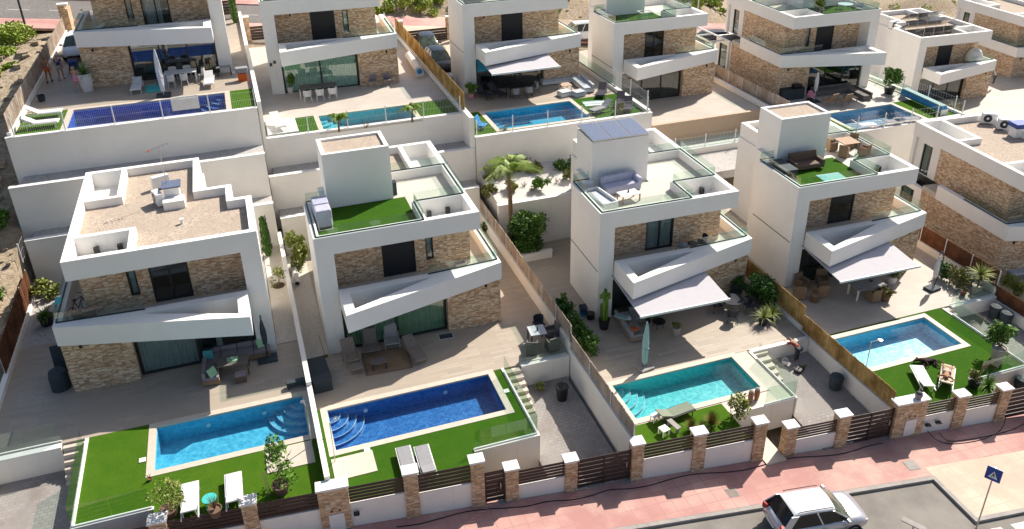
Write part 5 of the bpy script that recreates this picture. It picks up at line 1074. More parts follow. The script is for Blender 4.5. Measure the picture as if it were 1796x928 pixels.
prop('side_table', 'white square side table among the lounger shadows', 'table', (15.45, 25.3, tC), .2, lambda t: (MB().box(-.2, .2, -.2, .2, .3, .36).build('tabletop', 'white', t, .01), *[MB().box(x - .03, x + .03, y - .03, y + .03, 0, .3).build('leg', 'white', t) for x in (-.16, .16) for y in (-.16, .16)]))
prop('side_table', 'small white table under the head of the green striped lounger', 'table', (15.5, 26.25, tC), .2, lambda t: (MB().box(-.2, .2, -.15, .15, .3, .36).build('tabletop', 'white', t, .01), *[MB().box(x - .02, x + .02, y - .02, y + .02, 0, .3).build('leg', 'white', t) for x in (-.16, .16) for y in (-.12, .12)]))
prop('garden_step', 'grey flat bench plank at the foot of the green lounger', 'bench', (16.0, 25.45, tC), .2, lambda t: (MB().box(-.13, .13, -.4, .4, .3, .36).build('seat', 'kerb', t, .01), MB().box(-.1, .1, -.3, -.25, 0, .3).build('leg', 'kerb', t), MB().box(-.1, .1, .25, .3, 0, .3).build('leg', 'kerb', t))).name = 'bench'
shrub('yellow tipped grass tuft by the middle fence pillar', (16.7, 25.1, tC), .75, .4, 'leafr', 'grass', 260, .1, 91, 'ornamental_grass', 'plant'); shrub('orange tipped grass clump in the middle of the turquoise pool lawn', (17.75, 25.05, tC), .85, .5, 'leafr', 'grass', 420, .1, 92, 'ornamental_grass', 'plant'); shrub('green grass clump left of the flowering shrub', (17.1, 24.8, tC), .7, .5, 'leafo', 'grass', 320, .1, 93, 'ornamental_grass', 'plant')
shrub('bright flowering shrub near the two rust coloured lanterns', (19.1, 25.05, tC), 1.4, .5, 'leafy', 'bush', 420, .11, 94); shrub('leafy plant spilling over the dark slats by the stone pillar', (18.6, 23.95, tC - .7), .4, .4, 'leafd', 'bush', 260, .12, 95)
for P, lab in (((20.35, 25.9, tC), 'left rust coloured lantern on the pool deck corner'), ((20.72, 25.95, tC), 'right rust coloured lantern on the pool deck corner')):
    t = T('lantern', lab, 'lantern', P); MB().lathe([(.09, 0), (.13, .25), (.13, .5), (.11, .58)], 14).build('body', 'terra', t); MB().lathe([(.11, .58), (.1, .66), (.04, .7)], 14).build('lid', 'kerb', t)
t = T('covered_sofa', 'curved sofa under a lilac cover on the solar villa roof', 'sofa', loc('C', 2.65, 3.2, 6.1), R(4)); MB().box(-1.1, 1.1, -.35, .35, 0, .48).build('seat', 'lilacfab', t, .1); MB().xbox((-.0, .42, .55), (2.2, .28, .65)).build('backrest', 'lilacfab', t, .1); MB().xbox((1.0, 0, .5), (.25, .75, .5)).build('armrest', 'lilacfab', t, .1)
t = T('garden_sofa', 'white metal sofa with grey cushions along the solar villa roof edge', 'sofa', loc('C', .85, 1.9, 6.1), R(8))
MB().box(-.42, .42, -1.0, 1.0, .12, .3).build('base', 'whitemetal', t, .02); MB().box(-.38, .38, -.95, .95, .3, .44).build('seat_cushion', 'ltgreyfab', t, .04); MB().box(.32, .42, -1.0, 1.0, .3, .62).build('backrest', 'whitemetal', t, .02); MB().box(-.42, .42, -1.06, -.98, .12, .6).build('armrest', 'whitemetal', t, .02); MB().box(-.42, .42, .98, 1.06, .12, .6).build('armrest', 'whitemetal', t, .02)
table('small white topped table between the covered sofa and the roof edge', loc('C', 2.5, 1.95, 6.1), R(5), 1.15, .7, .45, 'white', 'wood', 'coffee_table')
prop('candle', 'brown candle on the white topped roof table', 'candle', loc('C', 2.5, 2.0, 6.55), 0, lambda t: (MB().cyl((0, 0, 0), (0, 0, .14), .05, .05, 10).build('wax', 'brownfab', t), MB().cyl((0, 0, .14), (0, 0, .17), .006, .006, 5).build('wick', 'black', t)))
chair('black bucket chair on the right balcony of the solar villa', (22.85, 35.1, 2.15), R(-120), 'dark', 'darkfab', w=.6); chair('grey bucket chair left of the balcony table on the solar villa', (21.6, 35.0, 2.15), R(100), 'dark', 'greyfab', w=.6); table('small round balcony table between two bucket chairs', (22.2, 35.05, 2.15), 0, .55, .55, .5, 'dark', 'dark', 'side_table', True)
# ---------------------------------------------------------------- lot D
def wick(lab, x, y, rz, w=.66, z=tD): return chair(lab, (x, y, z), R(rz), 'rattan2', 'rattan', w=w, wicker=True)
wick('tan rattan armchair nearest the golden screen under the right awning', 28.75, 33.6, 150); wick('tan rattan armchair at the back wall under the right awning', 29.5, 34.4, 10); wick('tan rattan armchair in front under the right awning', 30.0, 33.3, 170); wick('tan rattan armchair right of the glass doors under the right awning', 30.9, 34.3, -20)
prop('basket', 'round rattan basket between the armchairs under the right awning', 'basket', (29.3, 32.9, tD), 0, lambda t: (MB().lathe([(.22, 0), (.27, .4), (.25, .42)], 16).build('body', 'rattan', t), MB().lathe([(.25, .42), (.1, .46)], 16).build('lid', 'rattan2', t)))
table('white framed garden table with grey top in front of the right awning', (32.55, 32.45, tD), R(-3), 1.95, .95, .74, 'greyfab', 'white', lr=.04)
wick('tan rattan chair pushed under the white framed table', 32.5, 31.8, 178, .6); prop('basket', 'dark woven planter basket at the front right of the white framed table', 'basket', (33.2, 31.7, tD), 0, lambda t: (MB().lathe([(.3, 0), (.36, .35), (.3, .45)], 16).build('body', 'rattan', t), leaf_cloud(MB(), (0, 0, .55), (.45, .45, .3), 260, .14, random.Random(3)).build('foliage', 'leafr', t, fix=False)))
pot((34.85, 33.0, tD), 'round white planter in the shade at the awning corner', .32, .5, 'whitepot', 'leafo', 'bush', .7, .55, 300, .12, 101); pot((35.5, 34.3, tD), 'flowering plant against the stone corner of the brown sofa villa', .28, .4, 'terra', 'leafy', 'bush', .9, .55, 350, .12, 102)
prop('serving_bowl', 'dark bowl on the white framed garden table', 'bowl', (32.9, 32.6, tD + .74), 0, lambda t: (MB().lathe([(.06, 0), (.12, .08), (.1, .08), (.05, .02)], 12).build('bowl', 'slate', t), MB().cyl((0, 0, .02), (0, 0, .1), .05, .07, 10).build('filling', 'leaf', t)))
# hanging parasol with curved arm
t = T('cantilever_parasol', 'closed white parasol hanging from a curved black arm in the sun', 'parasol', at('n4', 893, 262, tD), R(8)); MB().box(-.42, .42, -.3, .3, 0, .16).build('base', 'slate', t, .03)
arm = [(.3, .1, .16), (.62, .2, .7), (.8, .25, 1.3), (.75, .25, 1.9), (.5, .2, 2.3), (.2, .12, 2.42), (.02, .05, 2.3)]; MB().tube(arm, .03).build('arm', 'slate', t); canopy_closed(MB(), .85, 2.25, .14, 4).build('canopy', 'fabric', t); MB().cyl((0, 0, .16), (0, 0, .85), .02, .02, 8).build('pole', 'slate', t); MB().cyl((.0, 0, 1.3), (.78, .25, 1.35), .012, .012, 6).build('strut', 'slate', t)
pot((38.6, 30.35, tD), 'bushy spiky palm in a cream stone pot at the terrace corner', .3, .55, 'stonepot', 'leafy', 'yucca', 1.7, .6, 130, .1, 103); shrub('olive green shrub along the heather screen beside the spiky palm', (38.45, 31.6, tD), 1.15, .85, 'leafo', 'bush', 600, .13, 104); shrub('green shrub behind the hanging parasol arm', (37.95, 32.4, tD), .9, .5, 'leafd', 'bush', 350, .13, 105)
pot((37.75, 30.45, tD), 'small flowering pot on the paving left of the stone pot', .17, .25, 'terra', 'leafr', 'bush', .35, .2, 90, .08, 106)
lounger('empty white sun lounger on the lawn with the sleeping dog', (29.6, 24.85, tD), R(-115), 'white', 'fabric', 14); lounger('white sun lounger carrying the sunbather', (30.74, 24.45, tD), R(-138), 'white', 'beige', 22)
pot((34.6, 25.05, tD), 'big leafy bush in a cream stone pot on the lawn corner', .38, .75, 'stonepot', 'leaf', 'bush', 1.5, .7, 800, .13, 107)
pot((31.75, 23.75, tD), 'squat round cactus plant in a dark pot near the front glass', .3, .4, 'pot', 'leafo', 'bush', .5, .3, 260, .1, 108); pot((32.5, 23.55, tD - .5), 'wide spiky plant behind the front slat fence', .28, .5, 'pot', 'leaf', 'spiky', .95, .6, 130, .1, 109)
prop('pot', 'purple painted pot standing on the wide stone pillar', 'pot', (27.15, 22.75, -.13), 0, lambda t: (MB().lathe([(.13, 0), (.18, .2), (.15, .3)], 14).build('body', 'mauve', t), MB().lathe([(.15, .3), (.1, .36), (.04, .38)], 14).build('lid', 'slate', t)))
prop('ball', 'small bright green ball on the lawn corner', 'ball', (33.9, 24.75, tD + .12), 0, lambda t: (MB().lathe([(.03, -.12), (.1, -.07), (.13, 0), (.1, .07), (.03, .12)], 14).build('skin', 'leafy', t), MB().cyl((0, 0, .118), (0, 0, .125), .03, .03, 8).build('valve', 'slate', t)))
for P, lab in (((38.8, 29.0, -2.3), 'rear dark green covered bin below the terrace corner'), ((38.85, 28.3, -2.32), 'front dark green covered bin below the terrace corner'), ((34.9, 23.6, -2.45), 'dark blue covered barrel below the lawn corner'), ((25.65, 26.3, -1.75), 'black plastic bin against the court wall under the golden screen')):
    t = T('covered_bin', lab, 'bin', P, random.uniform(0, 1)); MB().lathe([(.3, 0), (.34, .5), (.34, .62)], 14, wob=.03).build('body', 'slate', t); MB().lathe([(.36, .6), (.3, .72), (.08, .78)], 14).build('lid', 'slate', t)
t = T('outdoor_shower', 'steel outdoor shower with round head at the front left of the light blue pool', 'shower', (27.25, 26.2, tD)); MB().cyl((0, 0, 0), (0, 0, 2.15), .022, .022, 8).build('pole', 'metal', t); MB().tube([(0, 0, 2.15), (.5, -.05, 2.2)], .018).build('arm', 'metal', t); MB().cyl((.5, -.05, 2.14), (.5, -.05, 2.18), .12, .12, 14).build('shower_head', 'metal', t)
prop('sandal_pair', 'brown sandals on the grass near the loungers', 'lamp', (30.0, 25.9, tD), 0, lambda t: (MB().box(-.1, .1, -.04, .04, 0, .03).build('left_sandal', 'rattan', t), MB().box(-.1, .1, .1, .18, 0, .03).build('right_sandal', 'rattan', t))); o = [o for o in bpy.data.objects if o.name.startswith('sandal_pair')][0]; o.name = 'sandals'; o['label'] = 'pair of brown sandals on the grass between dog and loungers'; o['category'] = 'sandals'; o.location = (30.75, 24.95 + .9, tD)  # a pair of sandals; no lamp post stands here
# roof of D
zD = H['D'][2] + 6.13
t = T('roof_sofa', 'brown padded sofa on the green roof terrace', 'sofa', loc('D', 2.6, 3.1, 6.13), R(-2)); MB().box(-.95, .95, -.4, .4, .1, .42).build('seat', 'brownfab', t, .07); MB().xbox((0, .42, .55), (1.9, .22, .75), 0, R(-8)).build('backrest', 'brownfab', t, .08); [MB().box(x - .12, x + .12, -.42, .42, .1, .62).build('armrest', 'brownfab', t, .07) for x in (-.95, .95)]
t.name = 'sofa'
prop('storage_box', 'dark slate storage box at the left roof edge beside the brown sofa', 'box', loc('D', .8, 2.75, 6.13), R(-2), lambda t: (MB().box(-.4, .4, -.85, .85, 0, .6).build('box', 'slate', t, .02), MB().box(-.43, .43, -.88, .88, .6, .67).build('lid', 'slate', t, .02)))
t = T('beach_towel', 'turquoise striped beach towel spread on the green roof', 'towel', at('m4', 365, 270, zD + .005), R(-4)); [MB().box(-.75, .75, -.45 + i * .15, -.45 + i * .15 + .148, 0, .012).build('stripe', 'tealfab' if i % 2 else 'turq', t) for i in range(6)]
table('square wooden dining table on the brown sofa roof', loc('D', 6.6, 4.6, 6.1), R(-3), 1.15, 1.15, .74, 'wood', 'wood')
for x, y, rz, lab in ((5.85, 5.0, 80, 'left rear tan chair at the roof dining table'), (7.4, 5.1, -60, 'right rear tan chair at the roof dining table'), (5.9, 3.9, 130, 'left front tan chair at the roof dining table'), (7.2, 3.6, -150, 'right front tan chair at the roof dining table')): chair(lab, loc('D', x, y, 6.1), R(rz), 'rattan2', 'rattan2', w=.55, wicker=True)
# ---------------------------------------------------------------- lot E and roof things
fan_unit('left air conditioner on the gravel roof at the right edge', (49.3, 41.4, 3.7), R(-35), 1.15); fan_unit('right air conditioner on the gravel roof at the right edge', (49.4, 40.1, 3.7), R(-35), 1.15)
prop('roof_chimney', 'small white chimney with dark blue cap on the right edge roof', 'chimney', (49.2, 38.9, 3.7), R(-10), lambda t: (MB().box(-.38, .38, -.33, .33, 0, .62).build('base', 'stucco', t), MB().box(-.5, .5, -.45, .45, .72, .98).build('cap', 'signblue', t), *[MB().box(x - .04, x + .04, y - .04, y + .04, .62, .72).build('cap_foot', 'slate', t) for x in (-.3, .3) for y in (-.25, .25)]))
pot(at('n4', 1340, 290, tE + .3), 'bright green spiky bush beyond the heather screen at the right edge', .3, .4, 'pot', 'leafy', 'spiky', 1.1, .7, 190, .1, 111); shrub('light green shrub at the right edge beyond the heather screen', at('n4', 1300, 255, tE + .3), .8, .6, 'leafy', 'bush', 400, .13, 112)
sofa('grey garden sofa on the shaded terrace at the right edge', at('n4', 1320, 215, tE), R(-5), [(0, 2.4, 0, .8, 'n')], 'greywood', 'ltgreyfab')
# ---------------------------------------------------------------- upper gardens
lounger('upper of two white loungers on the grass by the straw screen', (-11.3, 52.9, t1), R(178), 'white', 'fabric', 32); lounger('lower of two white loungers on the grass by the straw screen', (-11.25, 51.1, t1), R(178), 'white', 'fabric', 32)
lounger('white lounger left of the closed parasol above the cobalt pool', (-6.4, 56.4, t1), R(88), 'white', 'fabric', 20); lounger('white lounger at the right end of the upper left terrace', (-2.0, 55.8, t1), R(88), 'white', 'fabric', 28)
parasol('closed cream parasol on a dark base behind the cobalt pool', (-4.75, 54.4, t1), 0, 'fabric', 3.0, .35, .17, 'slate', .55, .14)
prop('swim_float', 'flat turquoise swimming float beside the left white lounger', 'float', (-5.5, 56.2, t1), R(5), lambda t: (MB().box(-.42, .42, -.75, .75, 0, .1).build('float', 'turq', t, .04), MB().box(-.3, .3, .45, .65, .1, .14).build('pillow', 'tealfab', t, .02)))
table('long white dining table behind the closed cream parasol', (-3.7, 57.0, t1), R(-3), 2.0, .9, .76, 'white', 'white')
for i, (x, y, rz) in enumerate(((-4.3, 56.2, 175), (-3.5, 56.15, 182), (-4.2, 57.8, 5), (-3.3, 57.8, -5), (-2.4, 56.9, -90))): chair(['white chair at the front left of the long white dining table', 'white chair at the front right of the long white dining table', 'white chair behind the left half of the long dining table', 'white chair behind the right half of the long dining table', 'white chair at the right head of the long dining table'][i], (x, y, t1), R(rz), 'whitemetal', 'fabric', w=.48)
t = pot((-9.45, 57.5, t1), 'tall white tapered planter with a spiky palm plant', .46, 1.15, 'whitepot', 'leaf', 'spiky', 1.2, .6, 110, .1, 121)
table('empty grey metal bench table under the white wall end', (-1.0, 57.6, t1), 0, .95, .5, .6, 'greyfab', 'dark', 'side_table'); prop('gas_grill', 'grey gas grill with orange base on the right terrace end', 'grill', (.1, 55.9, t1), 0, lambda t: (MB().box(-.4, .4, -.28, .28, .55, .9).build('hood', 'greyfab', t, .06), MB().box(-.28, .28, -.22, .22, 0, .5).build('cabinet', 'orange', t, .01), MB().box(-.6, -.4, -.2, .2, .6, .64).build('shelf', 'metal', t)))
prop('bucket', 'dark green bucket by the foot of the left straw screen', 'bucket', (-11.95, 56.3, t1), 0, lambda t: (MB().lathe([(.18, 0), (.24, .38), (.22, .38), (.17, .05)], 14).build('body', 'slate', t), MB().tube([(-.23, 0, .38), (-.12, 0, .55), (.12, 0, .55), (.23, 0, .38)], .01).build('handle', 'metal', t)))
prop('towel', 'white towel draped over the wire fence by the cobalt pool', 'towel', (-3.3, 49.72, t1 + .95), 0, lambda t: (MB().xbox((0, -.05, -.1), (1.5, .03, .7), 0, R(4)).build('cloth', 'fabric', t), MB().xbox((.1, .1, .05), (1.3, .03, .5), 0, R(-6)).build('back_fold', 'fabric', t)))
lounger('white deck chair on the balcony of the uppermost left villa', loc('1', 8.2, .7, 3.1), R(20), 'white', 'fabric', 30)
shrub('climbing green hedge strip on the rear stone pillar', (.3, 72.5, t1), 3.4, .3, 'leafd', 'cone', 500, .2, 122, 'climbing_plant', 'plant')
table('long dark dining table in front of the pale green glass', (5.0, 57.6, t2), R(-3), 2.6, .9, .76, 'greyrattan', 'white')
for i, x in enumerate((4.15, 5.0, 5.85)): chair(['left white tub chair at the long dark table', 'middle white tub chair at the long dark table', 'right white tub chair at the long dark table'][i], (x, 56.7 - x * .03, t2), R(180), 'whitemetal', 'fabric', w=.55)
for x, lab in ((9.0, 'left folded metal chair against the second villa stone wall'), (10.0, 'right folded metal chair against the second villa stone wall')): chair(lab, (x, 58.1, t2), R(5), 'metal', 'mauve', w=.55)
pot((3.2, 59.0, t2), 'small round tree in a white pot beside the pale green glass', .24, .45, 'whitepot', 'leaf', 'bush', 1.1, .4, 260, .12, 123)
t = T('pool_cover_roller', 'white rolled pool cover on wheels along the golden screen', 'pool cover', (12.75, 61.3, t2), R(-3)); MB().cyl((0, -2.2, .5), (0, 2.2, .5), .3, .3, 18).build('roll', 'fabric', t)
for y in (-2.35, 2.35): MB().box(-.3, .3, y - .03, y + .03, .1, .55).build('stand', 'whitemetal', t); MB().cyl((0, y * 1.02 - .01, .5), (0, y * 1.02 + .01, .5), .2, .2, 14).build('hand_wheel', 'bluecover', t)
prop('deck_pallets', 'white wooden deck with pale slats at the left of the small aqua pool', 'deck', (1.95, 52.0, t2), 0, lambda t: [MB().box(-.95, .95, -1.3 + i * .52, -.83 + i * .52, .02, .14).build('board', 'fabric', t, .01) for i in range(5)])
lounger('white lounger on the pale slatted deck', (1.75, 51.9, t2 + .14), R(100), 'white', 'fabric', 35)
palm('left small palm in front of the aqua pool', (5.3, 49.95, t2), .9, 12, .9, 11, (.05, 0), .07); palm('right small palm in front of the aqua pool', (10.0, 49.95, t2), .9, 12, .9, 12, (.05, 0), .07)
shrub('dry reddish twig plant between the two small palms', (7.0, 49.9, t2), .5, .3, 'twig', 'twigs', 30, .1, 124, 'dry_plant', 'plant')
prop('wall_box', 'small dark box on the white corner of the second villa', 'fitting', loc('2', .45, -.04, 2.3), 0, lambda t: (MB().box(-.08, .08, -.05, .04, 0, .2).build('case', 'dark', t), MB().box(-.35, -.2, -.05, .04, -.15, .05).build('sensor', 'dark', t)))
lounger('left dark lounger beside the grey awning of the third villa', (16.7, 56.2, t3), R(110), 'dark', 'darkfab', 40); lounger('right dark lounger beside the grey awning of the third villa', (17.7, 56.2, t3), R(110), 'dark', 'darkfab', 40)
pot((15.85, 56.5, t3), 'leafy plant in a pink pot next to the dark loungers', .25, .35, 'pink', 'leaf', 'bush', .8, .5, 320, .13, 125)
sofa('white framed corner sofa with grey cushions by the stone wall', (21.6, 55.9, t3), R(-3), [(0, 3.2, 1.1, 1.95, 'n'), (2.35, 3.2, -1.6, 1.1, 'e')], 'whitemetal', 'ltgreyfab')
table('small square coffee table inside the white corner sofa', (23.0, 55.7, t3), 0, .8, .8, .38, 'palewood', 'whitemetal', 'coffee_table')
for x, y, lab in ((22.35, 54.3, 'left white pouf at the edge of the third villa lawn'), (23.3, 53.9, 'right grey pouf at the edge of the third villa lawn')): prop('pouf', lab, 'pouf', (x, y, t3), .2, lambda t, m=('fabric' if 'white' in lab else 'ltgreyfab'): (MB().box(-.45, .45, -.4, .4, 0, .3).build('base', m, t, .08), MB().box(-.43, .43, -.38, .38, .3, .4).build('cushion', m, t, .06)))
table('dark dining table under the grey awning of the third villa', (19.3, 55.6, t3), 0, 1.8, .9, .75, 'black', 'dark')
for i, (x, y, rz) in enumerate(((18.8, 54.9, 180), (19.8, 54.9, 180), (20.6, 55.7, -90))): chair(['left grey chair at the dark table under the grey awning', 'right grey chair at the dark table under the grey awning', 'grey chair at the right head of the dark awning table'][i], (x, y, t3), R(rz), 'dark', 'greyfab', w=.5)
prop('beach_towel', 'pale turquoise towel lying on the corner sofa lawn', 'towel', (23.7, 51.9, t3 + .02), R(-8), lambda t: [MB().box(-.8, .8, -.5 + i * .25, -.26 + i * .25, 0, .02).build('stripe', 'tealfab' if i % 2 else 'fabric', t) for i in range(4)])
for P, rz, lab in (((24.9, 53.3, t3), 60, 'dark folding lounger at the back of the corner sofa lawn'), ((25.3, 51.0, t3), 60, 'dark folding lounger in the middle of the corner sofa lawn'), ((25.3, 49.8, t3), 60, 'dark folding lounger at the front of the corner sofa lawn'), ((23.4, 50.1, t3), 20, 'grey flat lounger behind the wire fence of the corner sofa lawn')): lounger(lab, P, R(rz), 'dark', 'greyfab' if 'grey' in lab else 'darkfab', 35)
shrub('dry olive shrub behind the wire fence of the corner sofa lawn', (24.5, 49.4, t3), .9, .45, 'leafo', 'bush', 300, .1, 126); shrub('reddish spiky plant at the front left of the blue pool', (15.9, 48.98, t3), .7, .3, 'leafr', 'spiky', 60, .1, 127)
prop('folded_lounger', 'blue folded beach chair behind the wire fence by the reed screen', 'chair', (14.5, 50.2, t3), .9, lambda t: (MB().xbox((0, 0, .45), (.6, .1, .9), 0, R(-25)).build('backrest', 'bluecover', t, .02), MB().xbox((0, -.3, .3), (.6, .5, .06)).build('seat', 'bluecover', t, .02)))
prop('wall_box', 'white box standing against the left wall of the third villa', 'box', (15.0, 59.8, t3), 0, lambda t: (MB().box(-.4, .4, -.4, .4, 0, .9).build('casing', 'fabric', t, .02), MB().box(-.3, .3, -.42, -.4, .2, .7).build('grille', 'greyfab', t)))
# roof of 4: glass cube
t = T('roof_glass_box', 'glass cube with white rim on the turf roof of the fourth villa', 'skylight', loc('4', 3.1, 1.0, 6.13)); MB().ring([(-.5, -.35), (.5, -.35), (.5, .35), (-.5, .35)], .02, 0, .85).build('glass', 'glass', t); MB().ring([(-.53, -.38), (.53, -.38), (.53, .38), (-.53, .38)], .05, .85, .9).build('rim', 'white', t)
# pergola beside 4
t = T('pergola', 'white metal carport frame right of the fourth villa', 'pergola', (39.6, 63.2, t4)); 
for y in (0, 2.2, 4.4): MB().box(-.1, 1.8, y - .06, y + .06, 2.3, 2.42).build('rafter', 'whitemetal', t)
for x in (0, 1.7):
    MB().box(x - .06, x + .06, -1.2, 5.4, 2.42, 2.54).build('beam', 'whitemetal', t)
    for y in (-1, 5.2): MB().box(x - .06, x + .06, y - .06, y + .06, 0, 2.42).build('post', 'whitemetal', t)
# lot 5
sofa('large brown corner sofa with taupe cushions behind the dusky blue pool', (44.4, 52.4, t5), R(-3), [(0, 3.9, 1.5, 2.35, 'n'), (3.05, 3.9, -.6, 1.5, 'e')], 'greyrattan', 'greyrattan')
for x, y, lab in ((44.3, 52.0, 'left wooden lounge chair facing the brown corner sofa'), (45.3, 51.6, 'right wooden lounge chair facing the brown corner sofa')): relax(lab, (x, y, t5), R(185), 'wood')
table('low wooden coffee table in front of the brown corner sofa', (46.5, 52.1, t5), 0, .9, .7, .35, 'palewood', 'wood', 'coffee_table')
prop('outdoor_kitchen', 'black outdoor kitchen counter left of the brown corner sofa', 'grill', (42.4, 54.3, t5), R(-3), lambda t: (MB().box(-1.0, 1.0, -.35, .35, 0, .9).build('cabinet', 'slate', t, .01), MB().box(-1.02, 1.02, -.37, .37, .9, .95).build('worktop', 'black', t), MB().box(.1, .8, -.25, .25, .95, 1.2).build('hood', 'black', t, .05)))
parasol('closed pale parasol beside the black outdoor kitchen', (43.7, 53.0, t5), 0, 'fabric', 2.5, .9, .14, 'slate'); pot((42.9, 52.6, t5), 'red flowering plant beside the closed pale parasol', .22, .5, 'pot', 'pink', 'bush', .6, .3, 90, .12, 131)
pot((50.6, 52.4, t5), 'large round bush in a black pot beside the blue pool cover', .45, .6, 'pot', 'leaf', 'bush', 1.5, .8, 700, .17, 132)
t = T('pool_cover_roller', 'long blue rolled pool cover at the right of the dusky blue pool', 'pool cover', (50.95, 49.0, t5), R(-4)); MB().cyl((0, -2.3, .45), (0, 2.3, .45), .33, .33, 18).build('roll', 'bluecover', t); MB().box(-.3, .2, -2.3, 2.3, .7, .8).build('cover_top', 'tealfab', t, .03); [MB().box(-.3, .3, y - .03, y + .03, 0, .5).build('stand', 'whitemetal', t) for y in (-2.35, 2.35)]
for i, (x, y, mt, lab) in enumerate(((43.2, 45.75 + 1.0, 'fabric', 'left white folding lounger in front of the dusky blue pool'), (45.4, 46.6, 'greyfab', 'middle grey lounger in front of the dusky blue pool'), (47.1, 46.6, 'greyfab', 'right grey lounger in front of the dusky blue pool'))): lounger(lab, (x, y - .15, t5), R(170), 'white', mt, 30)
table('round pale green table on the roof of the fifth villa', loc('5', 2.2, 1.7, 6.13), 0, 1.2, 1.2, .7, 'tealfab', 'whitemetal', 'table', True); pot(loc('5', 4.3, 2.0, 6.13), 'yellow green bush in a pot on the fifth villa roof', .3, .4, 'pot', 'leafy', 'bush', 1.4, .7, 500, .16, 133); chair('white chair beside the round roof table of the fifth villa', loc('5', 1.3, 1.0, 6.13), R(-60), 'whitemetal', 'fabric', w=.6); chair('white chair behind the round roof table of the fifth villa', loc('5', 1.6, 2.9, 6.13), R(-10), 'whitemetal', 'fabric', w=.6)
pot((38.0, 60.2, t4), 'banana plant in a dark pot between the fourth and fifth villas', .3, .5, 'pot', 'leafd', 'spiky', 1.8, .7, 40, .1, 134); pot(loc('5', 8.4, 5.0, 3.1), 'green agave pot on the fifth villa balcony wall', .25, .5, 'pot', 'leafy', 'spiky', 1.0, .5, 60, .1, 135)
# solar rows on 6
for r_, (y, n, x0) in enumerate(((1.6, 4, .9), (3.6, 5, .7), (6.6, 4, 3.2))):
    t = T('solar_array', ['front row of tilted solar panels on the sixth villa roof', 'middle row of tilted solar panels on the sixth villa roof', 'rear row of tilted solar panels on the sixth villa roof'][r_], 'solar panels', loc('6', x0, y, 6.18), H['6'][4])
    for i in range(n):
        p = MB().xbox((.55 + i * 1.08, .0, .62), (1.04, 1.75, .04), 0, R(-32)).build('solar_panel', 'metal', t); MB().xbox((.55 + i * 1.08, .012, .642), (.98, 1.68, .01), 0, R(-32)).build('solar_cells', 'solar', p); MB().cyl((.08 + i * 1.08, -.7, 0), (.08 + i * 1.08, -.7, 1.05), .02, .02, 6).build('support', 'whitemetal', t)
fan_unit('white roof air conditioner behind the tilted solar panels', loc('6', .9, 5.2, 6.18), R(20), 1.1)
t = T('hanging_chair', 'white woven egg chair on the balcony of the sixth villa', 'chair', loc('6', 7.2, .6, 3.1)); MB().lathe([(.35, .25), (.7, .5), (.8, .9), (.55, 1.5), (.15, 1.75)], 16).build('shell', 'fabric', t); MB().lathe([(.3, .0), (.28, .1), (.05, .25)], 12).build('base', 'slate', t)
shrub('wispy green shrub behind the blue rolled pool cover', (52.7, 47.5, t5 - 2), 2.4, .7, 'leafo', 'bush', 350, .15, 136)
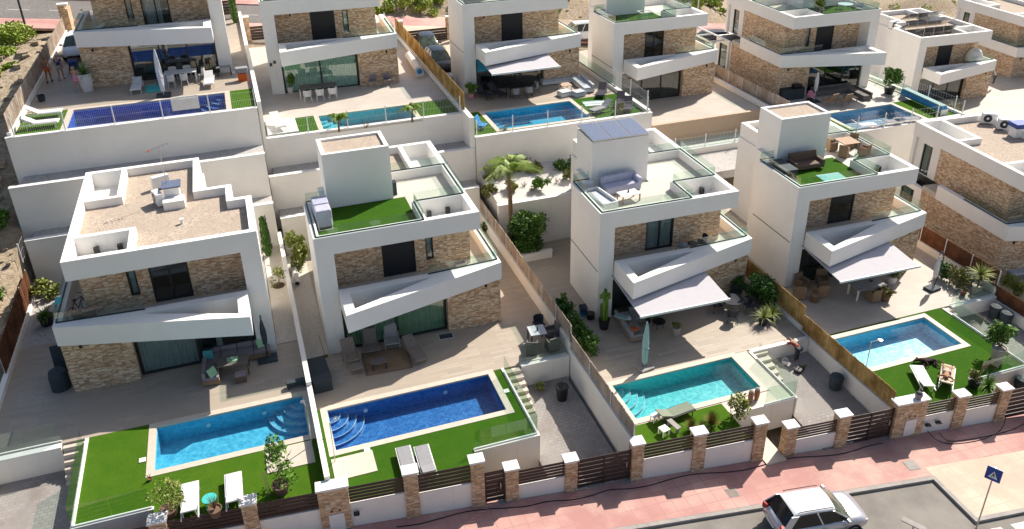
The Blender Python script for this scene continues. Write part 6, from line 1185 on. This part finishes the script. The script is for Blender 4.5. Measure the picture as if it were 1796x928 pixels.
# ---------------------------------------------------------------- cars
def car(label, P, rz, paint, L=4.1, W=1.78, Hh=1.55, hood=1.0, suv=True, glass='carglass', wind='greenglass', van=False, mir=True, ant=True):
    """front towards +x"""
    t = T('parked_car', label, 'car', P, rz); h2 = L / 2; gz = .28; belt = .95 * Hh / 1.55
    # lower body: stations x, halfwidth, bottom, top, shoulder
    st = [(-h2, .62, .42, belt - .12), (-h2 + .1, .80, .30, belt - .02), (-h2 + .45, .885, .26, belt), (-h2 + 1.3, .90, .24, belt), (0.2, .90, .24, belt - .01), (h2 - hood - .25, .895, .24, belt), (h2 - hood * .6, .89, .26, belt - .02), (h2 - .38, .86, .28, belt - .07), (h2 - .12, .77, .32, belt - .18), (h2, .60, .42, belt - .36)]
    if van: st[-3] = (h2 - .35, .84, .28, belt - .08)
    b = MB(); k = W / 1.8; n = 12
    for x, w, z0, z1 in st:
        w *= k; c = .10
        P_ = [(-w + c, z0), (w - c, z0), (w - .02, z0 + c), (w, z0 + (z1 - z0) * .5), (w - .02, z1 - .16), (w - .09, z1 - .04), (w * .72, z1 + .01), (0.01, z1 + .03), (-w * .72, z1 + .01), (-w + .09, z1 - .04), (-w + .02, z1 - .16), (-w, z0 + (z1 - z0) * .5), (-w + .02, z0 + c)]
        b.v += [(x, y, z) for y, z in P_]; n = len(P_)
    S = len(st); fs = [(i * n + j, i * n + (j + 1) % n, (i + 1) * n + (j + 1) % n, (i + 1) * n + j) for i in range(S - 1) for j in range(n)] + [tuple(range(n)), tuple(range((S - 1) * n, S * n))]
    b.f += fs; b.mi += [0] * len(fs); body = b.build('body', paint, t, smooth=True, sub=1)
    # greenhouse
    xr, xf = -h2 + .22, h2 - hood; rr, rf = -h2 + (.42 if van else .6), h2 - hood - .8; wt, wb = .63 * k, .82 * k; zt = Hh
    def frus(dz0, dz1, e, nm, mt, par=t):
        pass
    def sec(x):   # (half width at the belt, half width at the top, top height) of the cabin at x
        if x < rr: q = (x - xr) / (rr - xr)
        elif x > rf: q = (xf - x) / (xf - rf)
        else: q = 1
        q = max(0, min(1, q)); e = (.03 * math.sin((x - rr) / (rf - rr) * math.pi) if rr < x < rf else 0)
        return (wb * (.97 if x > rf else 1), wb + (wt - wb) * q, belt - .03 + (zt - .04 - belt + .03) * q + e)
    def loft(x0, x1, n_, off, lo_, hi_):
        """strip of the cabin surface from profile fraction lo_ to hi_ (0 = left belt, 1 = right belt)"""
        b_ = MB(); K = 15; ks = [lo_ + (hi_ - lo_) * i / (K - 1) for i in range(K)]
        for i in range(n_ + 1):
            x = x0 + (x1 - x0) * i / n_; a, c, z = sec(x); h_ = max(.001, z - belt + .03); rd = min(.13, h_ * .5); P_ = [(-a, belt - .03), (-c - .0, z - rd), (-c + rd * .35, z - rd * .3), (-c + rd * 1.2, z), (0, z + .03), (c - rd * 1.2, z), (c - rd * .35, z - rd * .3), (c, z - rd), (a, belt - .03)]
            for k_ in ks:
                t_ = k_ * 8; m_ = min(7, int(t_)); u = t_ - m_; y = P_[m_][0] + (P_[m_ + 1][0] - P_[m_][0]) * u; zz = P_[m_][1] + (P_[m_ + 1][1] - P_[m_][1]) * u
                bow = .07 * (1 - (y / wb) ** 2) * (1 if x > (rr + rf) / 2 else -.6)
                nx_ = -.7 if x0 < rr and x1 <= rr + .01 else (.7 if x0 >= rf - .01 else 0)
                b_.v.append((x + bow + off * nx_, y * (1 + off * .9), zz + off * .8))
        b_.f = [(i * K + k_, i * K + k_ + 1, (i + 1) * K + k_ + 1, (i + 1) * K + k_) for i in range(n_) for k_ in range(K - 1)]; b_.mi = [0] * len(b_.f); return b_
    loft(xr, xf, 26, 0, 0, 1).build('side_windows', glass, t, smooth=True)
    loft(rf + .02, xf - .02, 8, .014, .21, .79).build('windscreen', wind, t, smooth=True)
    loft(xr + .02, rr - .02, 6, .014, .22, .78).build('rear_window', 'carglass', t, smooth=True)
    loft(rr - .06, rf + .03, 14, .024, .15, .85).build('roof', paint, t, smooth=True)
    for s in (-1, 1): MB().tube([(rr + .1, s * (wt - .02), zt + .02), (rr + .25, s * (wt - .02), zt + .05), (rf - .25, s * (wt - .02), zt + .05), (rf - .05, s * (wt - .02), zt + .02)], .016, 6).build('roof_rail', 'dark', t)
    for s in (-1, 1):
        for (xb, xt, wd) in ((xf, rf, .045), ((xr + xf) / 2 + .15, (rr + rf) / 2 + .12, .035), (xr, rr, .16)):
            a = Vector((xb, s * wb * 1.0, belt - .02)); c = Vector((xt, s * (wt + .015), zt - .13)); p = MB(); p.add([a + Vector((-wd, s * .012, 0)), a + Vector((wd, s * .012, 0)), c + Vector((wd, s * .012, 0)), c + Vector((-wd, s * .012, 0)), a + Vector((-wd, -s * .03, 0)), a + Vector((wd, -s * .03, 0)), c + Vector((wd, -s * .03, 0)), c + Vector((-wd, -s * .03, 0))], [(0, 1, 2, 3), (4, 7, 6, 5), (0, 4, 5, 1), (1, 5, 6, 2), (2, 6, 7, 3), (3, 7, 4, 0)]); p.build('window_pillar', paint, t)
        for x in (-h2 + .78, h2 - .82):
            yy = s * (W / 2 - .11); wh = MB().cyl((x, yy - .11, .33), (x, yy + .115, .33), .33, .33, 24).build('wheel', 'tyre', t, .03); MB().cyl((x, yy + s * .1, .33), (x, yy + s * .125, .33), .21, .2, 16).build('rim', 'metal', wh)
            MB().cyl((x, yy - .1, .33), (x, s * (W / 2 - .012), .36), .4, .4, 24).build('wheel_arch', 'black', t)
        MB().xbox((h2 - .26, s * .62 * k, belt - .28), (.22, .3, .12), s * -.45, 0, .3).build('headlight', 'lampglass', t, .03); MB().xbox((-h2 + .12, s * .68 * k, belt - .1), (.2, .24, .26), s * .35).build('tail_lamp', 'tail', t, .03)
        if mir: MB().xbox((xf - .25, s * (W / 2 + .06), belt + .08), (.12, .2, .14)).build('wing_mirror', paint, t, .03)
        for x in (-.15, .75): MB().box(x - .1, x + .1, *sorted((s * (W / 2 + .0), s * (W / 2 + .02))), belt - .2, belt - .17).build('door_handle', paint, t, .005)
    MB().box(-h2 - .02, -h2 + .02, -.26, .26, .5, .62).build('number_plate', 'white', t); MB().box(h2 - .02, h2 + .012, -.5 * k, .5 * k, .34, .5).build('grille', 'black', t, .02)
    if ant: MB().cyl((rr + .35, 0, zt), (rr + .25, 0, zt + .18), .012, .006, 6).build('aerial', 'black', t)
    return t
c0 = car('silver white compact suv parked at the kerb in the foreground', (19.3, 19.5, zs(19.25) - .13), R(-6.2), 'silver', Hh=1.5)
for o in c0.children:
    if o.name.split('.')[0] == 'roof': o.data.materials[0] = M['whitecar']; o['label'] = 'white painted roof'
c0.rotation_euler = (0, math.atan(.052), R(-5.8))
car('white car nosed in behind the stone wall of the uppermost left villa', (-10.9, 66.9, t1), R(-91), 'whitecar'); car('black car parked further from the camera by the golden screen', (15.75, 69.3, t3), R(-95), 'blackcar'); car('black car parked nearer to the camera by the golden screen', (15.5, 64.6, t3), R(-92), 'blackcar')
car('white delivery van parked behind the sofa villa', (32.2, 75.0, 3.05), R(175), 'whitecar', 4.4, 1.8, 1.85, 1.0, van=True); car('black car behind the fourth villa roof', (42.6, 80.5, 1.9), R(175), 'blackcar'); car('dark blue car seen over the white carport frame', (45.6, 72.6, 1.6), R(172), 'blackcar', 4.6, 1.85, 1.65)
# ---------------------------------------------------------------- street furniture
t = T('pedestrian_sign', 'blue square pedestrian crossing sign on a thin grey pole', 'sign', (25.75, 17.35, zs(25.7)), 0)
P0 = Vector((25.75, 17.35, zs(25.7))); MB().cyl((0, 0, -.1), (0, 0, 3.15), .03, .03, 10).build('pole', 'metal', t)
sg = MB().box(-.32, .32, -.05, -.03, 2.5, 3.14).build('sign_plate', 'signblue', t); sg.rotation_euler = (0, 0, R(-60)); sg.scale = (.88, 1, 1)
MB().ring([(-.34, 2.48), (.34, 2.48), (.34, 3.16), (-.34, 3.16)], .02, 0, .012)
tri = MB(); tri.add([(-.2, -.054, 2.62), (.2, -.054, 2.62), (0, -.054, 2.98)], [(0, 1, 2)]); tri.build('white_triangle', 'white', sg, fix=False)
fg = MB(); fg.cyl((0, -.057, 2.86), (0, -.06, 2.86), .025, .025, 10); fg.add([(-.02, -.058, 2.83), (.03, -.058, 2.83), (.03, -.058, 2.75), (-.02, -.058, 2.75)], [(0, 1, 2, 3)])
for p in (((-.01, 2.76), (-.07, 2.65)), ((.02, 2.76), (.06, 2.65)), ((-.01, 2.82), (-.06, 2.75)), ((.02, 2.82), (.07, 2.77))): (x1, z1), (x2, z2) = p; fg.add([(x1 - .01, -.058, z1), (x1 + .012, -.058, z1), (x2 + .012, -.058, z2), (x2 - .01, -.058, z2)], [(0, 1, 2, 3)])
fg.build('walking_figure', 'black', sg, fix=False)
t = T('road_sign', 'grey back of a road sign on a short post beside the silver car', 'sign', (22.45, 17.55, zs(22.4) - .13), R(-60)); MB().cyl((0, 0, 0), (0, 0, 1.0), .04, .04, 8).build('pole', 'metal', t)
MB().prism([(-.45, -.13), (.45, -.13), (.5, 0), (.42, .13), (-.45, .13)], 1.0, 1.04).build('sign_plate', 'kerb', t)
t = T('street_lamp', 'thin dark lamp post beside the rear road at the top left', 'lamp', at(None, 44, 44, zr(-16.7)), 0); MB().cyl((0, 0, 0), (0, 0, 7), .09, .06, 8).build('pole', 'slate', t); MB().box(-.15, .15, -1.2, 0, 6.95, 7.05).build('lamp_head', 'slate', t)
t = T('street_lamp', 'pale thin lamp post in front of the dirt bank', 'lamp', (46.5, 76.5, 1.3)); MB().cyl((0, 0, 0), (0, 0, 7), .08, .06, 8).build('pole', 'whitemetal', t); MB().box(-.15, .15, -1.2, 0, 6.95, 7.05).build('lamp_head', 'whitemetal', t)
for P, lab, w in (((17.0, 21.95, 0), 'small square drain cover on the pink pavement', .42), ((25.7, 21.0, 0), 'pale square access lid where pink paving meets cream', .5)):
    t = T('drain_cover', lab, 'drain', (P[0], P[1], zs(P[0]) + .004), R(-5)); t.rotation_euler = (0, math.atan(.052), R(-5)); MB().box(-w / 2, w / 2, -w / 2, w / 2, 0, .012).build('lid', 'greywood' if w < .45 else 'kerb', t); MB().ring([(-w / 2 - .04, -w / 2 - .04), (w / 2 + .04, -w / 2 - .04), (w / 2 + .04, w / 2 + .04), (-w / 2 - .04, w / 2 + .04)], .035, 0, .008).build('frame', 'kerb', t)
# black cable snaking along the pavement
def cable(label, pts, r=.02):
    t = T('cable', label, 'cable', (pts[0][0], pts[0][1], zs(pts[0][0]))); P = []
    for i in range(len(pts) - 1):
        p0, p1, p2, p3 = [Vector(pts[max(0, min(len(pts) - 1, i + j))]) for j in (-1, 0, 1, 2)]
        for k in range(8):
            u = k / 8; q = .5 * ((2 * p1) + (p2 - p0) * u + (2 * p0 - 5 * p1 + 4 * p2 - p3) * u * u + (3 * p1 - p0 - 3 * p2 + p3) * u ** 3); P.append((q.x - pts[0][0], q.y - pts[0][1], zs(q.x) + (q.z if len(q) > 2 else 0) + r - zs(pts[0][0])))
    MB().tube(P, r, 6).build('sheath', 'black', t); return t
cable('long black cable lying along the foot of the street fence', [(x, fy(x) - .28 + .12 * math.sin(x * 1.3) - (.25 if 10 < x < 12 else 0), 0) for x in [3 + .9 * i for i in range(26)]])
cable('black cable loop hanging out of the white wall near the meter pillar', [(27.6, 22.2, .5), (28.0, 21.9, .1), (28.7, 21.55, 0), (30.2, 21.4, 0), (31.6, 21.65, 0), (32.2, 22.0, .5)])
cable('thin black cable curving across the pavement to the right edge', [(28.1, 22.0, .45), (28.6, 21.75, .02), (30, 21.55, 0), (32, 21.5, 0), (34, 21.75, 0), (37, 21.5, 0)])
for x, z, lab in ((27.85, .55, 'left dark metal cable box fixed on the white wall'), (28.4, .62, 'right dark metal cable box fixed on the white wall'), (1.55, .75, 'open dark metal lid on the white wall below the royal blue pool')):
    t = T('junction_box', lab, 'box', (x, fy(x) - .02, zs(x) + z), R(-5)); MB().box(-.12, .12, -.12, .02, 0, .1).build('case', 'slate', t, .01); MB().box(-.11, .11, -.2, -.12, .05, .08).build('lid', 'dark', t)
# ---------------------------------------------------------------- plants and rocks on the slopes
rnd = random.Random(99); n1 = 0
SP = [((-16.5, 73.5), 1.6, 1.9), ((-19.5, 72.5), 1.8, 2.2), ((-22, 70), 1.8, 2.2), ((-18.5, 69.5), 1.2, 1.6), ((-24.5, 74), 1.6, 2), ((-16.7, 65.8), .8, .8), ((-15.6, 67), .6, .6), ((-21, 67), 1.4, 1.8), ((-16.5, 70), 1.0, 1.0), ((-17.8, 75.2), 1.2, 1.5)]
names = 'nearest the lamp post|left of the lamp post shrubs|at the far left edge|just below the lamp post clump|beside the top left road|standing alone on the bare slope|smallest on the bare slope|wide and low on the left edge|between road and bare slope|touching the pink pavement'.split('|')
for i, ((x, y), h, r) in enumerate(SP): t = T('scrub_bush', 'bright green wild bush ' + names[i], 'bush', (x, y, terr(x, y) - .1), 0, 'wild bushes on the slope at the upper left'); b = MB(); rd = random.Random(200 + i); leaf_cloud(b, (0, 0, h * .35), (r, r, h * .5), 1100, .17, rd, 11); blades(b, (0, 0, 0), 420, h * 1.0, .028, rd, .95, .9, .2); b.build('foliage', 'scrub', t, fix=False)
SL = [(-14.2, 42.5, 1.2, 1.1), (-14.4, 39.3, 1.0, 1.0), (-15.2, 45.3, 1.1, 1.2), (-14.6, 36.3, .5, .5), (-14.2, 47.7, 1.0, .9)]
nm = ['green wild bush beside the white metal rail', 'wild bush beside the top of the heather screen', 'darkest wild bush at the left edge below the tall wall', 'small wild tuft by the heather screen', 'wild bush at the foot of the tall white wall']
for i, (x, y, h, r) in enumerate(SL): t = T('scrub_bush', nm[i], 'bush', (x, y, terr(x, y) - .1), 0, 'wild bushes beside the left villas'); b = MB(); rd = random.Random(300 + i); leaf_cloud(b, (0, 0, h * .45), (r, r, h * .6), 700, .16, rd, 8); blades(b, (0, 0, 0), 200, h, .02, rd, .9, 1, .1); b.build('foliage', 'leaf' if i != 2 else 'leafd', t, fix=False)
bk = []
for i in range(150):
    x = rnd.uniform(12, 60); y = rnd.uniform(84.5, 99); bk.append((x, y, rnd.uniform(.5, 1.1)))
for x in (15, 17.5, 19.5, 23.5, 26, 28): bk.append((x, 84.6 + rnd.uniform(0, .6), 1.3))
for i in range(8): bk.append((60 + i * 5.5, 92 + i * .3, 1.8))
bn = MB()
for i, (x, y, r) in enumerate(bk):
    rd = random.Random(400 + i); leaf_cloud(bn, (x, y, terr(x, y) + bank(x, y) + r * .35 if x < 60 else -3 + r * .4 - .045 * (x - 60)), (r, r, r * .7), 260, .26, rd, 6)
tag(bn.build('hillside_scrub', 'scrub', fix=False), 'olive green scrub scattered over the dirt bank beyond the rear street', 'scrub', kind='stuff')
rk = MB()
for i in range(900):
    if i < 600: x, y = rnd.uniform(-30, -13.2), rnd.uniform(34, 74)
    else: x, y = rnd.uniform(10, 60), rnd.uniform(84.5, 100)
    s = rnd.uniform(.08, .32) if rnd.random() < .85 else rnd.uniform(.3, .6); z = terr(x, y) + bank(x, y)
    c = [(x + s * a * rnd.uniform(.6, 1), y + s * b_ * rnd.uniform(.6, 1), z + s * e * rnd.uniform(.3, .6)) for e in (-1, 1) for a, b_ in ((-1, -1), (1, -1), (1, 1), (-1, 1))]; rk.add(c, [(0, 3, 2, 1), (4, 5, 6, 7), (0, 1, 5, 4), (1, 2, 6, 5), (2, 3, 7, 6), (3, 0, 4, 7)])
tag(rk.build('loose_rocks', 'terrain'), 'loose stones lying over the dirt slopes around the villas', 'rocks', kind='stuff')
struct(MB().prism([(-30, 24), (-13.0, 24), (-13.0, 36.6), (-15.5, 36.6), (-30, 33)], lambda x, y: -1, lambda x, y: -.15 + max(0, y - 33) * .16).build('lawn', 'grassdark'))
# ---------------------------------------------------------------- people and the dog
def skinned(name, pts, edges, mat, parent, root=0, sub=2, smooth=True):
    me = bpy.data.meshes.new(name); me.from_pydata([p[:3] for p in pts], edges, []); me.materials.append(M[mat]); o = bpy.data.objects.new(name, me); COL.objects.link(o); o.parent = parent
    md = o.modifiers.new('skin', 'SKIN'); md.use_smooth_shade = True
    for i, p in enumerate(pts):
        r = p[3] if isinstance(p[3], tuple) else (p[3], p[3]); me.skin_vertices[0].data[i].radius = r; me.skin_vertices[0].data[i].use_root = (i == root)
    s = o.modifiers.new('sub', 'SUBSURF'); s.levels = sub; s.render_levels = sub; return o
def person(label, P, rz, J, skin='skin', hair='hair', top=None, bottom=None, dress=None, long_hair=False, shoes=None):
    """J: joint positions (facing -y); unspecified joints take the standing pose"""
    t = T('person', label, 'person', P, rz)
    j = dict(pel=(0, 0, .93), waist=(0, 0, 1.08), chest=(0, 0, 1.32), neck=(0, 0, 1.47), head=(0, -.01, 1.56), crown=(0, 0, 1.69),
             shl=(-.18, 0, 1.41), ell=(-.24, .02, 1.14), wrl=(-.25, -.05, .89), shr=(.18, 0, 1.41), elr=(.24, .02, 1.14), wrr=(.25, -.05, .89),
             hil=(-.09, 0, .90), knl=(-.10, -.02, .50), anl=(-.10, .02, .08), tol=(-.11, -.14, .03), hir=(.09, 0, .90), knr=(.10, -.02, .50), anr=(.10, .02, .08), tor=(.11, -.14, .03))
    j.update(J); j = {k: Vector(v) for k, v in j.items()}
    rad = dict(pel=(.135, .10), waist=(.12, .09), chest=(.15, .105), neck=.05, head=(.078, .09), crown=(.06, .07), shl=.055, ell=.04, wrl=.028, shr=.055, elr=.04, wrr=.028, hil=.085, knl=.055, anl=.036, tol=.03, hir=.085, knr=.055, anr=.036, tor=.03)
    K = list(j); pts = [(*j[k], rad[k]) for k in K]; ix = {k: i for i, k in enumerate(K)}
    E_ = [('pel', 'waist'), ('waist', 'chest'), ('chest', 'neck'), ('neck', 'head'), ('head', 'crown'), ('chest', 'shl'), ('shl', 'ell'), ('ell', 'wrl'), ('chest', 'shr'), ('shr', 'elr'), ('elr', 'wrr'), ('pel', 'hil'), ('hil', 'knl'), ('knl', 'anl'), ('anl', 'tol'), ('pel', 'hir'), ('hir', 'knr'), ('knr', 'anr'), ('anr', 'tor')]
    edges = [(ix[a], ix[b]) for a, b in E_]
    for s in 'lr':   # palm and five fingers
        w, e = j['wr' + s], j['el' + s]; d = (w - e).normalized(); sd = d.orthogonal().normalized(); n = len(pts); q = w + d * .07; pts.append((*q, (.034, .018))); edges.append((ix['wr' + s], n))
        for i in range(4):
            a = q + sd * (-.027 + .018 * i) + d * .03; b = a + d * (.035, .045, .04, .03)[i] + sd.cross(d) * .015; m = len(pts); pts += [(*a, .0085), (*b, .007)]; edges += [(n, m), (m, m + 1)]
        m = len(pts); a = w + d * .03 + sd * -.04; pts += [(*a, .011), (*(a + d * .035 - sd * .012), .009)]; edges += [(n, m), (m, m + 1)]
    body = skinned('body', pts, edges, skin, t)
    hd = j['head']; up = (j['crown'] - hd).normalized(); fw = Vector((0, -1, 0)); fw = (fw - up * fw.dot(up)); fw = fw.normalized() if fw.length > .2 else Vector((0, 0, 1))
    rt = fw.cross(up)
    f = MB(); f.cyl(hd + fw * .085 + up * .02, hd + fw * .115 - up * .02, .008, .016, 6); f.build('nose', skin, t)
    for s in (-1, 1): f = MB(); f.cyl(hd + fw * .084 + rt * s * .032 + up * .035, hd + fw * .092 + rt * s * .032 + up * .035, .012, .01, 8); f.build('eye', 'black', t)
    for s in (-1, 1): f = MB(); f.cyl(hd + rt * s * .078 + up * .01, hd + rt * s * .094 + up * .012, .026, .02, 8); f.build('ear', skin, t)
    f = MB(); f.cyl(hd + fw * .088 - rt * .022 - up * .045, hd + fw * .088 + rt * .022 - up * .045, .006, .006, 6); f.build('mouth', 'tail', t)
    hp = [(*(hd - fw * .025 + up * .045), (.088, .088)), (*(j['crown'] - fw * .02), (.08, .08))]; he = [(0, 1)]
    if long_hair: hp.append((*(j['neck'] - fw * .07), (.07, .045))); he.append((0, 2))
    skinned('hair', hp, he, hair, t, sub=1)
    def garment(name, keys, ed, mat, grow=.018, ends=()):
        p = [(*(j[k] if not isinstance(k, tuple) else j[k[0]].lerp(j[k[1]], k[2])), None) for k in keys]; out = []
        for k, q in zip(keys, p):
            r = rad[k] if not isinstance(k, tuple) else tuple((1 - k[2]) * a + k[2] * b for a, b in zip(*[(rad[x] if isinstance(rad[x], tuple) else (rad[x],) * 2) for x in k[:2]]))
            r = r if isinstance(r, tuple) else (r, r); out.append((*q[:3], (r[0] + grow, r[1] + grow)))
        skinned(name, out, ed, mat, t, sub=1)
    if top: garment('shirt', ['chest', 'waist', 'pel', 'shl', ('shl', 'ell', .6), 'shr', ('shr', 'elr', .6)], [(0, 1), (1, 2), (0, 3), (3, 4), (0, 5), (5, 6)], top)
    if bottom:
        k = .62 if bottom[1] == 'shorts' else .97
        if k < .9: garment('shorts', ['pel', 'hil', ('hil', 'knl', k), 'hir', ('hir', 'knr', k)], [(0, 1), (1, 2), (0, 3), (3, 4)], bottom[0], .024)
        else: garment('trousers', ['pel', 'hil', 'knl', ('knl', 'anl', .9), 'hir', 'knr', ('knr', 'anr', .9)], [(0, 1), (1, 2), (2, 3), (0, 4), (4, 5), (5, 6)], bottom[0], .018)
    if dress:
        a, b, c = j['chest'], j['waist'], j['pel']; m = (j['knl'] + j['knr']) / 2
        skinned('dress', [(*a, (.165, .12)), (*b, (.14, .11)), (*c, (.19, .15)), (*(c.lerp(m, .55)), (.24, .19))], [(0, 1), (1, 2), (2, 3)], dress, t, sub=1)
    if shoes:
        for s in 'lr': MB().xbox(j['an' + s] * .45 + j['to' + s] * .55 + Vector((0, 0, -.01)), (.095, .25, .07)).build('shoe', shoes, t, .02)
    return t
walk = dict(knl=(-.10, -.14, .52), anl=(-.10, -.12, .09), tol=(-.11, -.27, .04), knr=(.10, .03, .50), anr=(.10, .22, .13), tor=(.11, .10, .03), ell=(-.25, .10, 1.16), wrl=(-.27, .02, .92), elr=(.25, -.06, 1.15), wrr=(.27, -.2, .96))
person('shirtless person in orange shorts walking beside the straw screen', (-12.05, 60.4, t1), R(175), walk, 'skint', 'hair', None, ('orange', 'shorts'), shoes='black')
person('person in navy shirt and beige shorts walking beside the straw screen', (-11.35, 60.7, t1), R(170), walk, 'skin', 'hair', 'blue', ('beige', 'shorts'), shoes='beige')
person('blond person in pink dress carrying something beside the tall white planter', (-9.95, 57.3, t1), R(160), dict(walk, elr=(.24, -.1, 1.16), wrr=(.12, -.32, 1.18), ell=(-.24, -.1, 1.16), wrl=(-.12, -.3, 1.16)), 'skin', 'hairb', None, None, 'pink', True)
prop('bag', 'dark blue covered pushcart between the pink dress and the white car', 'cart', (-10.7, 62.2, t1), .2, lambda t: (MB().box(-.3, .3, -.4, .4, .25, .85).build('body', 'blue', t, .06), MB().cyl((-.35, .4, .8), (.35, .4, 1.0), .02).build('handle', 'dark', t), *[MB().cyl((x, y, .14), (x + .05, y, .14), .14, .14, 12).build('wheel', 'tyre', t) for x in (-.35, .3) for y in (-.3, .3)])).name = 'pushcart'
lie = dict(pel=(0, 0, .12), waist=(0, .18, .16), chest=(0, .40, .24), neck=(0, .55, .30), head=(0, .64, .34), crown=(0, .77, .40), shl=(-.18, .47, .27), shr=(.18, .47, .27), ell=(-.38, .58, .20), wrl=(-.24, .76, .25), elr=(.38, .58, .20), wrr=(.24, .76, .25),
           hil=(-.09, -.05, .12), hir=(.09, -.05, .12), knl=(-.16, -.42, .22), knr=(.16, -.42, .16), anl=(-.2, -.82, .06), anr=(.2, -.84, .06), tol=(-.22, -.86, .19), tor=(.22, -.88, .19))
person('sunbather lying shirtless on the lounger with legs towards the pool', (30.85, 24.62, tD + .30), R(132), lie, 'skint', 'hair', None, ('beige', 'shorts'))
t = T('beach_towel', 'striped cream towel spread under the sunbather', 'towel', (30.95, 24.68, tD + .36), R(132)); MB().box(-.3, .3, -.75, .35, 0, .02).build('cloth', 'beige', t); MB().box(-.3, .3, -.6, -.48, .02, .023).build('stripe', 'leafr', t)
person('person in orange reclining on the long grey sofa', (17.45, 32.75, tC + .36), R(185), dict(lie, ell=(-.26, .25, .2), wrl=(-.15, .05, .25), elr=(.26, .25, .2), wrr=(.15, .05, .25)), 'skint', 'hair', 'orange', ('greyfab', 'shorts'))
person('person in dark red top bending over the pots at the court wall', (25.1, 28.75, -1.78), R(195), dict(pel=(0, .05, .9), waist=(0, -.1, 1.0), chest=(0, -.32, 1.10), neck=(0, -.45, 1.12), head=(0, -.54, 1.12), crown=(0, -.66, 1.14), shl=(-.18, -.4, 1.08), ell=(-.22, -.52, .86), wrl=(-.16, -.68, .68 + .25), shr=(.18, -.4, 1.08), elr=(.22, -.52, .86), wrr=(.16, -.68, .68 + .25), hil=(-.09, .05, .88), hir=(.09, .05, .88), knl=(-.1, 0, .48), knr=(.1, 0, .48)), 'skint', 'hair', 'red', ('slate', 'trousers'), shoes='black')
prop('tool_bag', 'open black tool bag with a yellow tool on the court paving', 'bag', (24.75, 28.0, -1.76), .5, lambda t: (MB().box(-.3, .3, -.18, .18, 0, .22).build('bag', 'black', t, .05), MB().cyl((.3, .05, .1), (.6, -.1, .12), .05, .04, 8).build('drill', 'leafr', t), MB().tube([(-.2, 0, .22), (0, 0, .38), (.2, 0, .22)], .015).build('handle', 'black', t)))
prop('bucket', 'pale blue white bucket near the black tool bag', 'bucket', (24.4, 28.75, -1.75), 0, lambda t: (MB().lathe([(.14, 0), (.18, .32), (.165, .32), (.13, .04)], 14).build('body', 'fabric', t), MB().tube([(-.17, 0, .32), (-.1, 0, .45), (.1, 0, .45), (.17, 0, .32)], .008).build('handle', 'metal', t)))
person('person in white shirt standing behind the wall of the top right villa', at('t4', 1213, 445, -2.3), R(20), {}, 'skint', 'hair', 'fabric', ('slate', 'trousers'))
# dog sleeping on its side
t = T('dog', 'dark brown dog lying on its side on the lawn', 'dog', (31.05, 26.05, tD + .0), R(-18))
pts = [(.38, 0, .15, (.13, .12)), (.15, 0, .16, (.12, .12)), (-.1, 0, .18, (.15, .15)), (-.3, .02, .17, (.12, .12)), (-.46, .06, .17, (.085, .085)), (-.56, .06, .15, (.085, .08)), (-.70, .02, .11, (.045, .04)), (-.76, 0, .10, (.03, .03)),
       (-.22, -.16, .1, .055), (-.34, -.34, .06, .035), (-.28, -.52, .04, .025), (-.14, -.15, .2, .05), (-.12, -.34, .16, .03), (-.16, -.5, .06, .024),
       (.36, -.15, .12, .075), (.2, -.3, .08, .045), (.34, -.44, .05, .028), (.28, -.58, .04, .024), (.42, -.15, .2, .06), (.30, -.34, .15, .035), (.46, -.46, .07, .026), (.42, -.6, .04, .022), (.52, .05, .12, .04), (.7, .0, .05, .022), (.8, -.12, .03, .014)]
ed = [(0, 1), (1, 2), (2, 3), (3, 4), (4, 5), (5, 6), (6, 7), (2, 8), (8, 9), (9, 10), (2, 11), (11, 12), (12, 13), (0, 14), (14, 15), (15, 16), (16, 17), (0, 18), (18, 19), (19, 20), (20, 21), (0, 22), (22, 23), (23, 24)]
skinned('body', pts, ed, 'fluff', t, 1)
for s in (-1, 1): MB().prism([(-.56, .08 + s * .05), (-.50, .1 + s * .07), (-.46, .07 + s * .04)], .18 if s > 0 else .10, .26 if s > 0 else .15).build('ear', 'fluff', t)
# ---------------------------------------------------------------- groups for the repeats
GN = dict(retaining_wall='retaining walls between the two rows of villas', boundary_wall='walls dividing the gardens', garden_wall='low garden walls around courts and lawns', garden_steps='steps down to the courts', glass_balustrade='glass balustrades in the gardens',
          wire_fence='white wire fences of the upper gardens', street_fence='stone pillared fences along the pavement', rear_fence='slatted fences at the rear street', swimming_pool='swimming pools in the gardens', parked_car='parked cars', shrub='shrubs', potted_plant='potted plants', chair='garden chairs',
          table='garden tables', parasol='parasols', outdoor_shower='outdoor showers', air_conditioner='air conditioners on the roofs', solar_array='solar panel rows on one roof', covered_bin='covered bins in the courts', skimmer_lid='pool skimmer lids', cushion='loose cushions on the rattan sofa', relax_chair='reclining chairs',
          dry_plant='dry tufts in the white gravel bed', ornamental_grass='grass clumps by the fence', junction_box='dark cable boxes', lantern='rust coloured lanterns', sofa='garden sofas', person='people', cable='black cables on the pavement', street_lamp='street lamps', meter_box='meter cabinets', drain_cover='pavement lids', pouf='poufs')
for o in list(bpy.data.objects):
    if o.parent is None and 'category' in o and 'group' not in o:
        k = o.name.split('.')[0]
        if k in GN: o['group'] = GN[k]
